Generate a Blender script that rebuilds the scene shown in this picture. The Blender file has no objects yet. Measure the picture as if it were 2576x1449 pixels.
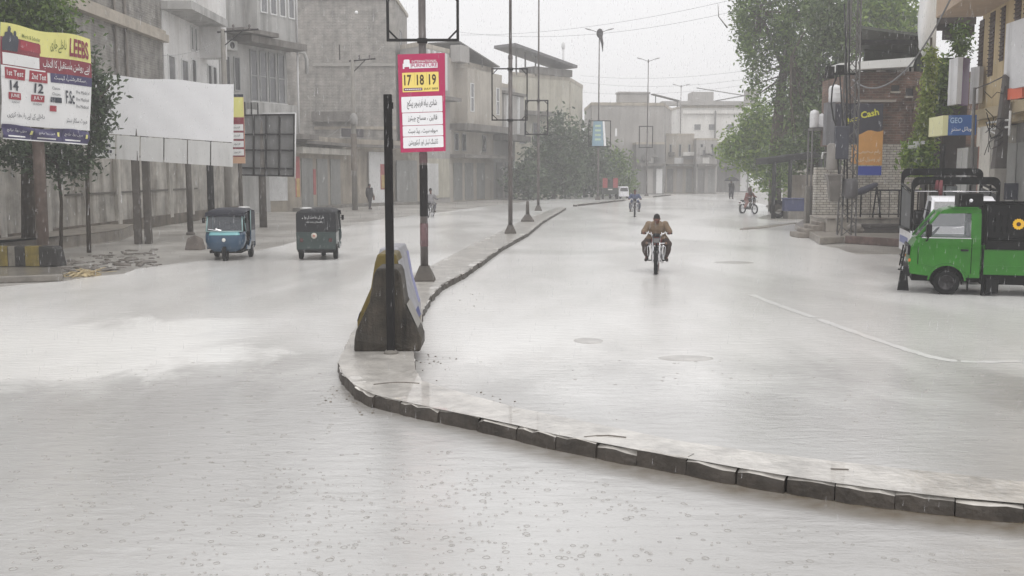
import bpy, bmesh, math, random
from mathutils import Vector, Matrix, Quaternion, noise as mnoise
R = math.radians
random.seed(7)
sc = bpy.context.scene
COL = sc.collection
# ------------------------------------------------------------------ camera geometry (used to measure where things stand)
VW, VH, VF = 2576.0, 1449.0, 2600.0
CAMZ = 2.5
TH = math.atan(291.5 / VF)
FWD = Vector((0, math.cos(TH), -math.sin(TH))); UP = Vector((0, math.sin(TH), math.cos(TH)))
def ray(x, y):
    return FWD * VF + Vector((1, 0, 0)) * (x - VW / 2) + UP * (VH / 2 - y)
def G(x, y, z=0.0):                       # point of the level z seen in that direction
    d = ray(x, y); k = (z - CAMZ) / d.z
    return Vector((d.x * k, d.y * k, z))
def P(x, y, Y):                           # point at distance Y seen in that direction
    d = ray(x, y); k = Y / d.y
    return Vector((d.x * k, Y, CAMZ + d.z * k))
def V3(*a): return Vector(a)
# ------------------------------------------------------------------ colours and materials
def lin(c):
    c = c / 255.0
    return c / 12.92 if c <= 0.04045 else ((c + 0.055) / 1.055) ** 2.4
def C(r, g, b): return (lin(r), lin(g), lin(b), 1.0)
MATS = {}
def M(name, col, rough=0.7, var=0.12, scale=1.5, streak=0.0, bump=0.0, metal=0.0, coat=0.0, spec=0.4, sdir=(1.6, 1.6, 0.13), bscale=40, alpha=None, dark=(0.25, 0.23, 0.2)):
    if name in MATS: return MATS[name]
    m = bpy.data.materials.new(name); m.use_nodes = True
    nt = m.node_tree; N = nt.nodes; L = nt.links
    b = N['Principled BSDF']
    b.inputs['Roughness'].default_value = rough; b.inputs['Metallic'].default_value = metal
    b.inputs['Coat Weight'].default_value = coat; b.inputs['Specular IOR Level'].default_value = spec
    tc = N.new('ShaderNodeTexCoord')
    nz = N.new('ShaderNodeTexNoise'); nz.inputs['Scale'].default_value = scale; nz.inputs['Detail'].default_value = 5; nz.inputs['Roughness'].default_value = 0.62
    L.new(tc.outputs['Object'], nz.inputs['Vector'])
    mr = N.new('ShaderNodeMapRange'); mr.inputs[1].default_value = 0.3; mr.inputs[2].default_value = 0.7
    mr.inputs[3].default_value = 1 - var; mr.inputs[4].default_value = 1 + var
    L.new(nz.outputs[0], mr.inputs[0])
    mx = N.new('ShaderNodeMix'); mx.data_type = 'RGBA'; mx.blend_type = 'MULTIPLY'; mx.inputs[0].default_value = 1.0
    mx.inputs[6].default_value = col; L.new(mr.outputs[0], mx.inputs[7])
    out = mx.outputs[2]
    if streak > 0:
        mp = N.new('ShaderNodeMapping'); mp.inputs['Scale'].default_value = sdir
        L.new(tc.outputs['Object'], mp.inputs['Vector'])
        n2 = N.new('ShaderNodeTexNoise'); n2.inputs['Scale'].default_value = 1.0; n2.inputs['Detail'].default_value = 6; n2.inputs['Roughness'].default_value = 0.65
        L.new(mp.outputs[0], n2.inputs['Vector'])
        m2 = N.new('ShaderNodeMapRange'); m2.inputs[1].default_value = 0.46; m2.inputs[2].default_value = 0.68; m2.inputs[3].default_value = 0; m2.inputs[4].default_value = streak
        L.new(n2.outputs[0], m2.inputs[0])
        mx2 = N.new('ShaderNodeMix'); mx2.data_type = 'RGBA'; mx2.blend_type = 'MULTIPLY'
        mx2.inputs[7].default_value = (*dark, 1); L.new(m2.outputs[0], mx2.inputs[0]); L.new(out, mx2.inputs[6])
        out = mx2.outputs[2]
    L.new(out, b.inputs['Base Color'])
    if bump > 0:
        n3 = N.new('ShaderNodeTexNoise'); n3.inputs['Scale'].default_value = bscale; n3.inputs['Detail'].default_value = 4
        L.new(tc.outputs['Object'], n3.inputs['Vector'])
        bp = N.new('ShaderNodeBump'); bp.inputs['Strength'].default_value = bump; bp.inputs['Distance'].default_value = 0.02
        L.new(n3.outputs[0], bp.inputs['Height']); L.new(bp.outputs[0], b.inputs['Normal'])
    if alpha is not None:
        b.inputs['Alpha'].default_value = alpha
    MATS[name] = m
    return m
def leafmat(name, c1, c2, trans=0.3):
    m = bpy.data.materials.new(name); m.use_nodes = True
    nt = m.node_tree; N = nt.nodes; L = nt.links
    b = N['Principled BSDF']; out = N['Material Output']
    g = N.new('ShaderNodeNewGeometry')
    r = N.new('ShaderNodeValToRGB'); r.color_ramp.elements[0].color = c1; r.color_ramp.elements[1].color = c2
    L.new(g.outputs['Random Per Island'], r.inputs[0]); L.new(r.outputs[0], b.inputs['Base Color'])
    b.inputs['Roughness'].default_value = 0.45; b.inputs['Specular IOR Level'].default_value = 0.4
    t = N.new('ShaderNodeBsdfTranslucent'); L.new(r.outputs[0], t.inputs[0])
    mx = N.new('ShaderNodeMixShader'); mx.inputs[0].default_value = trans
    L.new(b.outputs[0], mx.inputs[1]); L.new(t.outputs[0], mx.inputs[2]); L.new(mx.outputs[0], out.inputs[0])
    return m
def brickmat(name, c1, c2, mortar, scale=1.0, bw=0.24, rh=0.085, rough=0.8, axis='X', worn=0.35, msize=0.012, streak=0.0):
    m = bpy.data.materials.new(name); m.use_nodes = True
    nt = m.node_tree; N = nt.nodes; L = nt.links; b = N['Principled BSDF']
    tc = N.new('ShaderNodeTexCoord'); mp = N.new('ShaderNodeMapping')
    mp.inputs['Rotation'].default_value = (R(90), 0, 0) if axis == 'X' else (R(90), 0, R(90))
    sx = N.new('ShaderNodeSeparateXYZ'); L.new(tc.outputs['Object'], sx.inputs[0])
    cb = N.new('ShaderNodeCombineXYZ')
    ad = N.new('ShaderNodeMath'); ad.operation = 'ADD'; L.new(sx.outputs[0], ad.inputs[0]); L.new(sx.outputs[1], ad.inputs[1])
    L.new(ad.outputs[0], cb.inputs[0]); L.new(sx.outputs[2], cb.inputs[1])
    bt = N.new('ShaderNodeTexBrick'); bt.inputs['Scale'].default_value = scale
    bt.inputs['Brick Width'].default_value = bw; bt.inputs['Row Height'].default_value = rh; bt.inputs['Mortar Size'].default_value = msize
    bt.inputs['Color1'].default_value = c1; bt.inputs['Color2'].default_value = c2; bt.inputs['Mortar'].default_value = mortar
    L.new(cb.outputs[0], bt.inputs['Vector'])
    nz = N.new('ShaderNodeTexNoise'); nz.inputs['Scale'].default_value = 1.7; nz.inputs['Detail'].default_value = 6
    L.new(tc.outputs['Object'], nz.inputs['Vector'])
    mr = N.new('ShaderNodeMapRange'); mr.inputs[1].default_value = 0.35; mr.inputs[2].default_value = 0.7; mr.inputs[3].default_value = 1.15; mr.inputs[4].default_value = 1 - worn
    L.new(nz.outputs[0], mr.inputs[0])
    mx = N.new('ShaderNodeMix'); mx.data_type = 'RGBA'; mx.blend_type = 'MULTIPLY'; mx.inputs[0].default_value = 1
    L.new(bt.outputs['Color'], mx.inputs[6]); L.new(mr.outputs[0], mx.inputs[7]); out = mx.outputs[2]
    if streak > 0:
        m3 = N.new('ShaderNodeMapping'); m3.inputs['Scale'].default_value = (1.3,1.3,0.12); L.new(tc.outputs['Object'], m3.inputs['Vector'])
        n2 = N.new('ShaderNodeTexNoise'); n2.inputs['Scale'].default_value = 1.0; n2.inputs['Detail'].default_value = 7; n2.inputs['Roughness'].default_value = 0.68; L.new(m3.outputs[0], n2.inputs['Vector'])
        q2 = N.new('ShaderNodeMapRange'); q2.inputs[1].default_value = 0.44; q2.inputs[2].default_value = 0.68; q2.inputs[3].default_value = 1.0; q2.inputs[4].default_value = 1-streak; L.new(n2.outputs[0], q2.inputs[0])
        x2 = N.new('ShaderNodeMix'); x2.data_type = 'RGBA'; x2.blend_type = 'MULTIPLY'; x2.inputs[0].default_value = 1; L.new(out, x2.inputs[6]); L.new(q2.outputs[0], x2.inputs[7]); out = x2.outputs[2]
    L.new(out, b.inputs['Base Color'])
    bp = N.new('ShaderNodeBump'); bp.inputs['Strength'].default_value = 0.7; bp.inputs['Distance'].default_value = 0.02; bp.invert = True
    L.new(bt.outputs['Fac'], bp.inputs['Height']); L.new(bp.outputs[0], b.inputs['Normal'])
    b.inputs['Roughness'].default_value = rough
    return m
def glassmat(name, col, rough=0.08, alpha=0.75):
    m = bpy.data.materials.new(name); m.use_nodes = True
    b = m.node_tree.nodes['Principled BSDF']
    b.inputs['Base Color'].default_value = col; b.inputs['Roughness'].default_value = rough
    b.inputs['Specular IOR Level'].default_value = 0.6; b.inputs['Alpha'].default_value = alpha
    return m
# ------------------------------------------------------------------ text
ARAB = {'ا':(0xFE8D,0),'ب':(0xFE8F,1),'پ':(0xFB56,1),'ت':(0xFE95,1),'ٹ':(0xFB66,1),'ج':(0xFE9D,1),'چ':(0xFB7A,1),'ح':(0xFEA1,1),'خ':(0xFEA5,1),
 'د':(0xFEA9,0),'ڈ':(0xFB88,0),'ر':(0xFEAD,0),'ڑ':(0xFB8C,0),'ز':(0xFEAF,0),'س':(0xFEB1,1),'ش':(0xFEB5,1),'ص':(0xFEB9,1),'ع':(0xFEC9,1),'غ':(0xFECD,1),
 'ف':(0xFED1,1),'ق':(0xFED5,1),'ک':(0xFB8E,1),'گ':(0xFB92,1),'ل':(0xFEDD,1),'م':(0xFEE1,1),'ن':(0xFEE5,1),'و':(0xFEED,0),'ہ':(0xFBA6,1),'ی':(0xFBFC,1),'ے':(0xFBAE,0),'ئ':(0xFE89,1)}
def urdu(s):
    out = []
    for i, ch in enumerate(s):
        if ch not in ARAB: out.append(ch); continue
        base, dual = ARAB[ch]
        prev = i > 0 and s[i-1] in ARAB and ARAB[s[i-1]][1]
        nxt = dual and i + 1 < len(s) and s[i+1] in ARAB
        out.append(chr(base + (3 if prev and nxt else 1 if prev else 2 if nxt else 0)))
    return ''.join(reversed(out))
_TXT = {}
def text_geo(s, bold=0.0, shear=0.0):
    k = (s, bold, shear)
    if k in _TXT: return _TXT[k]
    cu = bpy.data.curves.new('tmp', 'FONT'); cu.body = s; cu.resolution_u = 2; cu.offset = bold; cu.shear = shear
    o = bpy.data.objects.new('tmp', cu); COL.objects.link(o)
    dg = bpy.context.evaluated_depsgraph_get(); dg.update()
    me = bpy.data.meshes.new_from_object(o.evaluated_get(dg))
    vs = [(v.co.x, v.co.y) for v in me.vertices]; fs = [tuple(p.vertices) for p in me.polygons]
    bpy.data.objects.remove(o); bpy.data.curves.remove(cu); bpy.data.meshes.remove(me)
    if vs:
        x0 = min(v[0] for v in vs); x1 = max(v[0] for v in vs); y0 = min(v[1] for v in vs); y1 = max(v[1] for v in vs)
        vs = [((a - x0) / max(x1 - x0, 1e-6), (b - y0) / max(y1 - y0, 1e-6)) for a, b in vs]
    _TXT[k] = (vs, fs); return _TXT[k]
# ------------------------------------------------------------------ mesh builder
class MB:
    def __init__(s, m=None):
        s.v = []; s.f = []; s.mi = []; s.sm = []; s.mats = []; s.cur = 0
        if m is not None: s.use(m)
    def use(s, m):
        if m not in s.mats: s.mats.append(m)
        s.cur = s.mats.index(m); return s
    def add(s, vs, fs, smooth=False):
        o = len(s.v); s.v.extend([Vector(p) for p in vs])
        for f in fs: s.f.append(tuple(i + o for i in f)); s.mi.append(s.cur); s.sm.append(smooth)
    def bx(s, x0, x1, y0, y1, z0, z1):
        s.add([(x0,y0,z0),(x1,y0,z0),(x1,y1,z0),(x0,y1,z0),(x0,y0,z1),(x1,y0,z1),(x1,y1,z1),(x0,y1,z1)],
              [(3,2,1,0),(4,5,6,7),(0,1,5,4),(1,2,6,5),(2,3,7,6),(3,0,4,7)])
    def obox(s, c, U, V, W):            # centre and three half vectors
        c = Vector(c); U = Vector(U); V = Vector(V); W = Vector(W)
        s.add([c-U-V-W, c+U-V-W, c+U+V-W, c-U+V-W, c-U-V+W, c+U-V+W, c+U+V+W, c-U+V+W],
              [(3,2,1,0),(4,5,6,7),(0,1,5,4),(1,2,6,5),(2,3,7,6),(3,0,4,7)])
    def quad(s, a, b, c, d): s.add([a,b,c,d], [(0,1,2,3)])
    def slab(s, pts, t):                # polygon with thickness t away from its normal
        pts = [Vector(p) for p in pts]; n = (pts[1]-pts[0]).cross(pts[-1]-pts[0]).normalized() * t
        s.prism(pts, -n)
    def prism(s, pts, vec):
        pts = [Vector(p) for p in pts]; vec = Vector(vec); k = len(pts)
        n = Vector((0,0,0))
        for i in range(k): n += pts[i].cross(pts[(i+1) % k])
        a = list(range(k)); b = list(range(k, 2*k))
        flip = n.dot(vec) < 0
        fs = [tuple(reversed(a)), tuple(b)] + [(i, (i+1) % k, k+(i+1) % k, k+i) for i in range(k)]
        if flip: fs = [tuple(reversed(f)) for f in fs]
        s.add(pts + [p + vec for p in pts], fs)
    def tube(s, pts, r, seg=8, cap=True, flat=None):
        pts = [Vector(p) for p in pts]; n = len(pts)
        rr = r if isinstance(r, (list, tuple)) else [r]*n
        t0 = (pts[1]-pts[0]).normalized()
        ref = Vector((0,0,1)) if abs(t0.z) < 0.9 else Vector((1,0,0))
        u = t0.cross(ref).normalized(); vs = []; prev = t0
        for i in range(n):
            t = (pts[min(i+1,n-1)] - pts[max(i-1,0)]).normalized()
            q = prev.rotation_difference(t); u = (q @ u).normalized(); prev = t
            w = t.cross(u).normalized()
            for k in range(seg):
                a = 2*math.pi*k/seg
                vs.append(pts[i] + (u*math.cos(a) + w*math.sin(a)) * rr[i])
        fs = [(i*seg+k, i*seg+(k+1) % seg, (i+1)*seg+(k+1) % seg, (i+1)*seg+k) for i in range(n-1) for k in range(seg)]
        if cap: fs += [tuple(reversed(range(seg))), tuple(range((n-1)*seg, n*seg))]
        s.add(vs, fs, smooth=seg > 5)
    def lathe(s, prof, c=(0,0,0), axis=(0,0,1), seg=16, caps=True, smooth=True):
        c = Vector(c); q = Vector((0,0,1)).rotation_difference(Vector(axis).normalized()); vs = []
        for r, z in prof:
            for k in range(seg):
                a = 2*math.pi*k/seg; vs.append(c + q @ Vector((r*math.cos(a), r*math.sin(a), z)))
        n = len(prof)
        fs = [(i*seg+k, i*seg+(k+1) % seg, (i+1)*seg+(k+1) % seg, (i+1)*seg+k) for i in range(n-1) for k in range(seg)]
        if caps: fs += [tuple(reversed(range(seg))), tuple(range((n-1)*seg, n*seg))]
        s.add(vs, fs, smooth)
    def ell(s, c, r, rot=None, seg=14, rings=9):
        c = Vector(c); r = r if isinstance(r, (tuple, list)) else (r, r, r); vs = []; q = rot or Quaternion()
        for i in range(rings+1):
            th = math.pi*i/rings
            for k in range(seg):
                a = 2*math.pi*k/seg
                vs.append(c + q @ Vector((r[0]*math.sin(th)*math.cos(a), r[1]*math.sin(th)*math.sin(a), -r[2]*math.cos(th))))
        fs = [(i*seg+k, i*seg+(k+1) % seg, (i+1)*seg+(k+1) % seg, (i+1)*seg+k) for i in range(rings) for k in range(seg)]
        s.add(vs, fs, True)
    def torus(s, c, R0, r, axis=(0,0,1), seg=24, ms=8, a0=0.0, a1=2*math.pi):
        q = Vector((0,0,1)).rotation_difference(Vector(axis).normalized()); c = Vector(c)
        n = seg; full = abs(a1-a0-2*math.pi) < 1e-4; vs = []
        for i in range(n if full else n+1):
            a = a0 + (a1-a0)*i/n
            for k in range(ms):
                b = 2*math.pi*k/ms
                vs.append(c + q @ Vector(((R0+r*math.cos(b))*math.cos(a), (R0+r*math.cos(b))*math.sin(a), r*math.sin(b))))
        m = n if full else n+1
        fs = [(i*ms+k, ((i+1) % m)*ms+k, ((i+1) % m)*ms+(k+1) % ms, i*ms+(k+1) % ms) for i in range(n) for k in range(ms)]
        s.add(vs, fs, True)
    def text(s, st, o, U, V, w, h, off=0.004, bold=0.0, shear=0.0):     # fitted to the box w x h from its lower left corner o
        vs, fs = text_geo(st, bold, shear)
        U = Vector(U).normalized(); V = Vector(V).normalized(); N = U.cross(V) * off; o = Vector(o)
        s.add([o + N + U*(a*w) + V*(b*h) for a, b in vs], fs)
    def build(s, name, parent=None, bevel=0.0, seg=2, world=None, loc=None):
        org = Vector((0,0,0))
        if world is not None: org = Vector(world)
        me = bpy.data.meshes.new(name)
        me.from_pydata([tuple(p - org) for p in s.v], [], s.f)
        for m in s.mats: me.materials.append(m)
        me.polygons.foreach_set('material_index', s.mi); me.polygons.foreach_set('use_smooth', s.sm); me.update()
        o = bpy.data.objects.new(name, me); COL.objects.link(o)
        if parent is not None: o.parent = parent
        elif world is not None: o.location = org
        if loc is not None: o.location = loc
        if bevel > 0:
            b = o.modifiers.new('edge', 'BEVEL'); b.width = bevel; b.segments = seg; b.limit_method = 'ANGLE'; b.angle_limit = R(40)
        return o
def tag(o, label=None, cat=None, group=None, kind=None):
    if label: o['label'] = label
    if cat: o['category'] = cat
    if group: o['group'] = group
    if kind: o['kind'] = kind
    return o
def thing(name, label, cat, loc=(0,0,0), rz=0.0, group=None):
    o = bpy.data.objects.new(name, None); COL.objects.link(o); o.empty_display_size = 0.2
    o.location = loc; o.rotation_euler = (0, 0, rz); return tag(o, label, cat, group)
def kids(o): return [c for c in bpy.data.objects if c.parent == o]
def copy_tree(o, parent=None):
    c = o.copy(); COL.objects.link(c)
    if parent is not None: c.parent = parent
    for k in kids(o): copy_tree(k, c)
    return c
# wall helper: t along the wall, o outward (to the right of p0->p1 seen from above), z up
class Wall:
    def __init__(s, p0, p1, flip=False):
        s.a = Vector((p0[0], p0[1], 0)); d = Vector((p1[0]-p0[0], p1[1]-p0[1], 0)); s.len = d.length; s.u = d.normalized()
        s.n = Vector((s.u.y, -s.u.x, 0)) * (-1 if flip else 1)
    def __call__(s, t, z, o=0.0): return s.a + s.u*t + s.n*o + Vector((0,0,z))
    def box(s, mb, t0, t1, o0, o1, z0, z1):
        mb.obox(s((t0+t1)/2, (z0+z1)/2, (o0+o1)/2), s.u*((t1-t0)/2), s.n*((o1-o0)/2), Vector((0,0,(z1-z0)/2)))
def window(W, root, t0, t1, z0, z1, fm, pm, cols=2, rows=1, fw=0.07, name='window', sill=None):
    f = MB(fm)
    W.box(f, t0, t1, -0.02, 0.07, z1-fw, z1); W.box(f, t0, t1, -0.02, 0.07, z0, z0+fw)
    W.box(f, t0, t0+fw, -0.02, 0.068, z0+fw, z1-fw); W.box(f, t1-fw, t1, -0.02, 0.068, z0+fw, z1-fw)
    for i in range(1, cols):
        t = t0 + (t1-t0)*i/cols; W.box(f, t-fw/2, t+fw/2, -0.02, 0.062, z0+fw, z1-fw)
    for i in range(1, rows):
        z = z0 + (z1-z0)*i/rows; W.box(f, t0+fw, t1-fw, -0.02, 0.058, z-fw/2, z+fw/2)
    o = f.build(name, root, world=root.location)
    p = MB(pm); W.box(p, t0+fw*0.5, t1-fw*0.5, -0.03, 0.02, z0+fw*0.5, z1-fw*0.5)
    p.build('pane', o, world=root.location)
    if sill:
        q = MB(sill); W.box(q, t0-0.1, t1+0.1, -0.02, 0.16, z0-0.1, z0-0.004); q.build('sill', o, world=root.location)
    return o
def remesh(mb, voxel, smooth=1):
    me = bpy.data.meshes.new('tmp'); me.from_pydata([tuple(p) for p in mb.v], [], mb.f)
    o = bpy.data.objects.new('tmp', me); COL.objects.link(o)
    md = o.modifiers.new('r', 'REMESH'); md.mode = 'VOXEL'; md.voxel_size = voxel
    if smooth:
        s = o.modifiers.new('s', 'SMOOTH'); s.iterations = smooth; s.factor = 0.5
    dg = bpy.context.evaluated_depsgraph_get(); dg.update()
    r = bpy.data.meshes.new_from_object(o.evaluated_get(dg))
    out = MB(); out.mats = list(mb.mats); out.cur = 0
    out.v = [v.co.copy() for v in r.vertices]; out.f = [tuple(p.vertices) for p in r.polygons]
    out.mi = [0]*len(out.f); out.sm = [True]*len(out.f)
    bpy.data.objects.remove(o); bpy.data.meshes.remove(me); bpy.data.meshes.remove(r)
    return out
# ------------------------------------------------------------------ camera, sky, light, air
cam = bpy.data.cameras.new('camera'); co = bpy.data.objects.new('camera', cam); COL.objects.link(co)
co.location = (0, 0, CAMZ); co.rotation_euler = (R(90) - TH, 0, 0)
cam.sensor_width = 36; cam.lens = 36 * VF / VW; cam.clip_end = 3000; sc.camera = co
w = bpy.data.worlds.new('World'); sc.world = w; w.use_nodes = True
N = w.node_tree.nodes; L = w.node_tree.links
sky = N.new('ShaderNodeTexSky'); sky.sky_type = 'NISHITA'; sky.sun_disc = False
sky.sun_elevation = R(62); sky.sun_rotation = R(200); sky.dust_density = 4
hs = N.new('ShaderNodeHueSaturation'); hs.inputs['Saturation'].default_value = 0.06; hs.inputs['Value'].default_value = 1.0
L.new(sky.outputs[0], hs.inputs['Color'])
mxw = N.new('ShaderNodeMix'); mxw.data_type = 'RGBA'; mxw.inputs[0].default_value = 0.75      # the even cloud cover over it
mxw.inputs[7].default_value = (9.0, 8.95, 9.05, 1); L.new(hs.outputs[0], mxw.inputs[6])
bg = N['Background']; L.new(mxw.outputs[2], bg.inputs[0]); bg.inputs[1].default_value = 0.131
sl = bpy.data.lights.new('sun', 'SUN'); sl.energy = 0.9; sl.angle = R(25); sl.color = (1, 0.97, 0.93)
so = bpy.data.objects.new('sun', sl); COL.objects.link(so); so.location = (0, 0, 60)
so.rotation_euler = (R(28), 0, R(20))
sc.view_settings.view_transform = 'Standard'; sc.view_settings.look = 'None'; sc.view_settings.exposure = 0.0; sc.view_settings.gamma = 1
sc.cycles.use_denoising = True
sc.cycles.max_bounces = 6; sc.cycles.diffuse_bounces = 3; sc.cycles.glossy_bounces = 3; sc.cycles.transparent_max_bounces = 12; sc.cycles.volume_bounces = 1
def haze():
    b = MB(); m = bpy.data.materials.new('rain_air'); m.use_nodes = True; nt = m.node_tree
    nt.nodes.remove(nt.nodes['Principled BSDF'])
    v = nt.nodes.new('ShaderNodeVolumePrincipled'); v.inputs['Color'].default_value = (0.93, 0.93, 0.94, 1)
    v.inputs['Density'].default_value = HAZE_DENSITY; v.inputs['Anisotropy'].default_value = 0.1
    nt.links.new(v.outputs[0], nt.nodes['Material Output'].inputs['Volume'])
    b.use(m); b.bx(-170, 170, -60, 290, -1.2, 24); o = b.build('haze'); tag(o, kind='stuff')
HAZE_DENSITY = 0.0025
haze()
# ------------------------------------------------------------------ shared materials
concrete = M('concrete', C(128,124,118), 0.75, 0.2, 2.5, streak=0.5, bump=0.3)
wetconc = M('wet_concrete', C(190,186,180), 0.28, 0.32, 3.0, bump=0.7, bscale=14, spec=0.5, coat=0.45)
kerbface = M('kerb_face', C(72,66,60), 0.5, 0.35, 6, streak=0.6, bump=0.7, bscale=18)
darksteel = M('dark_steel', C(30,28,28), 0.6, 0.3, 6, streak=0.5, spec=0.2)
greysteel = M('grey_steel', C(104,102,101), 0.5, 0.2, 3, streak=0.5)
rubber = M('rubber', C(20,20,21), 0.7, 0.1, spec=0.2)
chrome = M('chrome', C(215,215,218), 0.18, 0.05, metal=1.0)
blackpl = M('black_plastic', C(16,16,18), 0.5, 0.15, spec=0.25)
white_sheet = M('white_sheet', C(228,228,230), 0.5, 0.03, 0.7)
# ------------------------------------------------------------------ ground and road
def groundmat():
    m = bpy.data.materials.new('wet_mud'); m.use_nodes = True; nt = m.node_tree; N = nt.nodes; L = nt.links; b = N['Principled BSDF']
    tc = N.new('ShaderNodeTexCoord')
    n1 = N.new('ShaderNodeTexNoise'); n1.inputs['Scale'].default_value = 0.35; n1.inputs['Detail'].default_value = 8; n1.inputs['Roughness'].default_value = 0.65
    L.new(tc.outputs['Object'], n1.inputs['Vector'])
    r = N.new('ShaderNodeValToRGB'); e = r.color_ramp.elements
    e[0].position = 0.36; e[0].color = C(128,124,118); e[1].position = 0.66; e[1].color = C(186,183,178)
    L.new(n1.outputs[0], r.inputs[0]); L.new(r.outputs[0], b.inputs['Base Color'])
    b.inputs['Roughness'].default_value = 0.35
    n2 = N.new('ShaderNodeTexNoise'); n2.inputs['Scale'].default_value = 7; n2.inputs['Detail'].default_value = 6; L.new(tc.outputs['Object'], n2.inputs['Vector'])
    bp = N.new('ShaderNodeBump'); bp.inputs['Strength'].default_value = 0.5; bp.inputs['Distance'].default_value = 0.05
    L.new(n2.outputs[0], bp.inputs['Height']); L.new(bp.outputs[0], b.inputs['Normal'])
    return m
def roadmat():
    # asphalt under a running sheet of turbid, rain-beaten water: pale silty water, thinner and darker in patches
    m = bpy.data.materials.new('flooded_road'); m.use_nodes = True; nt = m.node_tree; N = nt.nodes; L = nt.links; b = N['Principled BSDF']
    tc = N.new('ShaderNodeTexCoord')
    def nz(scale, detail, sxyz=(1,1,1), rough=0.55, dist=0.0):
        mp = N.new('ShaderNodeMapping'); mp.inputs['Scale'].default_value = sxyz; L.new(tc.outputs['Object'], mp.inputs[0])
        n = N.new('ShaderNodeTexNoise'); n.inputs['Scale'].default_value = scale; n.inputs['Detail'].default_value = detail
        n.inputs['Roughness'].default_value = rough; n.inputs['Distortion'].default_value = dist
        L.new(mp.outputs[0], n.inputs['Vector']); return n
    big = nz(0.22, 3, (0.8, 0.34, 1), 0.45, 0.9)
    med = nz(1.1, 4, (1.0, 0.45, 1), 0.5, 0.4)
    mixv = N.new('ShaderNodeMath'); mixv.operation = 'MULTIPLY_ADD'; mixv.inputs[1].default_value = 0.18
    L.new(med.outputs[0], mixv.inputs[0]); L.new(big.outputs[0], mixv.inputs[2])
    r = N.new('ShaderNodeValToRGB'); r.color_ramp.interpolation = 'EASE'; e = r.color_ramp.elements
    e[0].position = 0.42; e[0].color = ROAD_DARK; e[1].position = 0.72; e[1].color = ROAD_LIGHT
    L.new(mixv.outputs[0], r.inputs[0])
    # the deeper, calmer water dammed up on the near side of the kerb mirrors more; out on the road the rain breaks the surface up
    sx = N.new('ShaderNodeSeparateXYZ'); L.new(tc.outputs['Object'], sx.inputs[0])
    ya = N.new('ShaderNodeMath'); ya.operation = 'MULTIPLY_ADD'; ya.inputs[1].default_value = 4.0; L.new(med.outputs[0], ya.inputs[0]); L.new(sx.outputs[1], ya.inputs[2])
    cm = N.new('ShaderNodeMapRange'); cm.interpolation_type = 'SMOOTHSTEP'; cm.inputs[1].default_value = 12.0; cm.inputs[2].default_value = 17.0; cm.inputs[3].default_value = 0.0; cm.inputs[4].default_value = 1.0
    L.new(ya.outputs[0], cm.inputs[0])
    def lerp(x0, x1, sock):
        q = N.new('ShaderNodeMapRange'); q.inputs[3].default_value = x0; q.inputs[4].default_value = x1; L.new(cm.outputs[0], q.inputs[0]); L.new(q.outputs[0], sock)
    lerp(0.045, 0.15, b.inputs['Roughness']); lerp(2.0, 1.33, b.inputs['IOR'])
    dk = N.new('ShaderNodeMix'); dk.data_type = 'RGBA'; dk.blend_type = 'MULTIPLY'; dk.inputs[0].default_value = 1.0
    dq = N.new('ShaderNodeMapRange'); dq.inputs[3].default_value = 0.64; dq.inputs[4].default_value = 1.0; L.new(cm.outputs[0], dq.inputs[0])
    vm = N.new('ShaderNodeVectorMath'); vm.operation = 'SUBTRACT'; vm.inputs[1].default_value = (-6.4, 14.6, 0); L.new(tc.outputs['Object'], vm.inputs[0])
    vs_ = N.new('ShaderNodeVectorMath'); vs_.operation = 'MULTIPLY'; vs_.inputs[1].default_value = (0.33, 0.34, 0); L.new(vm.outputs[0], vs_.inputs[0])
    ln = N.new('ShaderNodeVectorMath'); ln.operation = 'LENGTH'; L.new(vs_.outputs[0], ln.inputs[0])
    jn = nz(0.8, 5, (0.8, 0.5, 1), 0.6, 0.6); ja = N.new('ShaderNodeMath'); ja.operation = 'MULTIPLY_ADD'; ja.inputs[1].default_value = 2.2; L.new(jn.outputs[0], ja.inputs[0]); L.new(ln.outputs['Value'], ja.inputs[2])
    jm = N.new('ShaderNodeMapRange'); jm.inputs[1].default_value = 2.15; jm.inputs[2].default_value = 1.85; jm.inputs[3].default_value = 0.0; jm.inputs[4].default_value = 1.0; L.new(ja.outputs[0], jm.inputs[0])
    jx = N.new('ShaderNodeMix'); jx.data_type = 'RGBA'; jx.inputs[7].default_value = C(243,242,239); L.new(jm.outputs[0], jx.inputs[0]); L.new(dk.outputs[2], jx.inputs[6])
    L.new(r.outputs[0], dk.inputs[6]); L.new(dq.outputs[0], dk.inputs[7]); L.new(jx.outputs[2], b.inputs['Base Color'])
    rip = nz(7, 6, (0.42, 1.0, 1), 0.7, 0.3); drop = N.new('ShaderNodeTexVoronoi'); drop.inputs['Scale'].default_value = 14
    L.new(tc.outputs['Object'], drop.inputs['Vector'])
    ad = N.new('ShaderNodeMath'); ad.operation = 'MULTIPLY_ADD'; ad.inputs[1].default_value = 0.04
    L.new(drop.outputs['Distance'], ad.inputs[0]); L.new(rip.outputs[0], ad.inputs[2])
    bp = N.new('ShaderNodeBump'); bp.inputs['Distance'].default_value = 0.022; lerp(0.4, 0.5, bp.inputs['Strength'])
    L.new(ad.outputs[0], bp.inputs['Height']); L.new(bp.outputs[0], b.inputs['Normal'])
    return m
ROAD_DARK = C(206,204,201); ROAD_LIGHT = C(241,240,238)
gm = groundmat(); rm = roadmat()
def sheet(name, pts, z, m, kind='structure'):
    b = MB(m); b.add([(p[0], p[1], z) for p in pts], [tuple(range(len(pts)))])
    o = b.build(name); o.data.validate()
    if o.data.polygons[0].normal.z < 0: o.data.flip_normals()
    return tag(o, kind=kind)
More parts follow.
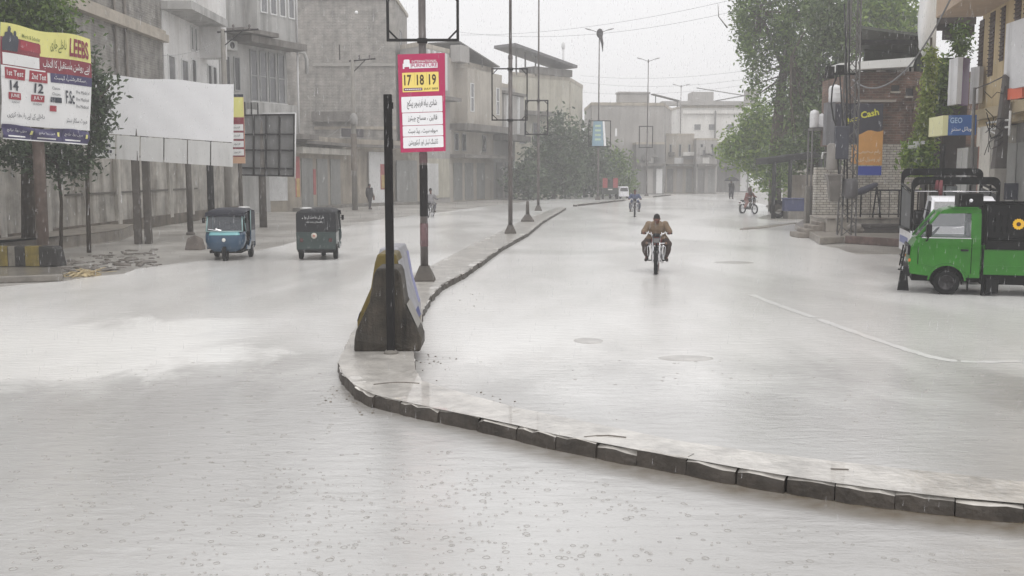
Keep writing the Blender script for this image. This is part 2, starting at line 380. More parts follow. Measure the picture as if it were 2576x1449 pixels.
sheet('ground', [(-165,-58),(165,-58),(165,285),(-165,285)], 0.0, gm)
def jit(pts, a=0.12, n=4, seed=1):
    rd = random.Random(seed); out = []
    for i in range(len(pts)-1):
        p, q = Vector(pts[i]).to_2d(), Vector(pts[i+1]).to_2d()
        k = max(2, int((q-p).length / 1.2))
        for j in range(k):
            t = j/k; c = p.lerp(q, t); out.append((c.x + rd.uniform(-a,a), c.y + rd.uniform(-a,a)))
    out.append(tuple(Vector(pts[-1]).to_2d())); return out
left = [(-22,8),(-16,16)] + [G(*p) for p in [(0,722),(165,708),(300,688),(420,664),(560,650),(700,618),(800,590),(900,560),(1060,540),(1200,522),(1320,508)]]
right = [G(*p) for p in [(1840,493),(1858,505),(1990,524),(1900,548),(2050,572),(2062,612),(2150,640),(2300,640),(2576,640)]] + [(30,30),(30,4),(20,-20),(-22,-20),(-22,8)]
def rag(p): return (p[0], p[1])
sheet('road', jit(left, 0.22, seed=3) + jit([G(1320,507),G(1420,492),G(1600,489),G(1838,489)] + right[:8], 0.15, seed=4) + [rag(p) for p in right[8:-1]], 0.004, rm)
# painted curve
mk = M('road_paint', C(228,227,225), 0.2, 0.05, 2.5)
b = MB(mk); cl = [G(*p, 0.008).to_2d() for p in [(1890,741),(1960,768),(2060,803),(2170,842),(2290,882),(2370,903),(2450,910),(2576,908)]]
fine_ = []
for i in range(len(cl)-1):
    p0, p1, p2, p3 = cl[max(i-1,0)], cl[i], cl[i+1], cl[min(i+2,len(cl)-1)]
    for k in range(8):
        t = k/8; fine_.append(0.5*((2*p1)+(p2-p0)*t+(2*p0-5*p1+4*p2-p3)*t*t+(3*p1-p0-3*p2+p3)*t**3))
rd = random.Random(6); L_, R_ = [], []
for i, q in enumerate(fine_):
    d = fine_[min(i+1,len(fine_)-1)] - fine_[max(i-1,0)]; n = Vector((-d.y, d.x)).normalized()*(0.075+rd.uniform(-0.02,0.02)); L_.append(q+n); R_.append(q-n)
for i in range(len(fine_)-1):
    if i in (15,44): continue
    b.add([(*L_[i],0.008),(*L_[i+1],0.008),(*R_[i+1],0.008),(*R_[i],0.008)], [(3,2,1,0)])
tag(b.build('road_marking'), kind='structure')
# sunken manhole covers and worn slots in the roadway
iron = M('wet_iron', C(180,177,173), 0.25, 0.2, 3)
for (x, y, rx, ry, lab) in [(1725,902,0.34,0.2,'dark flooded manhole cover in the middle of the wet carriageway'), (1846,661,0.5,0.42,'small flat manhole cover on the road beyond the beige rider'), (1480,858,0.2,0.25,'faint round manhole cover between barrier and beige rider')]:
    c = G(x, y); b = MB(iron); k = 20
    b.add([(c.x + rx*math.cos(2*math.pi*i/k), c.y + ry*math.sin(2*math.pi*i/k), 0.012) for i in range(k)] + [(c.x + rx*1.1*math.cos(2*math.pi*i/k), c.y + ry*1.1*math.sin(2*math.pi*i/k), 0.005) for i in range(k)],
          [tuple(range(k))] + [(k+i, k+(i+1) % k, (i+1) % k, i) for i in range(k)])
    tag(b.build('manhole_cover', world=(c.x, c.y, 0)), lab, 'manhole cover')
# ------------------------------------------------------------------ the median: kerb stones round a paved strip
KH = 0.15
def chain(pix, z): return [G(x, y, z).to_2d() for x, y in pix]
front = chain([(3700,1418),(3300,1392),(3000,1365),(2700,1334),(2576,1318),(2400,1302),(2250,1284),(2100,1263),(1975,1243),(1850,1221),(1725,1197),(1600,1174),(1500,1154),(1400,1134),(1300,1109),(1200,1086),(1100,1065),(1005,1043),(940,1027),(890,1000),(864,972),(853,945),(855,925),(868,905)], 0.0)
backR = chain([(1040,888),(1058,850),(1064,800),(1085,760),(1112,732),(1170,700),(1236,652),(1262,632),(1330,594),(1362,566),(1390,548),(1424,528)], 0.0)
back_near = chain([(3700,1284),(3300,1262),(3000,1243),(2700,1224),(2576,1212),(2400,1192),(2100,1160),(1900,1136),(1700,1107),(1500,1066),(1300,1025),(1150,984),(1062,958),(1045,930),(1042,905)], KH)
wleft = [(-2.33,14.7),(-2.45,17),(-2.5,20),(-2.4,23),(-2.0,26.5),(-1.2,34.5),(-0.6,40),(0.15,47),(1.0,55),(2.1,63),(3.3,71)]
loopA = list(front) + [Vector(p) for p in wleft] + list(reversed(backR)) + list(reversed(back_near))
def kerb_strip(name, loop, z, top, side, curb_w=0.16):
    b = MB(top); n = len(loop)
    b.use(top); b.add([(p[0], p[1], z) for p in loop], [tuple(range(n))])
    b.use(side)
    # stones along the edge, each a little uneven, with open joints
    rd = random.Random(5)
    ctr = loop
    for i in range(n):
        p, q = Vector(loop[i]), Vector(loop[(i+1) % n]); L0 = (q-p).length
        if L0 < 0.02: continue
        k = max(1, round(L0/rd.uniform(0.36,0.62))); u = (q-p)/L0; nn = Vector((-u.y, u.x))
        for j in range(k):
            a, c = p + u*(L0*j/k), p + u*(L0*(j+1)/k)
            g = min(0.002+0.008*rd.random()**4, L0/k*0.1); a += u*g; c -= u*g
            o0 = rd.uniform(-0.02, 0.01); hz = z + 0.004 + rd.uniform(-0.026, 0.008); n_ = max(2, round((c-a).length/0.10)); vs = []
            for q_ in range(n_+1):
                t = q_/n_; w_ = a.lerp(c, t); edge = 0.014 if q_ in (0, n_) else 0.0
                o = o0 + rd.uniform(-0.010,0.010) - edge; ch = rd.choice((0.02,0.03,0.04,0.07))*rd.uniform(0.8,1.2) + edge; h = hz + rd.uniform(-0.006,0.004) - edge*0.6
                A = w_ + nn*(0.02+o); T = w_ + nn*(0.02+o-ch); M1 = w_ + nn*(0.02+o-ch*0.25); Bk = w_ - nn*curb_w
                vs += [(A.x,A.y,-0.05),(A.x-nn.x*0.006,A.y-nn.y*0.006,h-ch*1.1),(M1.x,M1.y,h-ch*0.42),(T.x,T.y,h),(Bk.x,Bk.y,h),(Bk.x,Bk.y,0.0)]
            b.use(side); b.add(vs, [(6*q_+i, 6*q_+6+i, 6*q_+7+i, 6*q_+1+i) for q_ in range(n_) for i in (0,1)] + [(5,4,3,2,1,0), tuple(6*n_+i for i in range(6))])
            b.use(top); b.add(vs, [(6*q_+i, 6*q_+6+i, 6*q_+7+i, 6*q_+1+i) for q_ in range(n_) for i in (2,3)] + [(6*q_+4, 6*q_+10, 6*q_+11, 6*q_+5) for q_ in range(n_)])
    o = b.build(name); return tag(o, kind='structure')
def ccw(loop):
    a = sum(loop[i][0]*loop[(i+1) % len(loop)][1] - loop[(i+1) % len(loop)][0]*loop[i][1] for i in range(len(loop)))
    return loop if a < 0 else list(reversed(loop))
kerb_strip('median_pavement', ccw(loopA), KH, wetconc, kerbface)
far_r = chain([(1452,517),(1500,513),(1560,506),(1620,499),(1660,494)], 0.0); far_l = [(17.5,112),(12.4,99),(9.3,89),(6.6,81),(4.6,75.5)]
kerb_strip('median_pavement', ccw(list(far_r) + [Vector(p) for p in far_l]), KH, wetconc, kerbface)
# silt-brown band at the near kerb foot, painting in the kerb's dark reflection
sm_ = bpy.data.materials.new('silty_reflection'); sm_.use_nodes = True; _n = sm_.node_tree.nodes; _l = sm_.node_tree.links; _b = _n['Principled BSDF']
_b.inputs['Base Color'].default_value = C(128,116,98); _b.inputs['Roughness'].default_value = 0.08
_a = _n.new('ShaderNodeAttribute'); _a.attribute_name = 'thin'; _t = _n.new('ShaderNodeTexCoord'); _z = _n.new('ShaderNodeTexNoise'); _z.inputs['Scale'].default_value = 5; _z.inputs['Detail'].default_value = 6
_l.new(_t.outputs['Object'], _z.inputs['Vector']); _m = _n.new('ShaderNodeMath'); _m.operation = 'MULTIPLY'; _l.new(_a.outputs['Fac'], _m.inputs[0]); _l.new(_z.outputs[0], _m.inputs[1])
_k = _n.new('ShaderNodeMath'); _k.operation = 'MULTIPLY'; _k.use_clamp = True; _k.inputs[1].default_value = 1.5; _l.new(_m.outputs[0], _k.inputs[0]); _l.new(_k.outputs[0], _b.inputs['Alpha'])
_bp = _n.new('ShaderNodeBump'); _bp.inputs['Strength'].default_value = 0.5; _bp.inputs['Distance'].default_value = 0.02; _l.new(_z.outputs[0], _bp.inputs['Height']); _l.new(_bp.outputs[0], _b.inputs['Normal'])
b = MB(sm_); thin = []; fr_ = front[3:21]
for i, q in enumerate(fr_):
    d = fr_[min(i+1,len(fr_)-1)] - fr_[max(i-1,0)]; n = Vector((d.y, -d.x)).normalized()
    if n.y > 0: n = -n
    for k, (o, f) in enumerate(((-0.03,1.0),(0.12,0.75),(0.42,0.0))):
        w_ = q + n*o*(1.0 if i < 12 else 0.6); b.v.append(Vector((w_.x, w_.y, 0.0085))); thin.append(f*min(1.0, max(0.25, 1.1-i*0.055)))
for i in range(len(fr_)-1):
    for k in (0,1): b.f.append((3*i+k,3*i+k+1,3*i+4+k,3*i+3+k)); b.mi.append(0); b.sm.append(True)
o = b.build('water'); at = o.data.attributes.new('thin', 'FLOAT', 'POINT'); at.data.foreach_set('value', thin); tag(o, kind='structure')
# cracks: thin broken slabs standing a touch proud
cr = M('cracked_edge', C(112,106,100), 0.6, 0.3, 6)
for pts in [[(940,966),(965,963),(990,961),(1020,961),(1055,963)], [(1470,1098),(1500,1095),(1530,1094),(1575,1099)], [(2090,1178),(2135,1180)]]:
    b = MB(cr); q = [G(x, y, KH+0.008) for x, y in pts]
    for i in range(len(q)-1):
        d = (q[i+1]-q[i]); nn = Vector((-d.y, d.x, 0)).normalized(); w0 = 0.011
        b.slab([q[i]-nn*w0, q[i+1]-nn*w0*0.6, q[i+1]+nn*w0*0.6, q[i]+nn*w0], 0.02)
    tag(b.build('pavement_crack'), kind='structure')
# small rubble and grit by the kerbs
rd = random.Random(11); b = MB(M('grit', C(120,114,106), 0.6, 0.3, 8))
for (x, y, n, sp) in [(1075,905,26,22),(1100,940,8,20),(850,1000,12,20),(900,1030,10,30),(1250,1010,14,40),(1180,745,10,25),(1330,1060,10,40),(1420,1075,6,60)]:
    for i in range(n):
        p = G(x + rd.gauss(0, sp), y + rd.gauss(0, sp*0.5)); s = rd.uniform(0.005, 0.017)
        b.ell((p.x, p.y, s*0.4), (s, s*rd.uniform(0.7,1.2), s*0.7), seg=6, rings=4)
tag(b.build('grit'), kind='stuff')
# ------------------------------------------------------------------ concrete barriers on the nose of the median
yel = M('barrier_yellow', C(98,84,34), 0.5, 0.25, 5, streak=0.6)
blu = M('barrier_blue', C(60,66,120), 0.5, 0.2, 5, streak=0.4)
whp = M('barrier_white', C(152,152,158), 0.5, 0.15, 5, streak=0.4)
stain = M('stained_concrete', C(62,56,48), 0.6, 0.5, 4, streak=0.97, bump=0.5, sdir=(7,7,0.9), dark=(0.16,0.13,0.1))
def barrier(name, label, c, rz, length, body, bands, h=1.10, wb=0.88, chipped=False):
    r = thing(name, label, 'road barrier', c, rz, 'concrete barriers on the median nose')
    prof = [(-wb/2,0),(wb/2,0),(wb/2+0.005,0.16),(wb/2-0.03,0.27),(0.235,0.66),(0.175,1.02),(0.13,h),(-0.13,h),(-0.175,1.02),(-0.235,0.66),(-wb/2+0.03,0.27),(-wb/2-0.005,0.16)]
    b = MB(body); b.prism([(x, 0, z) for x, z in prof], (0, length, 0))
    if chipped:
        rd = random.Random(4)
        for v in b.v:
            v += Vector((rd.uniform(-.012,.012), rd.uniform(-.01,.01), rd.uniform(-.012,.006)))
    b.build('body', r, bevel=0.03, seg=3)
    for (nm, m, sx, z0, z1, y0, y1) in bands:      # painted bands wrapped on the faces
        q = MB(m)
        P2 = [(x, z) for x, z in prof[2:7]]
        zs = sorted(set([z0, z1] + [z for x, z in P2 if z0 < z < z1]))
        def xa(z):
            for (xa0, za), (xb0, zb) in zip(P2, P2[1:]):
                if za <= z <= zb: return xa0 + (xb0-xa0)*(z-za)/(zb-za)
            return P2[-1][0]
        for a, c2 in zip(zs, zs[1:]):
            pts = [(sx*(xa(a)+0.004), y0, a), (sx*(xa(a)+0.004), y1, a), (sx*(xa(c2)+0.004), y1, c2), (sx*(xa(c2)+0.004), y0, c2)]
            if sx < 0: pts.reverse()
            q.prism(pts, (-sx*0.003, 0, 0))
        q.build(nm, r)
    return r
bc = G(975, 884, KH)
barrier('concrete_barrier', 'front unpainted concrete barrier, rain-streaked, behind the black post', (bc.x, bc.y, KH), R(1.5), 0.75, stain, [('repair_patch', M('pale_cement', C(150,147,142), 0.6, 0.15, 4, streak=0.3), 1, 0.3, 0.62, 0.05, 0.7)], chipped=True)
b2 = barrier('concrete_barrier', 'second barrier with yellow painted face and blue skirt just behind the stained one', (-1.84, 15.1, KH), R(1.0), 0.75, yel,
        [('blue_band', blu, -1, 0.17, 0.30, 0, 0.75), ('white_band', whp, 1, 0.30, 1.05, 0, 0.75), ('blue_band', blu, 1, 0.17, 0.3, 0, 0.75)], h=1.16)
barrier('concrete_barrier', 'rearmost barrier with white and blue stripes on its far flank', (-1.93, 16.1, KH), R(-1), 1.2, whp,
        [('lilac_band', M('barrier_lilac', C(130,132,170), 0.5, 0.15), 1, 0.2, 1.05, 0.95, 1.2), ('yellow_band', yel, -1, 0.2, 0.6, 0, 1.0)], h=1.17, wb=0.74)
# black steel post in front
pc = G(984, 889, KH); r = thing('steel_post', 'tall bare black steel post standing in front of the stained barrier', 'post', (pc.x, pc.y, KH))
b = MB(darksteel); Hh = 3.33
b.prism([(x*0.052, y*0.05, 0) for x, y in [(-1,-.8),(-.8,-1),(.8,-1),(1,-.8),(1,.8),(.8,1),(-.8,1),(-1,.8)]], (0,0,Hh)); b.build('shaft', r, bevel=0.012)
b = MB(darksteel); b.obox((0.055,0,Hh-0.14),(0.012,0,0),(0,0.03,0),(0,0,0.04)); b.obox((0.05,0,Hh-0.62),(0.008,0,0),(0,0.03,0),(0,0,0.06)); b.build('bracket', r)
b = MB(concrete); b.lathe([(0.1,0),(0.085,0.03),(0.06,0.05)], seg=10); b.build('footing', r)
# ------------------------------------------------------------------ street lamps on the median
polem = M('lamp_pole_paint', C(96,90,88), 0.5, 0.25, 3, streak=0.5)
polebase = M('pole_footing', C(88,82,76), 0.6, 0.3, 4, streak=0.5)
redp = M('old_red_paint', C(106,82,84), 0.6, 0.35, 5, streak=0.5)
LH = 14.1
def lamp():
    r = thing('street_lamp', '', 'street lamp', (0,0,0))
    b = MB(polem); b.tube([(0,0,0.3),(0,0,6.6)], [0.085,0.078], 12); b.lathe([(0.078,6.6),(0.09,6.62),(0.09,6.72),(0.06,6.8)], seg=12, caps=False); b.tube([(0,0,6.7),(0,0,LH-0.3)], [0.06,0.042], 10); b.build('pole', r)
    b = MB(polebase); b.add([(sx*a, sy*a, z) for a, z in [(0.225,0),(0.225,0.03),(0.10,0.33)] for sx, sy in [(-1,-1),(1,-1),(1,1),(-1,1)]],
        [(0,1,5,4),(1,2,6,5),(2,3,7,6),(3,0,4,7),(4,5,9,8),(5,6,10,9),(6,7,11,10),(7,4,8,11),(8,9,10,11)]); b.build('footing', r)
    b = MB(polem); b.lathe([(0.05,LH-0.34),(0.07,LH-0.3),(0.07,LH-0.1),(0.04,LH)], seg=10); b.build('pole_cap', r)
    for s in (-1, 1):
        b = MB(polem); b.tube([(s*0.04,0,LH-0.2),(s*0.35,0,LH-0.08),(s*0.7,0,LH+0.04)], 0.025, 8); a = b.build('lamp_arm', r)
        b = MB(M('lamp_head', C(150,148,148), 0.4, 0.1)); q = Quaternion((0,1,0), -s*R(14)); b.ell((s*0.9,0,LH+0.09), (0.34,0.1,0.055), q, seg=12, rings=8); b.build('lamp_head', a)
    return r
l0 = lamp()
lamps = [((1068,706),'street lamp carrying the pink calendar sign, nearest on the median'), ((1284,587),'street lamp without any sign board beside the small concrete stump'),
         ((1354,530),'grey street lamp with an empty square frame just past the concrete stump'), ((1504,503),'street lamp with a dark rag hanging at its two lamp heads'), ((1625,None),'far street lamp with a hooped empty frame'), ((1707,None),'most distant faint street lamp before the pale building')]
LP = []
for i, ((x, y), lab) in enumerate(lamps):
    if y is None:
        Y = {1625: 109.0, 1707: 141.0}[x]; p = Vector(((x-1288)*Y/2600, Y, KH))
    else: p = G(x, y, KH)
    o = l0 if i == 0 else copy_tree(l0)
    o.location = (p.x, p.y, KH if i < 4 else 0.0); o['label'] = lab; o['group'] = 'double armed street lamps down the median'; LP.append(p)
for x, y0, y1 in [(1068,0.75,1.25),(1068,2.55,2.75)]:
    p = LP[0]; b = MB(redp); b.lathe([(0.0885,y0),(0.0885,y1)], seg=12, caps=False); b.build('red_band', l0)
b = MB(darksteel); b.lathe([(0.0895,1.4),(0.0875,2.5)], seg=12, caps=False); b.build('soot_band', l0)
# dark rag under the heads of the fourth lamp
p = LP[3]; b = MB(M('dark_rag', C(58,54,56), 0.8)); b.ell((p.x+0.03, p.y-0.08, LH+KH-0.25), (0.28,0.14,0.4)); b.tube([(p.x+0.1,p.y-0.1,LH+KH-0.5),(p.x+0.25,p.y-0.1,LH+KH-1.1),(p.x+0.28,p.y-0.1,LH+KH-1.75)], [0.16,0.1,0.02], 7)
tag(b.build('torn_cloth', world=p), 'dark torn cloth snagged below the heads of a street lamp', 'cloth')
# empty sign frames
def frame(lp, x0, x1, y0, y1, lab, t=0.025, rounded=False, grp='empty metal sign frames on the lamp poles', brace=True):
    Y = lp.y - 0.12; a, c = P(x0, y1, Y), P(x1, y0, Y)
    r = thing('sign_frame', lab, 'sign frame', (lp.x, Y, a.z), 0, grp)
    xa, xb, za, zb = a.x, c.x, a.z, c.z
    b = MB(darksteel); b.bx(xa-t, xb+t, Y-t, Y+t, za-t, za+t); b.bx(xa-t, xb+t, Y-t, Y+t, zb-t, zb+t)
    b.bx(xa-t, xa+t, Y-t*0.9, Y+t*0.9, za+t, zb-t); b.bx(xb-t, xb+t, Y-t*0.9, Y+t*0.9, za+t, zb-t)
    if brace:
        for xx, s in ((xa, 1), (xb, -1)):
            for zz, s2 in ((za, 1), (zb, -1)):
                b.tube([(xx, Y+0.001, zz+s2*0.22), (xx+s*0.22, Y+0.001, zz)], t*0.7, 5)
    b.build('bars', r, world=r.location)
    for zz in (za, zb):
        b = MB(darksteel); b.lathe([(0.11,-0.05),(0.11,0.05)], c=(lp.x, lp.y, zz), seg=12); b.bx(lp.x-0.03, lp.x+0.03, Y, lp.y, zz-0.03, zz+0.03); b.build('clamp', r, world=r.location)
    return r
frame(LP[0], 976, 1151, -24, 101, 'empty black frame clamped above the pink sign', 0.028)
frame(LP[1], 1238, 1326, 173, 302, 'tall thin empty frame clamped to the bare lamp pole', 0.024)
frame(LP[2], 1322, 1378, 253, 338, 'square empty frame on the third lamp pole, in front of the cream block', 0.04)
frame(LP[4], 1608, 1642, 318, 371, 'small faint empty frame on the far lamp pole', 0.05, brace=False)
frame(LP[3], 1481, 1536, 304, 369, 'empty frame around the pale blue panel', 0.035, brace=False)
# ------------------------------------------------------------------ pink sign on the first lamp
pink = M('sign_pink', C(178,42,90), 0.45, 0.06, 2); cream = M('sign_yellow', C(240,216,120), 0.45, 0.04, 2); signw = M('sign_white', C(236,236,238), 0.45, 0.03, 2)
ink = M('sign_ink', C(44,42,46), 0.5, 0.02); inkb = M('sign_brown_ink', C(66,50,30), 0.5, 0.02); purple = M('sign_purple', C(96,40,92), 0.5, 0.02)
def rrect(mb, o, U, V, u0, u1, v0, v1, r, off):
    pts = []; Nn = U.cross(V)*off
    for cx, cy, a0 in [(u1-r, v0+r, -90), (u1-r, v1-r, 0), (u0+r, v1-r, 90), (u0+r, v0+r, 180)]:
        for k in range(5):
            a = R(a0 + 22.5*k); pts.append(o + U*(cx+r*math.cos(a)) + V*(cy+r*math.sin(a)) + Nn)
    mb.add(pts, [tuple(range(len(pts)))])
Y = LP[0].y - 0.16
bl, br, tr, tl = P(1008,384,Y), P(1121,380,Y), P(1119,133,Y), P(1000,137,Y)
r = thing('pink_sign', 'pink advertising sign with dates 17 18 19 and white Urdu panels on lamp pole', 'sign', bl)
U = Vector(((br-bl).length, 0, 0)).normalized(); V = ((tl-bl)+(tr-br)).normalized(); wS = (br-bl).length*1.03; hS = (tl-bl).length; Nf = Vector((0,-1,0))
def pt(u, v): return bl + (br-bl)*u*1.0 + (tl-bl)*v*(1-u) + (tr-br)*v*u
b = MB(pink); b.prism([pt(0,0), pt(1,0), pt(1,1), pt(0,1)], (0,0.03,0)); b.build('board', r, world=r.location)
Uh = (br-bl).normalized(); Vh = (tl-bl).normalized(); Vh = (Vh - Uh*Vh.dot(Uh)*0.0).normalized()
def panel(name, m, u0, u1, v0, v1, rad, off=0.004):
    q = MB(m); rrect(q, pt(0,0), Uh, Vh, u0*wS, u1*wS, v0*hS, v1*hS, rad, off); return q
def ur(q, s, u0, u1, v0, v1, m=ink, off=0.008, bold=0.0):
    q.use(m); q.text(s, pt(0,0) + Uh*u0*wS + Vh*v0*hS, Uh, Vh, (u1-u0)*wS, (v1-v0)*hS, off, bold)
wr = r.location
q = panel('date', cream, 0.085, 0.865, 0.615, 0.812, 0.012)
q.use(M('sign_yellow_line', C(214,190,96), 0.5)); 
for u in (0.345, 0.605): rrect(q, pt(0,0), Uh, Vh, u*wS, (u+0.008)*wS, 0.69*hS, 0.808*hS, 0.002, 0.006)
for s, u in (('17',0.125),('18',0.395),('19',0.655)): ur(q, s, u, u+0.155, 0.682, 0.79, inkb, 0.008, 0.022)
q.use(purple); rrect(q, pt(0,0), Uh, Vh, 0.11*wS, 0.51*wS, 0.628*hS, 0.656*hS, 0.003, 0.006)
q.use(signw)
for i in range(9): rrect(q, pt(0,0), Uh, Vh, (0.135+0.04*i)*wS, (0.165+0.04*i)*wS, 0.637*hS, 0.647*hS, 0.001, 0.009)
ur(q, 'JULY 2025', 0.545, 0.845, 0.629, 0.653, inkb, 0.008, 0.02)
q.build('date_panel', r, world=wr)
for s, v0, v1, u0, u1 in [('شادی بیاہ فرنیچر پیکج',0.408,0.568,0.05,0.93), ('قالین ، مساج چیئرز',0.276,0.402,0.06,0.93), ('صوفہ سیٹ ، بیڈ سیٹ',0.162,0.270,0.06,0.93), ('ڈائننگ ٹیبل اور ڈیکوریشن',0.042,0.156,0.06,0.93)]:
    q = panel('w', signw, u0, u1, v0, v1, 0.02)
    hh = (v1-v0); ur(q, urdu(s), u0+0.12, u1-0.12, v0+hh*0.2, v1-hh*0.2, ink, 0.008, 0.004); q.build('text_panel', r, world=wr)
q = MB(signw)     # sofa emblem and shop lettering
def rr(u0, u1, v0, v1, rad=0.008, m=signw, off=0.006): q.use(m); rrect(q, pt(0,0), Uh, Vh, u0*wS, u1*wS, v0*hS, v1*hS, rad, off)
rr(0.125,0.255,0.885,0.945,0.03); rr(0.105,0.14,0.852,0.905,0.008,off=0.0075); rr(0.24,0.275,0.852,0.905,0.008,off=0.0075); rr(0.14,0.24,0.87,0.89,0.004,off=0.007)
ur(q, 'INTERNATIONAL', 0.30, 0.84, 0.91, 0.935, signw, 0.006, 0.006)
rr(0.285,0.85,0.853,0.903,0.004); ur(q, 'FURNITURE', 0.295, 0.84, 0.864, 0.899, M('sign_pink_text', C(176,60,108), 0.5), 0.009, 0.02)
q.build('emblem', r, world=wr)
b = MB(darksteel)
for z in (0.3, hS-0.35):
    b = MB(darksteel); b.lathe([(0.1,-0.03),(0.1,0.03)], c=(LP[0].x, LP[0].y, bl.z+z), seg=12); b.bx(LP[0].x-0.02, LP[0].x+0.02, Y+0.031, LP[0].y, bl.z+z-0.02, bl.z+z+0.02); b.build('bracket', r, world=wr)
# pale blue panel on the fourth lamp
Y = LP[3].y-0.22; a, c = P(1489,367,Y), P(1519,305,Y)
r = thing('advert_board', 'pale blue tapering advert panel on the lamp with the torn cloth', 'sign', (LP[3].x, Y, a.z))
b = MB(M('pale_blue', C(130,158,174), 0.5, 0.08)); b.prism([(a.x,Y,a.z),(c.x,Y,a.z),(c.x-0.12,Y,c.z),(a.x+0.12,Y,c.z)], (0,0.04,0)); b.build('board', r, world=r.location)
b = MB(signw); b.prism([(c.x+0.03,Y,a.z),(c.x+0.22,Y,a.z),(c.x+0.06,Y,c.z),(c.x-0.09,Y,c.z)], (0,0.03,0)); b.build('white_edge', r, world=r.location)
b = MB(M('panel_print', C(178,196,170), 0.6))
for k in range(4): b.bx(a.x+0.25, c.x-0.25, Y-0.006, Y-0.002, a.z+0.45+0.38*k, a.z+0.62+0.38*k)
b.build('print', r, world=r.location)
# concrete stump
p = G(1327, 557, KH); r = thing('concrete_stump', 'short flared concrete stump of a broken lamp on the median', 'bollard', (p.x, p.y, KH))
b = MB(polebase); b.add([(sx*a, sy*a, z) for a, z in [(0.31,0),(0.31,0.06),(0.11,0.34)] for sx, sy in [(-1,-1),(1,-1),(1,1),(-1,1)]],
    [(0,1,5,4),(1,2,6,5),(2,3,7,6),(3,0,4,7),(4,5,9,8),(5,6,10,9),(6,7,11,10),(7,4,8,11),(8,9,10,11)]); b.build('base', r)
b = MB(polebase); b.tube([(0,0,0.33),(0,0,0.85),(0,0,0.98)], [0.1,0.075,0.06], 10); b.build('shaft', r)
# ------------------------------------------------------------------ LEFT SIDE OF THE STREET
plaster = M('brown_plaster', C(150,147,143), 0.85, 0.2, 0.9, streak=0.85, bump=0.2, bscale=12, dark=(0.42,0.41,0.39))
plaster2 = M('grey_plaster', C(158,154,148), 0.85, 0.12, 0.8, streak=0.55, bump=0.15, dark=(0.5,0.48,0.46))
oldwall = M('stained_wall', C(172,168,161), 0.85, 0.4, 1.1, streak=0.95, bump=0.4, bscale=9, sdir=(1.1,1.1,0.16), dark=(0.34,0.31,0.27))
whiteplaster = M('white_plaster', C(222,221,220), 0.7, 0.1, 1.0, streak=0.45, dark=(0.6,0.58,0.55))
palegrey = M('pale_grey_render', C(176,175,173), 0.75, 0.12, 1.0, streak=0.8, dark=(0.45,0.45,0.44))
beige = M('beige_plaster', C(190,172,138), 0.8, 0.12, 1.2, streak=0.5, dark=(0.5,0.45,0.38))
creamp = M('cream_plaster', C(184,180,167), 0.8, 0.12, 0.8, streak=0.5, dark=(0.5,0.47,0.42))
darkpane = M('dark_pane', C(66,66,68), 0.2, 0.2, 2, spec=0.6)
greypane = M('grey_pane', C(112,112,114), 0.2, 0.15, 2, spec=0.6)
winw = M('white_frame', C(214,214,214), 0.5, 0.05); wing = M('grey_frame', C(150,150,150), 0.5, 0.08)
shutter = M('roller_shutter', C(142,142,140), 0.5, 0.12, 2, streak=0.4); trimc = M('cornice_render', C(176,168,156), 0.8, 0.12, 2, streak=0.4)
shade = M('concrete_shade', C(120,116,112), 0.8, 0.15, 1.5, streak=0.6)
def bld(name, label, base, cat='building', group=None): return thing(name, label, cat, (base[0], base[1], 0), 0, group)
def part(mb, name, r, bevel=0.0): return mb.build(name, r, world=r.location, bevel=bevel)
def ppoly(m, pts, z0, z1): b = MB(m); b.prism([(p[0], p[1], z0) for p in pts], (0,0,z1-z0)); return b
# --- the long plastered block behind the hoardings
X1 = -17.0
r = bld('plaster_building', 'big brown plastered block with a sloping-looking pale cornice behind the hoardings', (X1, 38))
gbrick = brickmat('weathered_grey_brick', C(152,148,142), C(136,132,127), C(160,157,152), bw=0.3, rh=0.11, worn=0.35, streak=0.5)
part(ppoly(gbrick, [(X1,20),(X1,51.2),(-32,51.2),(-32,20)], 0, 12.6), 'wall', r)
W = Wall((X1,20),(X1,51.2))
b = MB(trimc); W.box(b, 0, 31.25, 0.003, 0.34, 8.75, 9.1); W.box(b, 0, 31.25, 0.003, 0.2, 9.1, 9.3); part(b, 'cornice', r)
b = MB(trimc); W.box(b, -0.2, 31.4, -0.3, 0.25, 12.6, 12.9); part(b, 'parapet', r)
b = MB(M('pipe_grey', C(120,114,108), 0.6, 0.15)); 
for t in (26.2, 25.0): b.tube([W(t,0.2,0.1), W(t,12.5,0.1)], 0.07, 7)
part(b, 'drain_pipe', r)
# --- boundary wall with pilasters, base ledge
r = bld('boundary_wall', 'long stained boundary wall with pilasters under the billboards', (-16.4, 42), 'wall')
XB = -16.4
part(ppoly(oldwall, [(XB,20),(XB,64),(XB-0.3,64),(XB-0.3,20)], 0, 4.4), 'masonry', r)
W = Wall((XB,20),(XB,64)); ped = M('pilaster_plaster', C(182,178,171), 0.85, 0.25, 1.5, streak=0.7)
for k in range(13):
    t = 3.0 + 3.3*k
    if t < 43: b = MB(ped); W.box(b, t, t+0.42, 0.002, 0.13, 0.35, 4.5); b.build('pilaster', r, world=r.location)
b = MB(ped); W.box(b, 0, 44, -0.35, 0.1, 4.4, 4.62); part(b, 'coping', r)
b = MB(M('plinth_dark', C(104,96,86), 0.85, 0.3, 1.3, streak=0.7)); W.box(b, 0, 44, 0.003, 0.12, 0, 0.5); part(b, 'plinth', r)
b = MB(M('wall_line', C(96,92,86), 0.8)); W.box(b, 18, 34, 0.003, 0.05, 1.62, 1.70); part(b, 'string_course', r)
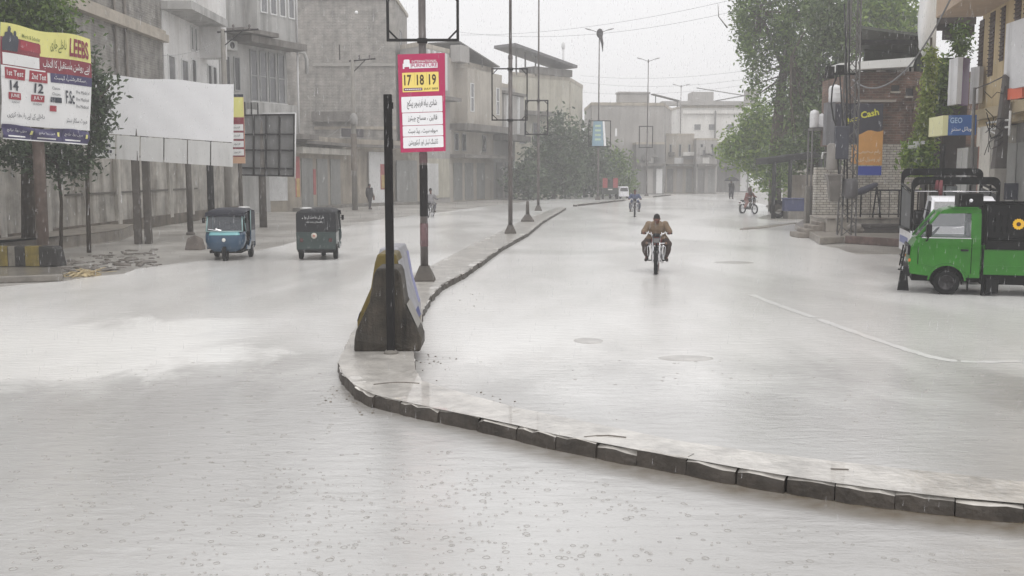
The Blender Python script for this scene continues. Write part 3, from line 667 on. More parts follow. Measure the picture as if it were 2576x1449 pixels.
posterm = [M('poster_red', C(176,98,98), 0.6, 0.2, 3, streak=0.4), M('poster_ochre', C(196,170,112), 0.6, 0.2, 3, streak=0.4), M('poster_white', C(206,206,206), 0.6, 0.1, 3, streak=0.3)]
# raised footpath ledge
lp = [G(-60,648),G(60,636),G(180,624),G(300,606),(-15.2,41.5),(XB+0.13,41.5),(XB+0.13,20),(-20,24)]
b = ppoly(M('ledge_concrete', C(138,131,122), 0.6, 0.22, 2, streak=0.4, coat=0.15), [(p[0],p[1]) for p in lp], 0.0, 0.42); tag(part(b, 'footpath', None) if False else b.build('pavement', bevel=0.04), kind='structure')
# --- white modern house with balcony
def seg_x(x, Y): return (x-1288)*Y/2600
p0, p1 = (-17.0, 51.4), (-17.0, 61.0)
r = bld('white_house', 'white house with tall windows and a railed balcony beside the brown plastered block', p0)
part(ppoly(whiteplaster, [p0, p1, (-30,61), (-30,51.4)], 0, 15.5), 'wall', r)
W = Wall(p0, p1)
b = MB(palegrey); W.box(b, -0.2, 6.2, 0.003, 1.5, 10.35, 10.75); part(b, 'canopy_slab', r)
b = MB(whiteplaster); W.box(b, 5.9, 7.0, 0.003, 1.2, 8.7, 15.4); part(b, 'stair_bay', r)
b = MB(shade); W.box(b, 0, 9.6, 0.003, 1.35, 4.95, 5.15); part(b, 'balcony_slab', r)
b = MB(M('railing_panel', C(150,150,148), 0.6, 0.1, 2, streak=0.3)); W.box(b, 0, 9.6, 1.28, 1.33, 5.2, 6.35); part(b, 'balcony_panel', r)
for k in range(7): b = MB(darksteel); W.box(b, 0.2+k*1.5, 0.28+k*1.5, 1.34, 1.42, 5.15, 6.75); part(b, 'railing_post', r)
for t in (0.5, 2.6): window(W, r, t, t+1.1, 5.4, 8.3, winw, greypane, 1, 2)
for t in (4.35, 5.0): window(W, r, t, t+0.42, 8.9, 10.2, winw, darkpane, 1, 1)
for t in (4.3, 7.2, 8.2): window(W, r, t, t+0.8, 5.4, 8.5, winw, darkpane, 1, 1)
for t in (7.3, 8.3): window(W, r, t, t+0.5, 9.0, 10.6, winw, darkpane, 1, 1)
for t in (7.4, 8.6): window(W, r, t, t+0.4, 11.8, 12.7, winw, darkpane, 1, 1)
# --- pale grey house with window bays
p0, p1 = (-17.0, 61.2), (-14.35, 67.0)
r = bld('grey_house', 'pale grey narrow house with window bays, concrete sunshades and a white corner pipe', p0)
part(ppoly(palegrey, [p0, p1, (-26,72), (-29,61.2)], 0, 17.5), 'wall', r)
W = Wall(p0, p1); Lw = W.len
b = MB(palegrey); W.box(b, 2.4, Lw-0.1, 0.003, 0.9, 10.5, 17.4); part(b, 'upper_bay', r)
b = MB(shade); W.box(b, 1.2, Lw+0.3, 0.003, 1.4, 10.1, 10.5); part(b, 'sunshade', r)
b = MB(shade); W.box(b, 0.2, 3.4, 0.003, 1.7, 10.55, 10.8); part(b, 'sunshade', r)
b = MB(palegrey); W.box(b, 2.4, Lw-0.1, 0.003, 0.8, 4.9, 6.7); part(b, 'window_apron', r)
b = MB(shade); W.box(b, 1.6, Lw+0.8, 0.003, 1.8, 4.55, 4.88); part(b, 'sunshade', r)
for t in (2.7, 3.6, 4.5, 5.4): window(W, r, t, t+0.7, 6.8, 9.9, wing, greypane, 1, 2, sill=whiteplaster)
W2 = Wall(W(0,0,0.9).to_2d(), W(Lw,0,0.9).to_2d())
for t in (2.7, 3.6, 4.5, 5.4): window(W2, r, t, t+0.66, 12.0, 15.5, winw, greypane, 1, 1)
for t in (0.3, 1.2): window(W, r, t, t+0.55, 7.3, 9.3, wing, darkpane, 1, 1)
b = MB(palegrey); W.box(b, 0.05, 1.9, 0.003, 1.1, 4.6, 6.2); part(b, 'balcony_panel', r)
for k in range(4): b = MB(darksteel); W.box(b, 0.1+k*0.6, 0.17+k*0.6, 1.105, 1.16, 4.9, 6.6); part(b, 'railing_post', r)
b = MB(winw); b.tube([W(Lw-0.15,5.0,0.95), W(Lw-0.15,10.0,0.95)], 0.06, 7); b.tube([W(Lw-0.15,10.6,0.98), W(Lw-0.15,17.2,0.98)], 0.06, 7); part(b, 'drain_pipe', r)
b = MB(palegrey); b.tube([W(Lw+0.2,10.15,0.6), W(Lw+0.9,10.1,0.7), W(Lw+1.1,9.7,0.75), W(Lw+1.1,8.8,0.75)], 0.12, 8); part(b, 'elbow_pipe', r)
acm = M('aircon_white', C(196,196,194), 0.5, 0.08, 3, streak=0.3)
def aircon(W, r, t, z, o=0.0):
    b = MB(acm); W.box(b, t, t+0.8, o+0.02, o+0.36, z, z+0.55); q = b.build('air_conditioner', r, world=r.location, bevel=0.02)
    b = MB(darkpane); c = W(t+0.32, z+0.28, o+0.365); b.lathe([(0.2,0),(0.2,0.012)], c=c, axis=W.n, seg=14); b.build('fan_grille', q, world=r.location)
aircon(W, r, 0.4, 9.6); aircon(W, r, 1.4, 5.0, 1.1)
# --- huge blank block
YB = 84.0
r = bld('blank_block', 'huge blank brown-grey block with a flat roof behind the pink sign', (-13.6, YB))
pc_ = [(-18.2,YB),(-9.3,YB),(-9.3,93.5),(-18.2,93.5)]
part(ppoly(brickmat('blank_grey_brick', C(163,158,152), C(152,147,142), C(166,163,159), bw=0.3, rh=0.12, worn=0.3, streak=0.4), pc_, 0, 16.1), 'wall', r)
b = MB(trimc); b.prism([(p[0]+(0.12 if p[0] > -12 else -0.12), p[1]+(-0.12 if p[1] < 90 else .12), 16.1) for p in pc_], (0,0,0.28)); part(b, 'parapet', r)
W = Wall((-18.2,YB),(-9.3,YB)); b = MB(M('floor_band', C(158,155,150), 0.85, 0.1, 1)); W.box(b, 2.3, 8.9, 0.003, 0.09, 10.9, 11.15); part(b, 'floor_band', r); b = MB(trimc); W.box(b, 2.3, 8.9, 0.003, 0.07, 5.9, 6.15); part(b, 'floor_band', r)
b = MB(shade); W.box(b, 2.2, 5.6, 0.003, 0.55, 6.5, 7.3); part(b, 'sunshade', r)
b = MB(M('slot_dark', C(52,48,46), 0.8)); W.box(b, 4.4, 4.5, 0.004, 0.02, 11.4, 12.6); part(b, 'slot', r)
b = MB(M('spot_bright', C(250,250,250), 0.5)); b.lathe([(0.14,0),(0.14,0.05)], c=W(5.85,15.1,0.0), axis=(0,-1,0), seg=12); part(b, 'vent_hole', r)
W = Wall((-9.3,YB),(-9.3,93.5)); 
for z in (11.6, 7.4): window(W, r, 3.2, 4.6, z, z+2.6, wing, darkpane, 1, 2)
# --- shop row in front of it, following the bend
r = bld('shop_row', 'low row of shuttered shops with faded painted walls along the bend', (-12.2, 75))
pts = [(-16.3,64.3),(-13.9,66.2),(-12.2,75),(-9.6,79.2),(-7.3,82),(-8.6,84),(-14,78),(-16.6,68)]
part(ppoly(M('shop_plaster', C(164,156,144), 0.85, 0.2, 0.8, streak=0.7, dark=(0.45,0.42,0.4)), pts, 0, 4.9), 'wall', r)
W = Wall((-13.9,66.2),(-12.2,75)); W3 = Wall((-12.2,75),(-7.3,82))
b = MB(shade); W.box(b, -0.1, W.len, 0.003, 1.0, 4.3, 4.5); W3.box(b, 0.5, W3.len, 0.003, 1.0, 4.3, 4.5); part(b, 'sunshade', r)
b = MB(M('shade_pale', C(190,186,178), 0.8, 0.12, 2, streak=0.4)); W.box(b, -0.1, W.len, 0.003, 0.7, 3.7, 4.1); part(b, 'signboard', r)
for t in (1.2, 3.9, 6.4): b = MB(shutter); W.box(b, t, t+1.9, 0.003, 0.06, 0.1, 3.4); part(b, 'shutter', r)
b = MB(winw); W3.box(b, 2.7, 5.3, 0.003, 0.08, 0.1, 4.0); part(b, 'gate', r)
b = MB(shutter); W3.box(b, 5.8, 8.2, 0.003, 0.06, 0.1, 3.4); part(b, 'shutter', r)
b = MB(posterm[0]); W3.box(b, 3.9, 4.7, 0.082, 0.1, 1.2, 3.1); b.use(posterm[1]); W3.box(b, 4.0, 4.6, 0.1, 0.11, 1.3, 2.3); part(b, 'poster', r)
b = MB(posterm[0]); W.box(b, 0.25, 0.95, 0.003, 0.03, 0.9, 3.5); b.use(posterm[1]); W.box(b, 0.35, 0.85, 0.03, 0.04, 0.9, 2.1); part(b, 'poster', r)
b = MB(posterm[0]); W.box(b, 3.25, 3.7, 0.003, 0.03, 1.0, 2.7); part(b, 'poster', r)
Wl = Wall((-16.3,64.3),(-13.9,66.2)); b = MB(posterm[2]); Wl.box(b, 0.3, 2.6, 0.003, 0.04, 0.7, 3.2); part(b, 'painted_panel', r)
b = MB(concrete); W.box(b, -0.3, W.len+0.2, 0.003, 0.7, 0, 0.22); W3.box(b, 0.2, W3.len, 0.003, 0.7, 0, 0.215); part(b, 'step', r)
# sign strip on the shop roof
b = MB(M('strip_dark', C(74,70,72), 0.6)); W3.box(b, -0.6, 1.6, 0.5, 0.6, 5.0, 5.6); part(b, 'sign_strip', r)
# --- hoardings -------------------------------------------------
def plane(o, pr, pl_top):    # origin bottom left, point bottom right, point top left
    U = (pr-o); V = (pl_top-o); return o, U, V
# printed banner on a pole
maroon = M('print_maroon', C(136,58,70), 0.5, 0.08, 2); pyel = M('print_yellow', C(226,222,140), 0.5, 0.05, 2); pwhite = M('print_white', C(232,232,232), 0.5, 0.03, 2); pnavy = M('print_navy', C(72,68,104), 0.5, 0.06, 2); pink2 = M('print_ink', C(58,62,72), 0.5); pred = M('print_red', C(160,60,72), 0.5)
bl, br, tl, tr = P(2,313,28.0), P(228,329,31.0), P(2,58,28.0), P(228,97,31.0)
r = thing('banner', 'printed yellow, maroon and white admission test banner with 14 June on a pole', 'banner', bl)
nrm = (br-bl).cross(tl-bl).normalized()
def bp_(u, v, off=0.0):
    top = 0.035*math.sin(u*9+1.0)*v*v; wv = 0.035*math.sin(u*11+v*6)+0.003*math.sin(u*31-v*19)
    return bl + (br-bl)*u + (tl-bl)*v*(1-u) + (tr-br)*v*u + Vector((0,0,top)) + nrm*(off*2.2+wv)
def cell(mb, u0, u1, v0, v1, off, nu=10, nv=6):
    nu = max(2, int((u1-u0)*24)); nv = max(1, int((v1-v0)*12))
    mb.add([bp_(u0+(u1-u0)*i/nu, v0+(v1-v0)*j/nv, off) for j in range(nv+1) for i in range(nu+1)],
           [(j*(nu+1)+i, j*(nu+1)+i+1, (j+1)*(nu+1)+i+1, (j+1)*(nu+1)+i) for j in range(nv) for i in range(nu)], True)
def btxt(mb, s, u0, u1, v0, v1, off=0.012, bold=0.0):
    vs, fs = text_geo(s, bold); mb.add([bp_(u0+(u1-u0)*a, v0+(v1-v0)*c, off) for a, c in vs], fs)
q = MB(pwhite); cell(q, 0, 1, 0, 1, 0); q.use(M('banner_back', C(170,170,170), 0.6)); cell(q, 0, 1, 0, 1, -0.004)
q.use(pyel); cell(q, 0, 1, 0.735, 1.0, 0.004); q.use(maroon); cell(q, 0, 0.40, 0.735, 0.865, 0.007); cell(q, 0, 1, 0.575, 0.735, 0.004)
q.use(pnavy); cell(q, 0.52, 1, 0.478, 0.575, 0.004); q.use(pwhite); cell(q, 0.02, 0.39, 0.60, 0.715, 0.008); cell(q, 0, 0.46, 0.478, 0.59, 0.006)
q.use(pred); cell(q, 0.04, 0.25, 0.462, 0.575, 0.008); cell(q, 0.29, 0.48, 0.462, 0.575, 0.008); cell(q, 0.07, 0.21, 0.26, 0.33, 0.008); cell(q, 0.32, 0.45, 0.26, 0.33, 0.008)
cell(q, 0.51, 0.58, 0.175, 0.235, 0.008); cell(q, 0.19, 0.41, 0.765, 0.855, 0.009)
q.use(pink2); cell(q, 0.515, 0.645, 0.27, 0.325, 0.008)
q.build('sheet', r, world=r.location)
q = MB(maroon); btxt(q, 'LEEBS', 0.735, 0.965, 0.765, 0.955, 0.012, 0.03); q.use(M('print_green', C(110,120,60), 0.5)); btxt(q, urdu('داخلے جاری'), 0.53, 0.70, 0.79, 0.93, 0.012, 0.01); btxt(q, 'Merit & Scholar', 0.20, 0.41, 0.885, 0.925, 0.012, 0.005)
q.use(pwhite); btxt(q, urdu('اپنے روشن مستقبل کا انتخاب'), 0.43, 0.97, 0.60, 0.71, 0.012, 0.006); btxt(q, '1st Test', 0.06, 0.23, 0.495, 0.55, 0.014, 0.012); btxt(q, '2nd Test', 0.31, 0.46, 0.49, 0.55, 0.014, 0.012)
btxt(q, 'JUNE', 0.09, 0.19, 0.275, 0.317, 0.014, 0.012); btxt(q, 'JULY', 0.34, 0.43, 0.275, 0.317, 0.014, 0.012); btxt(q, urdu('سکالرشپ ٹیسٹ'), 0.56, 0.92, 0.50, 0.555, 0.012, 0.004)
q.use(pink2); btxt(q, '14', 0.09, 0.185, 0.35, 0.45, 0.012, 0.03); btxt(q, '12', 0.345, 0.435, 0.35, 0.45, 0.012, 0.03); btxt(q, 'F.Sc', 0.70, 0.81, 0.27, 0.41, 0.012, 0.02)
for v in (0.405, 0.345): btxt(q, 'Classes', 0.53, 0.63, v, v+0.03, 0.012)
for v in (0.385, 0.31, 0.235): btxt(q, 'Pre Medical', 0.83, 0.97, v, v+0.035, 0.012)
btxt(q, urdu('داخلے کے لیے رابطہ کریں'), 0.05, 0.46, 0.07, 0.135, 0.012); btxt(q, urdu('میرٹ سکالر سنٹر'), 0.69, 0.96, 0.06, 0.125, 0.012); btxt(q, 'SUNDAY', 0.10, 0.19, 0.225, 0.245, 0.012); btxt(q, 'SUNDAY', 0.34, 0.43, 0.225, 0.245, 0.012)
q.build('lettering', r, world=r.location)
q = MB(M('print_figure', C(70,74,84), 0.6))     # three small printed figures
for u, s in ((0.075,1.0),(0.13,0.85),(0.045,0.75)):
    vs = [(-.5,0),(.5,0),(.6,.55),(.42,.74),(.18,.78),(.2,.9),(.1,1),(-.1,1),(-.2,.9),(-.18,.78),(-.42,.74),(-.6,.55)]
    q.add([bp_(u + a*0.075*s, 0.735 + c*0.235*s, 0.015) for a, c in vs], [tuple(range(len(vs)))])
q.build('picture', r, world=r.location)
# violet strip below
bl2, br2, tl2, tr2 = P(6,349,27.95), P(222,365,30.9), P(6,314,27.95), P(226,331,30.95)
r = thing('banner', 'violet banner strip with white lettering hung below the yellow admission banner', 'banner', bl2)
sav = (bl, br, tl, tr); bl, br, tl, tr = bl2, br2, tl2, tr2
q = MB(pnavy); cell(q, 0, 1, 0, 1, 0); q.use(pwhite); cell(q, 0, 1, 0.0, 0.08, 0.004)
for u in (0.33, 0.66): q.use(M('navy_gap', C(52,50,80), 0.6)); cell(q, u, u+0.012, 0.1, 1, 0.005)
q.build('sheet', r, world=r.location)
q = MB(pwhite)
for u in (0.05, 0.38, 0.70): btxt(q, urdu('مین روڈ برانچ'), u, u+0.2, 0.5, 0.78, 0.01); cell(q, u, u+0.2, 0.2, 0.3, 0.008)
q.use(pyel)
for u in (0.29, 0.61, 0.94): cell(q, u, u+0.025, 0.45, 0.75, 0.01)
q.build('lettering', r, world=r.location)
bl, br, tl, tr = sav
# pole of the banner
p = (seg_x(96, 29.4), 29.5); r = thing('banner_pole', 'rust-stained thick pole holding the printed banner', 'pole', (*p, 0))
b = MB(M('rusty_pole', C(118,104,96), 0.6, 0.25, 3, streak=0.7, dark=(0.4,0.2,0.16))); b.tube([(0,0.15,0),(0,0.2,5.0),(0,0.3,6.3)], [0.17,0.16,0.15], 12); b.build('shaft', r)
for z in (6.2, 4.1): b = MB(darksteel); b.tube([(-0.5,0.1,z),(0,0.5,z),(0.9,1.5,z)], 0.04, 6); b.build('crossbar', r)
# big blank billboard
bl, br, tl, tr = P(229,396,35.6), P(587,420,37.2), P(232,186,35.6), P(588,213,37.2)
r = thing('billboard', 'big blank white billboard on two thick dark posts', 'billboard', ((bl.x+br.x)/2, 36.4, 0))
U = br-bl
def q4(u, v, o=0.0):
    n = U.cross(tl-bl).normalized(); return bl + (br-bl)*u + (tl-bl)*v*(1-u) + (tr-br)*v*u + n*o
b = MB(white_sheet); nu, nv = 24, 10
b.add([q4(i/nu, 0.30+0.70*j/nv, 0.015*math.sin(i*0.9+j*0.5)*math.sin(j*0.6)) + Vector((0,0,0.03*math.sin(i*0.55)*(j/nv))) for j in range(nv+1) for i in range(nu+1)], [(j*(nu+1)+i, j*(nu+1)+i+1, (j+1)*(nu+1)+i+1, (j+1)*(nu+1)+i) for j in range(nv) for i in range(nu)], True)
b.build('sheet', r, world=r.location)
lower = M('lower_sheet', C(206,206,205), 0.5, 0.06, 1.0, streak=0.25)
for k in range(6):
    u0, u1 = k/6+0.004, (k+1)/6-0.004; b = MB(lower); o = 0.02*(k % 2)
    b.add([q4(u0,0.0,o), q4(u1,0.0,o), q4(u1,0.29,o), q4(u0,0.29,o)], [(0,1,2,3)]); b.build('lower_panel', r, world=r.location)
b = MB(greysteel)
for v in (0.05, 0.32, 0.62, 0.95): b.tube([q4(0.01,v,-0.08), q4(0.99,v,-0.08)], 0.04, 6)
for u in (0.02, 0.2, 0.5, 0.8, 0.98): b.tube([q4(u,0.03,-0.13), q4(u,0.97,-0.13)], 0.04, 6)
b.build('back_frame', r, world=r.location)
postm = M('post_concrete', C(92,87,82), 0.7, 0.25, 2, streak=0.6, dark=(0.5,0.47,0.45))
for x, Y in ((348,36.2),(374,36.35)):
    b = MB(postm); X = seg_x(x,Y); b.bx(X-0.125, X+0.125, Y-0.12, Y+0.04, 0, 5.6); b.build('post', r, world=r.location, bevel=0.02)
b = MB(pink2); n = U.cross(tl-bl).normalized()
for v, ln in ((0.22,0.07),(0.14,0.09),(0.07,0.10)):
    for k in range(5):
        u = 0.045 + ln*k/5; b.add([q4(u,v,0.026), q4(u+ln/6.5,v,0.026), q4(u+ln/6.5,v+0.035,0.026), q4(u,v+0.035,0.026)], [(0,1,2,3)])
b.build('lettering', r, world=r.location)
# slim yellow and white sign strip at its end
Y = 38.6; r = thing('strip_sign', 'slim upright sign with yellow head and white bars at the end of the blank billboard', 'sign', P(600,412,Y))
a, c = P(585,411,Y), P(612,244,Y); xa, xb, za, zb = a.x, c.x, a.z, c.z; hh = zb-za
b = MB(M('strip_board', C(206,168,140), 0.6, 0.08)); b.bx(xa, xb, Y, Y+0.05, za, zb); b.use(pyel); b.bx(xa+0.002, xb-0.002, Y-0.008, Y-0.002, za+hh*0.70, zb-0.01); b.use(pink2); b.bx(xa, xb, Y-0.012, Y-0.004, zb+0.003, zb+0.1)
b.use(maroon); b.bx(xa+0.002, xb-0.002, Y-0.007, Y-0.002, za+hh*0.10, za+hh*0.69)
for k in range(4): b.use(pwhite); b.bx(xa+0.01, xb-0.03, Y-0.016, Y-0.009, za+hh*(0.12+0.125*k), za+hh*(0.215+0.125*k)); b.use(pink2); b.text(urdu('فرنیچر'), (xa+0.07, Y-0.016, za+hh*(0.145+0.125*k)), (1,0,0), (0,0,1), 0.24, 0.11, 0.004)
b.build('board', r, world=r.location)
b = MB(postm); b.tube([((xa+xb)/2, Y+0.14, 0), ((xa+xb)/2, Y+0.14, zb)], 0.08, 8); b.build('post', r, world=r.location)
for x, Y, lab, h, rad in ((479,41.5,'slim weathered post under the blank billboard, left of the blue rickshaw',4.4,0.12),(533,43.0,'black post rising behind the roof of the blue rickshaw',4.5,0.15)):
    X = seg_x(x, Y); b = MB(postm if x < 500 else darksteel); b.tube([(X,Y,0),(X,Y,h*0.5),(X,Y,h)], [rad,rad*0.95,rad*0.9], 9); b.lathe([(rad*1.5,0.0),(rad*1.5,0.06),(rad,0.12)], c=(X,Y,0), seg=10)
    tag(b.build('timber_post' if x < 500 else 'billboard_post', world=(X,Y,0)), lab, 'post')
# dark bare hoarding grid
Y = 46.8; r = thing('hoarding_frame', 'dark sheet-metal hoarding with a bare rib grid on one post', 'billboard', (seg_x(659,Y), Y, 0))
bl, br, tl, tr = P(606,440,Y-0.3), P(739,443,Y+0.8), P(606,290,Y-0.3), P(741,288,Y+0.8)
b = MB(M('hoarding_sheet', C(106,106,106), 0.6, 0.2, 1.5, streak=0.6)); n = (br-bl).cross(tl-bl).normalized(); b.prism([bl-n*0.06, br-n*0.06, tr-n*0.06, tl-n*0.06], -n*0.03); b.build('sheet', r, world=r.location)
b = MB(darksteel)
def q5(u, v): return bl + (br-bl)*u + (tl-bl)*v*(1-u) + (tr-br)*v*u
for u in (0.0, 0.24, 0.47, 0.72, 1.0): b.tube([q5(u,0), q5(u,1)], 0.045, 6)
for v in (0.0, 0.12, 0.42, 0.68, 1.0): b.tube([q5(0,v), q5(1,v)], 0.04, 6)
b.build('rib_grid', r, world=r.location)
b = MB(postm); b.tube([(seg_x(659,Y),Y+0.3,0),(seg_x(659,Y),Y+0.3,4.8)], [0.17,0.15], 10); b.build('post', r, world=r.location)
b = MB(M('bright_edge', C(214,214,214), 0.5)); b.tube([tr+Vector((0.06,-0.05,0.05)), br+Vector((0.06,-0.05,-0.1))], 0.035, 6); b.tube([tl+(tr-tl)*0.4+Vector((0,-0.05,0.06)), tr+Vector((0.06,-0.05,0.06))], 0.025, 6); b.build('edge_strip', r, world=r.location)
# utility poles on the left pavement
def upole(x, Y, ytop, lab, arm, tilt=0):
    X = seg_x(x, Y); ht = P(x, ytop, Y).z
    r = thing('utility_pole', lab, 'utility pole', (X, Y, 0), 0, 'concrete utility poles on the left pavement')
    b = MB(M('pole_concrete', C(140,136,130), 0.8, 0.12, 2, streak=0.3)); b.tube([(0,0,0),(0,0,ht)], [0.2,0.13], 8); b.build('shaft', r)
    b = MB(darksteel); b.tube([(-arm*0.15,-0.05,ht-0.15),(arm,-0.05,ht)], 0.05, 6); b.tube([(0,-0.05,ht-0.9),(arm*0.55,-0.05,ht-0.1)], 0.03, 5); b.build('crossarm', r)
    b = MB(M('insulator', C(96,90,88), 0.3))
    for t in (0.3, 0.75): b.lathe([(0.05,0),(0.09,0.08),(0.04,0.16),(0.08,0.24),(0.03,0.34)], c=(arm*t,-0.05,ht-0.07), seg=8)
    b.build('insulators', r); return r
upole(576, 56, 74, 'concrete utility pole with a long crossarm before the pale grey house', 1.9)
r = upole(894, 68.5, 148, 'concrete utility pole with a bent crossarm before the huge blank block', 1.5)
b = MB(M('lamp_grey', C(150,148,146), 0.5)); b.ell((0.05,-0.25,P(894,300,68.5).z), (0.25,0.2,0.4)); b.ell((0.2,-0.3,P(894,306,68.5).z), (0.12,0.12,0.3)); b.build('lamp_box', r)
b = MB(M('bill_strip', C(120,112,104), 0.8, 0.2)); b.lathe([(0.21,2.6),(0.215,5.0)], seg=8, caps=False); b.build('pasted_bills', r)
# yellow and black striped blocks on a kerb
p = G(72, 688); r = thing('striped_barrier', 'yellow and black striped concrete barrier at the left edge of the road', 'road barrier', (p.x, p.y, 0.17))
b = MB(M('black_block', C(46,44,42), 0.6, 0.3, 4, streak=0.5)); b.prism([(-0.95,0,0),(0.80,0,0),(0.72,0,0.42),(0.66,0,0.50),(-0.95,0,0.50)], (0,0.4,0)); b.build('body', r, bevel=0.03)
for x0, x1 in ((-0.93,-0.50),(-0.06,0.28)): b = MB(M('block_yellow', C(116,102,48), 0.6, 0.35, 5, streak=0.8)); b.bx(x0, x1, -0.008, 0.2, 0.01, 0.508); b.build('yellow_band', r)
b = MB(M('block_white', C(120,116,108), 0.6, 0.3, 5, streak=0.6)); b.bx(-0.48, -0.32, -0.008, 0.2, 0.01, 0.506); b.build('pale_band', r)
b = MB(M('slab_wet', C(120,115,108), 0.4, 0.25, 3, streak=0.4, coat=0.4)); q = [G(-80,716),G(158,708),G(160,694),G(130,678),(-12.6,27.6),(-15.5,27.8)]
b.prism([(v[0],v[1],0.0) for v in q], (0,0,0.165)); tag(b.build('kerb_slab', bevel=0.03), kind='structure')
# stone by the wall
p = G(490, 628); b = MB(M('boulder', C(112,104,98), 0.8, 0.2, 3, streak=0.3, bump=0.5, bscale=8)); rd = random.Random(2)
b.add([(-.27,-.2,0),(.27,-.22,0),(.3,.25,0),(-.3,.25,0),(-.22,-.12,.34),(.05,-.1,.5),(.26,.1,.36),(-.15,.18,.44)], [(3,2,1,0),(0,1,5,4),(1,2,6,5),(2,3,7,6),(3,0,4,7),(4,5,6,7)])
tag(b.build('boulder', loc=(p.x,p.y,0), bevel=0.03), 'grey angular stone lying at the wall foot left of the blue rickshaw', 'stone')
# mud and rubble at the roadside
rd = random.Random(21); b = MB(M('mud_rubble', C(102,96,90), 0.5, 0.3, 3, bump=0.6, bscale=14, coat=0.2))
for i in range(110):
    x = rd.uniform(160, 400); y = rd.uniform(646, 692) - (x-160)*0.09; q = G(x, y); s = rd.uniform(0.06, 0.3)*(1 if rd.random() < 0.25 else 0.5)
    b.ell((q.x, q.y, s*0.08), (s*rd.uniform(0.8,1.8), s*rd.uniform(0.5,1), s*0.2), Quaternion((0,0,1), rd.uniform(0,3)), seg=8, rings=5)
for v in b.v: v += mnoise.noise_vector(v*3.1)*0.04
tag(b.build('rubble'), kind='stuff')
q = G(217, 693); b = MB(M('straw_litter', C(178,162,128), 0.8, 0.25, 8))
for i in range(60):
    a = rd.uniform(0, 6.28); l = rd.uniform(0.1, 0.35); x0 = rd.gauss(0, 0.22); y0 = rd.gauss(0, 0.3); z0 = 0.03+rd.uniform(0, 0.14)*max(0, 1-abs(x0)/0.5)
    b.obox((x0,y0,z0), (math.cos(a)*l/2, math.sin(a)*l/2, rd.uniform(-.04,.04)), (-math.sin(a)*0.02, math.cos(a)*0.02, 0), (0,0,0.006))
b.ell((0,0,0), (0.35,0.4,0.09), seg=10, rings=6); tag(b.build('straw_heap', loc=(q.x,q.y,0)), 'small heap of tan straw litter beside the muddy rubble', 'litter')
# ------------------------------------------------------------------ FAR END OF THE STREET
def simple(name, label, pts, z, m, base, group=None, par=0.35):
    r = bld(name, label, base, group=group); part(ppoly(m, pts, 0, z), 'wall', r)
    b = MB(trimc); c = Vector((sum(p[0] for p in pts)/len(pts), sum(p[1] for p in pts)/len(pts)))
    b.prism([(c.x+(p[0]-c.x)*1.012, c.y+(p[1]-c.y)*1.012, z) for p in pts], (0,0,par)); part(b, 'parapet', r); return r
farw = M('far_grey', C(166,163,160), 0.85, 0.12, 0.4, streak=0.4, dark=(0.6,0.58,0.56)); farw2 = M('far_beige', C(172,166,157), 0.85, 0.14, 0.4, streak=0.5, dark=(0.58,0.55,0.5)); farw3 = M('far_dark', C(130,128,127), 0.85, 0.15, 0.4, streak=0.4)
farw4 = M('far_pale', C(222,220,216), 0.8, 0.06, 0.4, streak=0.2)
# pale-topped house right behind the pink sign
A, B_, Cc, D = (-7.3,82.6), (-5.2,87.5), (-1.7,96), (0.3,101)
r = simple('striped_house', 'grey house with pale pilasters half hidden by the pink sign', [(-9.0,84.8),A,B_,(-7.5,92),(-9.0,92)], 12.3, farw, A)
W = Wall(A, B_)
for t in (0.3,1.3,2.3,3.3,4.3): b = MB(winw); W.box(b, t, t+0.35, 0.003, 0.15, 9.2, 12.2); part(b, 'pilaster', r)
b = MB(shade); W.box(b, -0.1, W.len, 0.003, 1.1, 8.3, 8.6); part(b, 'sunshade', r)
for z in (5.2, 9.3): window(W, r, 1.7, 2.2, z, z+2.2, wing, darkpane, 1, 1)
b = MB(creamp); W.box(b, 0.2, W.len-0.2, 0.003, 0.06, 0.4, 3.6); b.use(posterm[2]); W.box(b, 1.0, 3.0, 0.06, 0.09, 0.6, 3.2); part(b, 'painted_panel', r)
# tall brown house with a slanting metal roof
r = simple('gabled_house', 'tall brown house with a slanting tin roof and overhanging upper floor', [B_, Cc, (-4,101), (-8.5,92.6)], 11.6, farw2, B_)
W = Wall(B_, Cc); Lw = W.len
b = MB(farw2); W.box(b, 1.2, Lw-0.6, 0.003, 1.1, 6.6, 11.2); part(b, 'upper_bay', r)
b = MB(shade); W.box(b, 0.0, Lw-0.2, 0.003, 1.7, 6.0, 6.55); part(b, 'sunshade', r)
b = MB(shade); W.box(b, 0.0, Lw, 0.003, 1.4, 3.7, 4.0); part(b, 'sunshade', r)
b = MB(farw); W.box(b, 0.2, 2.0, 0.003, 0.9, 11.65, 13.0); part(b, 'stair_head', r)
b = MB(greysteel); b.slab([W(1.0,13.4,0.5), W(8.6,12.0,0.9), W(8.6,12.0,-2.5), W(1.0,13.4,-2.5)], 0.1); part(b, 'tin_roof', r)
for t in (3.2, 6.0, 8.2): b = MB(greysteel); b.tube([W(t,11.7,0.3), W(t,13.35-(t-1)*0.184,0.3)], 0.06, 6); part(b, 'roof_post', r)
for t in (1.7, 7.2): W1 = Wall(W(0,0,1.1).to_2d(), W(Lw,0,1.1).to_2d()); window(W1, r, t, t+0.7, 7.6, 10.0, winw, greypane, 1, 2)
for t in (0.8, 2.3, 6.6): window(W, r, t, t+0.8, 4.3, 5.8, wing, darkpane, 1, 1)
for t in (0.6, 2.9, 5.4): b = MB(shutter); W.box(b, t, t+1.7, 0.003, 0.05, 0.1, 3.3); part(b, 'shutter', r)
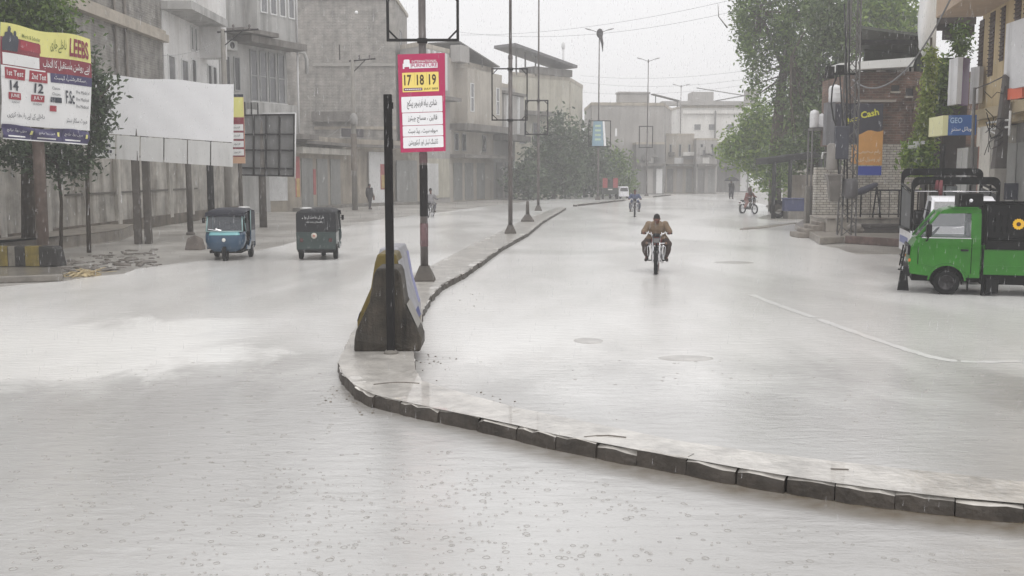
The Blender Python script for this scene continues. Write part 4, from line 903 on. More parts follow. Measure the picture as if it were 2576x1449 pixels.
# dark narrow house
r = simple('narrow_house', 'dark narrow house with balcony directly behind the bare lamp pole', [Cc, D, (-1,105), (-4,101.4)], 10.4, farw, Cc)
W = Wall(Cc, D); b = MB(farw); W.box(b, 0.2, W.len-0.2, 0.003, 1.0, 6.0, 9.6); part(b, 'upper_bay', r)
b = MB(shade); W.box(b, -0.1, W.len+0.1, 0.003, 1.6, 5.4, 5.9); part(b, 'sunshade', r); b = MB(shade); W.box(b, -0.1, W.len+0.2, 0.003, 1.2, 9.65, 9.9); part(b, 'sunshade', r)
for t in (0.6, 3.4): b = MB(winw); W.box(b, t, t+0.3, 1.003, 1.15, 6.1, 9.5); part(b, 'pilaster', r)
for t in (0.5, 2.8): b = MB(farw3); W.box(b, t, t+1.6, 0.003, 0.05, 0.1, 3.4); part(b, 'shutter', r)
# cream block with the big shed roof
Yc = 112.0
E1, E2, E3 = (seg_x(1288,106),106.0), (seg_x(1430,Yc),Yc), (seg_x(1463,122),122.0)
r = simple('cream_block', 'cream plastered block carrying a slanting shed roof on posts', [E1, E2, E3, (-0.5,122)], 12.2, creamp, E2)
W = Wall(E1, E2); Lw = W.len
b = MB(shade); W.box(b, Lw*0.35, Lw+0.2, -2, 0.25, 12.56, 13.3); part(b, 'roof_room', r)
b = MB(M('shed_roof', C(96,94,96), 0.5, 0.15, 2)); b.slab([W(-0.4,15.3,0.9), W(Lw+0.3,13.75,0.9), W(Lw+0.3,13.75,-2.2), W(-0.4,15.3,-2.2)], 0.3); part(b, 'shed_roof', r)
for t in (0.6, 1.9, 3.4): b = MB(greysteel); b.tube([W(t,12.3,0.0), W(t,15.0-(t+0.4)*0.16,0.0)], 0.1, 6); part(b, 'roof_post', r)
b = MB(winw); b.tube([W(Lw+0.1,12.5,-1), W(Lw+0.1,15.6,-1)], 0.12, 7); b.ell(W(Lw+0.1,15.9,-1), (0.2,0.2,0.45)); part(b, 'water_pipe', r)
b = MB(shade); W.box(b, 0.0, Lw*0.6, 0.003, 1.3, 8.3, 8.7); part(b, 'sunshade', r)
for t in (1.0, 3.0): window(W, r, t, t+1.0, 5.4, 7.6, wing, darkpane, 1, 1)
W = Wall(E2, E3); b = MB(trimc); W.box(b, 0.0, 0.5, 0.003, 0.15, 0, 12.1); part(b, 'corner_pilaster', r)
# long grey block
Y = 120.0; x0, x1 = seg_x(1486,Y), seg_x(1668,Y)
r = simple('long_grey_block', 'long grey blank block with two roof tanks near the end of the street', [(x0,Y),(x1,Y+1),(x1+2.6,Y+12),(x0,Y+12)], 10.1, farw, (x0,Y))
W = Wall((x0,Y),(x1,Y+1))
b = MB(farw); W.box(b, 3.3, 6.8, -2, -0.3, 10.5, 11.5); W.box(b, 3.2, 6.9, -2.1, -0.2, 11.503, 11.7); part(b, 'roof_room', r)
b = MB(M('bright_slot', C(238,238,240), 0.5)); W.box(b, 2.75, 2.98, 0.003, 0.03, 6.6, 7.5); part(b, 'window', r)
b = MB(greysteel); b.slab([W(7.2,11.5,0), W(10.4,10.75,0), W(10.4,10.75,-1.2), W(7.2,11.5,-1.2)], 0.08); b.tube([W(7.6,10.4,-0.5), W(7.6,11.3,-0.5)], 0.06, 6); b.tube([W(10.2,10.0,-0.5), W(10.2,10.75,-0.5)], 0.06, 6); part(b, 'shed_roof', r)
for t, z, w_, h_ in ((1.2,3.4,0.9,2.2),(5.8,4.2,2.2,0.4),(7.4,1.2,1.4,2.6)): b = MB(farw3); W.box(b, t, t+w_, 0.003, 0.04, z, z+h_); part(b, 'opening', r)
# low end-of-street shops under it
def lowblock(xa, xb, Y, ztop, m, lab, holes, rd):
    a, c = seg_x(xa,Y), seg_x(xb,Y)
    r = simple('corner_shop', lab, [(a,Y),(c,Y),(c,Y+6),(a,Y+6)], ztop, m, (a,Y), 'low shops at the end of the street', 0.25); W = Wall((a,Y),(c,Y))
    for k in range(holes):
        t0 = W.len*(k+0.18)/holes; t1 = W.len*(k+0.82)/holes
        b = MB([shutter, farw3, winw, farw][rd.randrange(4)] if k else farw3); W.box(b, t0, t1, 0.003, 0.06, 0.1, 2.9); part(b, 'shutter', r)
        if ztop > 5.9: window(W, r, t0+0.2, t1-0.2, 4.3, 5.8, wing, darkpane, 1, 1)
    b = MB(shade); W.box(b, 0.05, W.len-0.05, 0.003, 0.9, 3.2, 3.45); part(b, 'sunshade', r)
    clutter(r, W, rd, 3.6, max(3.8, ztop-1.1), 3)
    b = MB(farw4 if rd.random() < 0.5 else posterm[2]); W.box(b, W.len*0.3, W.len*0.62, 0.02, 0.12, 3.5, 4.2); part(b, 'signboard', r)
def clutter(r, W, rd, z0, z1, n):
    for _ in range(n):
        t = rd.uniform(0.2, W.len-1.2); z = rd.uniform(z0, z1); b = MB(rd.choice((farw3, farw, farw4, shade, greypane))); w_, h_ = rd.uniform(0.5,1.6), rd.uniform(0.3,1.0); o = rd.uniform(0.06,0.6)
        W.box(b, t, t+w_, 0.003, o, z, z+h_); b.build(rd.choice(('signboard','balcony_panel','awning')), r, world=r.location)
rd = random.Random(9)
lowblock(1598, 1668, 117.2, 5.6, farw3, 'low dark shop below the long grey block', 3, rd)
lowblock(1672, 1742, 124, 6.8, farw2, 'taller beige-grey shop house right of the long grey block', 3, rd)
lowblock(1748, 1800, 122, 6.2, farw, 'grey shop house below the pale striped block', 2, rd)
lowblock(1803, 1880, 131, 6.0, farw3, 'dim low shop at the street end behind the umbrella', 3, rd)
# pale block with windows
Y = 146.0; x0, x1 = seg_x(1712,Y), seg_x(1862,Y)
r = simple('pale_block', 'pale hazy multi-storey block with a row of small windows at the street end', [(x0,Y),(x1,Y),(x1+4,Y+14),(x0-1,Y+14)], 11.4, farw4, (x0,Y)); W = Wall((x0,Y),(x1,Y))
b = MB(farw); W.box(b, -3, W.len+2.5, -1.5, 0.6, 11.75, 12.3); W.box(b, 1.5, 4.5, -5, -1.2, 12.303, 13.7); W.box(b, 9.6, 10.8, -5, -1.2, 12.303, 14.2); part(b, 'roof_room', r)
b = MB(farw4); W.box(b, 0.0, W.len, 0.003, 0.3, 10.6, 11.1); W.box(b, -0.3, W.len*0.9, 0.003, 0.5, 5.2, 5.5); part(b, 'floor_band', r)
for k, t in enumerate((1.6, 3.6, 6.2)): window(W, r, t, t+1.0, 8.3, 9.2, farw4, greypane, 1, 1)
b = MB(greysteel); b.tube([W(4.4,12.4,-2), W(11,13.6,-2)], 0.08, 5); b.tube([W(2.2,14.3,-2), W(9.2,13.2,-2)], 0.07, 5); b.tube([W(4.5,0,0.4), W(4.5,11,0.4)], 0.12, 6); part(b, 'pipe', r)
# blocks hidden far behind, closing the horizon
simple('back_block', 'hazy grey block closing the gap far behind the right hand trees', [(40,150),(75,140),(78,155),(42,160)], 8.5, farw, (40,150))
simple('back_block', 'hazy beige block behind the brick building and the trees', [(24,92),(38,80),(50,90),(30,104)], 7.5, farw2, (24,92))
# ------------------------------------------------------------------ TREES
bark = M('bark', C(78,70,60), 0.9, 0.3, 4, streak=0.5, bump=0.6)
leafA = leafmat('leaf_bright', C(76,108,30), C(144,166,72), 0.4)
leafB = leafmat('leaf_dark', C(44,62,40), C(92,108,78), 0.3)
leafC = leafmat('leaf_mid', C(54,80,30), C(116,140,62), 0.35)
leafD = leafmat('leaf_deep', C(54,74,40), C(112,130,80), 0.35)
leafY = leafmat('leaf_lime', C(104,124,50), C(164,174,92), 0.4)
def leaves(mb, blobs, n, size, rd, clump=0.55, droop=0.0):
    tot = sum(b[1][0]*b[1][1]*b[1][2] for b in blobs)
    for c, rr in blobs:
        c = Vector(c); k = max(4, int(n*rr[0]*rr[1]*rr[2]/tot)); nc = max(3, k//14)
        for _ in range(nc):
            d = Vector((rd.gauss(0,1), rd.gauss(0,1), rd.gauss(0,1))).normalized()*(rd.random()**0.45)
            cc = c + Vector((d.x*rr[0], d.y*rr[1], d.z*rr[2]))
            for _ in range(14):
                p = cc + Vector((rd.gauss(0,clump), rd.gauss(0,clump), rd.gauss(0,clump*(1+droop)) - droop*clump*0.8))
                s = size*rd.uniform(0.55,1.3); u = Vector((rd.gauss(0,1), rd.gauss(0,1), rd.gauss(-0.5*droop,0.8))).normalized(); w_ = u.cross(Vector((rd.gauss(0,1), rd.gauss(0,1), rd.gauss(0,1)))).normalized()
                a = p + u*s; b_ = p + w_*s*0.42; c_ = p - u*s; d_ = p - w_*s*0.42
                o = len(mb.v); mb.v.extend((a,b_,c_,d_)); mb.f.append((o,o+1,o+2,o+3)); mb.mi.append(mb.cur); mb.sm.append(False)
def tree(name, label, base, trunk, limbs, blobs, n, size, m, rd, clump=0.55, droop=0.0, group=None, extra=None):
    r = thing(name, label, 'tree', base, 0, group)
    b = MB(bark); b.tube([t[0] for t in trunk], [t[1] for t in trunk], 9)
    for l in limbs: b.tube([t[0] for t in l], [t[1] for t in l], 7)
    for c, rr in blobs:     # twigs towards each clump
        st = Vector(trunk[-1][0]) if not limbs else min((Vector(l[-1][0]) for l in limbs), key=lambda q: (q-Vector(c)).length)
        c = Vector(c); mid = st.lerp(c, 0.5) + Vector((rd.uniform(-.3,.3), rd.uniform(-.3,.3), rd.uniform(-.2,.3)))
        b.tube([st, mid, c], [0.09, 0.055, 0.02], 5)
    b.build('trunk', r)
    b = MB(m); leaves(b, blobs, n, size, rd, clump, droop); b.build('crown', r)
    return r
rd = random.Random(31)
def pxb(x, y, Y, rx, rz, base, ry=None):
    p = P(x, y, Y) - Vector(base); s = Y/2600
    return (tuple(p), (rx*s, (ry or rx)*s, rz*s))
# dark trees left of the street's end
for (xc, Y, lab, bl_, n, m) in [
   (1392, 98, 'dark bushy tree at the kerb between the cream block and the fourth lamp', [(1385,400,62,55),(1400,335,40,40),(1350,440,45,35),(1430,430,45,42),(1405,300,20,22),(1380,468,50,22),(1420,470,40,20)], 5600, leafB),
   (1470, 104, 'broad dark tree right behind the fourth lamp pole', [(1470,400,55,50),(1455,345,35,35),(1500,440,50,38),(1440,450,40,34),(1490,365,30,28),(1460,470,50,20),(1505,472,36,18)], 5200, leafB),
   (1548, 110, 'smaller grey-green tree next to the red-backed pickup', [(1545,425,40,36),(1565,455,32,28),(1525,455,34,28),(1540,395,22,22),(1575,474,20,16)], 3200, leafC),
   (1325, 94, 'low dark tree against the wall right of the bare lamp pole', [(1325,440,30,34),(1305,462,26,26),(1345,465,30,26)], 2200, leafB)]:
    base = (seg_x(xc,Y), Y, 0); tp = P(xc, 440, Y) - Vector(base)
    tree('street_tree', lab, base, [((0,0,0),0.22),((0.05,0,1.2),0.18),((tp.x*0.5,0,tp.z),0.13)], [], [pxb(x,y,Y,rx,rz,base) for x,y,rx,rz in bl_], n, 0.26, m, rd, 0.5, group='dark trees on the left kerb')
# bright bushy tree at the right kerb
Y = 76; base = (seg_x(1955,Y), Y, 0)
tree('kerb_tree', 'bright green low spreading tree overhanging the road beside the hooded rider', base, [((0,0,0),0.3),((-0.2,0,2),0.25),((-0.6,0,4),0.2)], [[((-0.6,0,3.6),0.15),((-2,0,5),0.1)],[((-0.4,0,3.8),0.15),((-0.5,0.2,6.5),0.08)]],
     [pxb(x,y,Y,rx,rz,base) for x,y,rx,rz in [(1872,372,46,34),(1925,345,46,46),(1848,388,28,20),(1930,395,40,34),(1905,296,32,30),(1965,350,36,52),(1830,372,16,14),(1892,330,30,30),(1960,430,18,40),(1900,410,30,18),(1930,440,28,20),(1962,455,22,26),(1945,410,26,26)]], 16000, 0.17, leafA, rd, 0.45)
# tall drooping trees
def scatter(regs, rd):
    out = []
    for x0, x1, y0, y1, n, r0, r1 in regs:
        for _ in range(n):
            rr = rd.uniform(r0, r1); out.append((rd.uniform(x0,x1), rd.uniform(y0,y1), rr, rr*rd.uniform(0.8,1.25)))
    return out
Y = 66; base = (seg_x(1948,Y), Y, 0)
tree('tall_tree', 'tall drooping tree with a leaf-covered trunk left of the lattice mast', base, [((0,0,0),0.42),((-0.1,0,4),0.36),((0.2,0,8),0.3),((0.8,0,12),0.2)], [[((0.1,0,6),0.2),((2.2,0.2,9.5),0.12)],[((0.3,0,9),0.18),((-1.4,0,12.4),0.09)],[((0.8,0,11.5),0.18),((3,0,15),0.1)]],
     [pxb(x,y,Y+rd.uniform(-1.5,1.5),rx,rz,base) for x,y,rx,rz in scatter([(1868,2040,-70,60,18,20,34),(1862,1990,50,150,13,16,28),(1885,1930,140,215,3,12,20),(1935,1972,170,420,10,14,24),(1985,2060,90,300,12,18,30),(1895,1915,225,250,2,10,14),(1932,1965,400,470,4,14,22)], rd)], 16000, 0.15, leafC, rd, 0.27, 0.8)
Y = 60; base = (seg_x(2038,Y), Y, 0)
tree('tall_tree', 'tall dark tree rising behind the tin-roofed kiosk', base, [((0,0,0),0.4),((0.1,0,4),0.34),((0,0,8),0.25),((0.6,0,12),0.15)], [[((0,0,7),0.18),((2.0,0,10),0.1)],[((0.1,0,6),0.18),((-1.4,0,9),0.1)]],
     [pxb(x,y,Y+rd.uniform(-1.5,1.5),rx,rz,base) for x,y,rx,rz in scatter([(2030,2130,-20,130,14,20,36),(2000,2130,110,280,20,20,34),(1990,2090,270,410,16,18,30)], rd)], 18000, 0.15, leafD, rd, 0.3, 0.6)
Y = 72; base = (seg_x(2235,Y), Y, 0)
tree('roof_tree', 'yellow-green rounded tree showing above the tin shed roof', base, [((0,0,0),0.4),((0,0,6),0.3),((0,0,10),0.2)], [], [pxb(x,y,Y,rx,rz,base) for x,y,rx,rz in [(2190,30,60,44),(2250,40,56,44),(2285,70,36,50),(2150,60,50,50),(2220,110,80,50),(2225,-10,60,36),(2290,120,30,50)]], 9000, 0.22, leafA, rd, 0.45)
# tree at the far left, behind the printed banner, and the small leafy one beside it
Y = 33; base = (seg_x(70,Y), Y, 0)
tree('banner_tree', 'large tree showing above the printed banner at the left edge', base, [((0,0,0),0.22),((0.1,0,3),0.18),((0,0,6),0.14)], [], [pxb(x,y,Y,rx,rz,base) for x,y,rx,rz in [(40,40,70,46),(110,50,60,40),(160,70,36,24),(30,-10,80,40),(-40,60,60,60),(120,0,50,30),(30,110,60,30)]], 9000, 0.1, leafC, rd, 0.28)
Y = 32.2; base = (seg_x(262,Y), Y, 0)
tree('young_tree', 'young leafy tree between the printed banner and the blank billboard', base, [((-0.5,0,0),0.07),((-0.45,0,2.4),0.06),((-0.2,0,4.6),0.04)], [], [pxb(x,y,Y,rx,rz,base) for x,y,rx,rz in [(248,225,26,34),(262,200,22,18),(240,290,24,40),(265,260,22,24),(245,345,26,30),(278,215,14,26),(232,390,16,26),(255,310,24,30),(240,180,12,24),(238,140,10,24)]], 1500, 0.1, leafB, rd, 0.17, 0.5)
Y = 31.8; base = (seg_x(150,Y), Y, 0)
tree('low_shrub_tree', 'low dark foliage hanging below the violet banner around the rusty pole', base, [((0,0,0),0.06),((0.1,0,1.6),0.05),((0,0,3),0.04)], [], [pxb(x,y,Y,rx,rz,base) for x,y,rx,rz in [(90,385,40,26),(150,390,50,30),(190,400,30,34),(170,430,26,18),(50,385,40,22),(20,380,40,24),(205,430,14,14)]], 2400, 0.1, leafB, rd, 0.18, 0.4)
# ------------------------------------------------------------------ RIGHT SIDE OF THE STREET
wbrick = brickmat('whitewashed_brick', C(206,202,194), C(182,176,166), C(118,112,104), bw=0.26, rh=0.10, worn=0.4)
rbrick = brickmat('red_brick', C(128,98,84), C(98,78,70), C(120,108,98), bw=0.26, rh=0.10, worn=0.55)
stone = M('pavement_stone', C(150,143,135), 0.5, 0.2, 2.5, streak=0.3, coat=0.3)
kerbred = M('kerb_red_brown', C(104,86,80), 0.6, 0.3, 4, streak=0.5)
# pavement in front of the brick building
q = [G(2062,616,0.0), G(2122,612,0), G(2270,622,0), (17,33.5,0), (24,33,0), (24,52,0), (15.6,50,0), G(2035,556,0), G(2000,578,0)]
b = MB(stone); b.prism([(p[0],p[1],0) for p in q], (0,0,0.26)); b.build('pavement', bevel=0.04)['kind'] = 'structure'
b = MB(kerbred); a, c, d = G(2125,612.5,0), G(2268,622,0), Vector((17,33.4,0))
for p, q2 in ((a,c),(c,d)):
    n = Vector(((q2-p).y, -(q2-p).x, 0)).normalized(); b.prism([p+n*0.012, q2+n*0.012, q2-n*0.14, p-n*0.14], (0,0,0.275))
b.build('kerb', bevel=0.03)['kind'] = 'structure'
b = MB(stone); q = [G(1862,579), G(1930,574), G(2005,562), (seg_x(2012,50),50.5), G(1935,569), G(1862,576.5)]
b.prism([(p[0],p[1],0) for p in q], (0,0,0.05)); b.build('kerb')['kind'] = 'structure'
# plinth with steps
YP = 39.2; xa, xb = seg_x(2078,YP), 19.0
r = thing('plinth', 'raised grey plinth in front of the whitewashed brick wall', 'platform', ((xa+xb)/2, YP, 0.26))
b = MB(M('plinth_render', C(176,170,162), 0.7, 0.15, 2, streak=0.5)); b.bx(xa, xb, YP, YP+2.2, 0.24, 0.72); b.build('body', r, world=r.location, bevel=0.02)
b = MB(stone); b.bx(xa-0.05, xb, YP-0.06, YP+2.1, 0.723, 0.8); b.build('slab', r, world=r.location, bevel=0.02)
r = thing('steps', 'short flight of worn grey steps climbing to the plinth', 'steps', (seg_x(2045,40), 40, 0))
b = MB(M('step_stone', C(142,134,126), 0.6, 0.25, 3, streak=0.4))
for k in range(4): x0 = seg_x(2006+18*k, 39.5); b.bx(x0, xa-0.003*k, YP+0.1-0.002*k, YP+1.4, 0.14*k+0.003, 0.14*(k+1)+0.06)
b.build('treads', r, world=r.location, bevel=0.03)
# railing
r = thing('railing', 'dark metal railing along the edge of the plinth', 'railing', (seg_x(2212,YP+0.1), YP+0.1, 0.8))
za, zb = 0.8, 1.82; x0 = seg_x(2163,YP+.1); b = MB(darksteel)
b.tube([(x0,YP+.1,zb),(17.8,YP+.1,zb)], 0.035, 6); b.build('top_rail', r, world=r.location)
b = MB(darksteel); b.tube([(x0,YP+.1,za+0.12),(17.8,YP+.1,za+0.12)], 0.02, 6); b.build('bottom_rail', r, world=r.location)
k = 0; x = x0
while x < 17.6:
    b = MB(darksteel); b.tube([(x,YP+.1,za),(x,YP+.1,zb-0.02)], 0.03 if k % 2 == 0 else 0.016, 6); b.build('post' if k % 2 == 0 else 'bar', r, world=r.location); x += 0.36; k += 1
b = MB(M('bundle', C(70,70,82), 0.8, 0.2, 5)); b.tube([P(2150,486,39.0), P(2175,478,38.95), P(2200,466,38.95), P(2208,463,38.95)], [0.1,0.14,0.1,0.05], 8)
tag(b.build('tarpaulin', world=P(2180,478,39)), 'rolled dark tarpaulin laid across the railing top', 'tarpaulin')
b = MB(darksteel); a = P(2195,540,38.9); c = P(2206,470,38.9); b.tube([(a.x,a.y,0.8), c], 0.03, 6); b.tube([(a.x+0.3,a.y,0.8), c], 0.03, 6); b.tube([a.lerp(c,.45)+Vector((0,0,0)), a.lerp(c,.45)+Vector((0.22,0,0))], 0.02, 5); b.tube([a.lerp(c,.75), a.lerp(c,.75)+Vector((0.12,0,0))], 0.02, 5)
tag(b.build('ladder', world=(a.x,a.y,0.8)), 'narrow leaning stepladder in front of the railing', 'ladder')
p = P(2212,578,38.6); b = MB(M('bench_dark', C(84,80,78), 0.6, 0.2)); b.bx(-0.78,0.78,-0.22,0.22,0.2,0.32); b.bx(-0.7,0.7,-0.18,0.18,0.0,0.2)
tag(b.build('bench', loc=(p.x+0.05,38.6,0.263), bevel=0.02), 'low dark block bench against the plinth front', 'bench')
b = MB(M('sack_grey', C(140,134,128), 0.8, 0.2)); b.ell((0,0,0.17), (0.34,0.22,0.18)); b.ell((0.2,0,0.1), (0.2,0.2,0.12)); p = G(2170,584,0.26)
tag(b.build('sack', loc=(seg_x(2152,38.6),38.6,0.262)), 'pale lumpy sack lying left of the dark bench', 'sack')
# brick building
YW = 41.6; xl, xm, xr = seg_x(2048,YW), seg_x(2140,YW), seg_x(2338,YW)
r = thing('brick_building', 'old brick building, whitewashed below and bare red brick above, with a tin shed on top', 'building', ((xm+xr)/2, YW, 0))
b = MB(wbrick); b.bx(xl, xr+1.5, YW, YW+0.35, 0, 2.7); b.bx(xm-0.2, xr+1.5, YW+0.001, YW+0.35, 2.703, 3.62); b.build('lower_wall', r, world=r.location)
b = MB(rbrick); b.bx(xm, xr+1.5, YW+0.003, YW+4.5, 3.623, 6.45); b.build('upper_wall', r, world=r.location)
b = MB(rbrick); b.bx(xr-0.9, xr+1.5, YW-0.5, YW-0.003, 3.4, 5.9); b.build('side_bay', r, world=r.location)
b = MB(M('fascia_white', C(224,224,222), 0.5, 0.05)); x0, x1 = seg_x(2098,YW-.6), seg_x(2279,YW-.6); b.prism([(x0,YW-.6,6.45),(x1,YW-.6,6.6),(x1+0.1,YW-.6,6.95),(x0,YW-.6,6.72)], (0,1.1,0)); b.build('fascia', r, world=r.location)
for (x, y, w_, h_) in [(2293,232,0.45,0.3),(2252,222,0.3,0.24)]: p = P(x,y,YW); b = MB(darkpane); b.bx(p.x-w_/2, p.x+w_/2, YW-0.02, YW+0.01, p.z-h_/2, p.z+h_/2); b.use(trimc); b.bx(p.x-w_/2-.05, p.x+w_/2+.05, YW-0.06, YW+0.005, p.z-h_/2-.07, p.z-h_/2-0.004); b.build('window', r, world=r.location)
b = MB(stone); p = P(2215,254,YW-0.2); b.bx(p.x-1.0, p.x+0.5, YW-0.5, YW+0.002, p.z-0.06, p.z+0.03); b.build('ledge', r, world=r.location)
b = MB(M('tin_dark', C(84,88,82), 0.5, 0.15, 2, streak=0.3)); a, c = P(2158,64,YW+0.2), P(2330,86,YW+0.2); b.slab([a, c, c+Vector((2.2,5,-0.35)), a+Vector((1.6,5,-0.35))], 0.1); b.build('shed_roof', r, world=r.location)
b = MB(darksteel)
a = P(2162,90,YW+0.3); b.bx(a.x, P(2330,95,YW).x, YW+0.31, YW+0.36, a.z-0.35, a.z-0.15)
b.build('shed_beam', r, world=r.location)
for x in (2166, 2294, 2306, 2325): p = P(x,80,YW+0.4); b = MB(darksteel); b.tube([(p.x,YW+0.4,6.5),(p.x,YW+0.4,p.z)], 0.045, 6); b.build('shed_post', r, world=r.location)
b = MB(M('shed_back', C(74,80,70), 0.8, 0.3, 2, streak=0.5)); a = P(2170,150,YW+4.6); b.bx(a.x, P(2345,150,YW+4.6).x, YW+4.4, YW+4.5, 6.5, 8.0); b.build('shed_wall', r, world=r.location)
b = MB(M('junk', C(150,146,140), 0.7, 0.3, 3)); rdj = random.Random(4)
for x in (2225,2240,2262,2285): p = P(x,165,YW+0.9); b.bx(p.x-0.25, p.x+0.2, YW+.7, YW+1.1, 6.46, 6.62+rdj.random()*0.35)
b.build('roof_clutter', r, world=r.location)
# shop sign with dark and orange fields
Y = 40.4; navy = M('sign_dark', C(58,58,68), 0.5, 0.15, 2); orange = M('sign_orange', C(204,150,84), 0.5, 0.1, 2); cobalt = M('sign_cobalt', C(52,72,160), 0.5, 0.1); grey_s = M('sign_greyside', C(120,120,124), 0.6, 0.15, 2, streak=0.4); ytext = M('sign_lime_text', C(214,210,70), 0.5)
def zz(y, Y): return P(2150,y,Y).z
def xx(x, Y): return seg_x(x, Y)*1.0
def SX(x, y, Y): return P(x, y, Y).x
r = thing('shop_sign', 'dark and orange hanging payment shop sign with lime lettering Cash', 'sign', (SX(2180,340,Y), Y, zz(440,Y)))
b = MB(navy); b.bx(SX(2100,300,Y), SX(2221,300,Y), Y, Y+0.12, zz(362,Y), zz(260,Y)); b.build('dark_field', r, world=r.location)
b = MB(grey_s); b.bx(SX(2079,300,Y), SX(2099.5,300,Y), Y-0.05, Y+0.4, zz(365,Y), zz(258,Y)); b.build('side_box', r, world=r.location)
b = MB(orange); xo0, xo1 = SX(2159,370,Y), SX(2220,370,Y)
pts = [(xo0,Y-0.012,zz(415,Y)),(xo1,Y-0.012,zz(416,Y))] + [(xo1+(xo0-xo1)*i/8, Y-0.012, zz(328+8*(i/8)**2+3*math.sin(i),Y)) for i in range(9)]
b.prism(pts, (0,0.01,0)); b.bx(SX(2143,390,Y), xo0-0.003, Y, Y+0.04, zz(412,Y), zz(364,Y)); b.build('orange_field', r, world=r.location)
b = MB(cobalt); b.bx(SX(2159,430,Y), SX(2217,430,Y), Y-0.012, Y+0.03, zz(441,Y), zz(418,Y)); b.build('blue_field', r, world=r.location)
b = MB(ytext); U = Vector((1,0,0.22)).normalized(); V = Vector((-0.22,0,1)).normalized()
b.text('Cash', (SX(2167,290,Y), Y-0.01, zz(299,Y)), U, V, 0.70, 0.26, 0.006, 0.03); b.text('Jazz', (SX(2131,310,Y), Y-0.01, zz(312,Y)), U, V, 0.5, 0.22, 0.006, 0.02)
b.use(M('sign_pale_text', C(226,210,180), 0.5)); b.text(urdu('رقم بھیجیں'), (SX(2152,388,Y), Y-0.02, zz(389,Y)), (1,0,0), (0,0,1), 0.95, 0.2, 0.006, 0.01); b.text(urdu('اور وصول کریں'), (SX(2152,405,Y), Y-0.02, zz(408,Y)), (1,0,0), (0,0,1), 0.95, 0.2, 0.006, 0.01)
b.build('lettering', r, world=r.location)
# water tanks
plast = M('white_plastic', C(224,224,226), 0.4, 0.05, coat=0.2)
def tank(x, ya, yb, Y, rad, lab):
    p = P(x, yb, Y); h = P(x,ya,Y).z-p.z; b = MB(plast); b.lathe([(rad*.92,0),(rad,0.03),(rad,h*.8),(rad*.85,h*.92),(rad*.35,h*.97),(rad*.3,h)], seg=16)
    for z in (h*.25,h*.5,h*.75): b.torus((0,0,z), rad, 0.012, seg=20, ms=6)
    return tag(b.build('water_tank', loc=(p.x,p.y,p.z)), lab, 'water tank')
tank(2100, 213, 258, 40.6, 0.24, 'white plastic drum on top of the dark shop sign beside the lattice mast')
YS = 46; r = thing('tank_stand', 'slim steel stand carrying two white tanks left of the lattice mast', 'stand', (SX(2060,400,YS), YS, 0))
b = MB(greysteel); b.bx(SX(2036,400,YS), SX(2084,400,YS), YS-0.3, YS+0.4, zz(328,YS), zz(322,YS)); b.build('platform', r, world=r.location)
for x in (2038, 2082):
    for dy in (-0.25, 0.35): b = MB(greysteel); X0 = SX(x,400,YS); b.tube([(X0,YS+dy,0),(X0,YS+dy,zz(327,YS))], 0.04, 6); b.build('leg', r, world=r.location)
b = MB(M('pipe_white', C(214,214,212), 0.5)); b.tube([P(2076,322,YS-0.5), P(2082,335,YS-.5), P(2083,345,YS-.5), P(2083,383,YS-.5), P(2070,384,YS-.5), P(2068,400,YS-.5)], 0.05, 6); b.build('pipe', r, world=r.location)
tank(2048, 276, 321, YS, 0.2, 'slim white upright tank on the steel stand, left of the round one'); tank(2070, 285, 321, YS, 0.26, 'round white tank on the steel stand nearest the lattice mast')
# lattice mast
p = G(2129, 592, 0.26); r = thing('lattice_mast', 'tall steel lattice mast with cables and meter boxes before the brick building', 'utility pole', (p.x, p.y, 0.26))
Hm = 11.2; wa, wb2 = 0.25, 0.14
def lw(z): return wa + (wb2-wa)*z/Hm
for sx, sy in ((-1,-1),(1,-1),(1,1),(-1,1)): b = MB(greysteel); b.tube([(sx*wa,sy*wa,0),(sx*wb2,sy*wb2,Hm)], 0.034, 5); b.build('leg', r)
b = MB(greysteel); z = 0; k = 0
while z < Hm-0.4:
    a_, c_ = lw(z), lw(z+0.42)
    for (p0, p1) in [((-1,-1),(1,-1)),((1,-1),(1,1)),((1,1),(-1,1)),((-1,1),(-1,-1))]:
        if k % 2: p0, p1 = p1, p0
        b.tube([(p0[0]*a_,p0[1]*a_,z),(p1[0]*c_,p1[1]*c_,z+0.42)], 0.016, 4)
    z += 0.42; k += 1
b.build('lacing', r)
def L_(x, y, dy=-0.35): q = P(x, y, p.y+dy); return (q.x-p.x, dy, q.z-0.26)
b = MB(M('meter_box', C(112,108,104), 0.6, 0.2, 3, streak=0.4)); a = L_(2098,462); b.add([(a[0]+sx*w_, a[1]+sy*w_*0.7, a[2]+z) for w_, z in ((0.12,-0.62),(0.16,-0.5),(0.22,0.1),(0.3,0.30),(0.2,0.34)) for sx, sy in ((-1,-1),(1,-1),(1,1),(-1,1))],
   [(3,2,1,0),(16,17,18,19)] + [(4*i+j, 4*i+(j+1)%4, 4*i+4+(j+1)%4, 4*i+4+j) for i in range(4) for j in range(4)]); b.build('meter_box', r)
b = MB(M('box_grey2', C(134,130,126), 0.6, 0.15)); a = L_(2093,395); b.lathe([(0.17,-0.45),(0.19,-0.4),(0.19,0.4),(0.12,0.48)], c=a, seg=12); b.build('canister', r)
b = MB(M('box_dark', C(64,66,76), 0.6, 0.2)); a = L_(2118,350,-0.42); b.bx(a[0]-0.25,a[0]+0.22,a[1]-.12,a[1]+.12,a[2]-0.7,a[2]+0.45); b.build('switch_box', r, bevel=0.03)
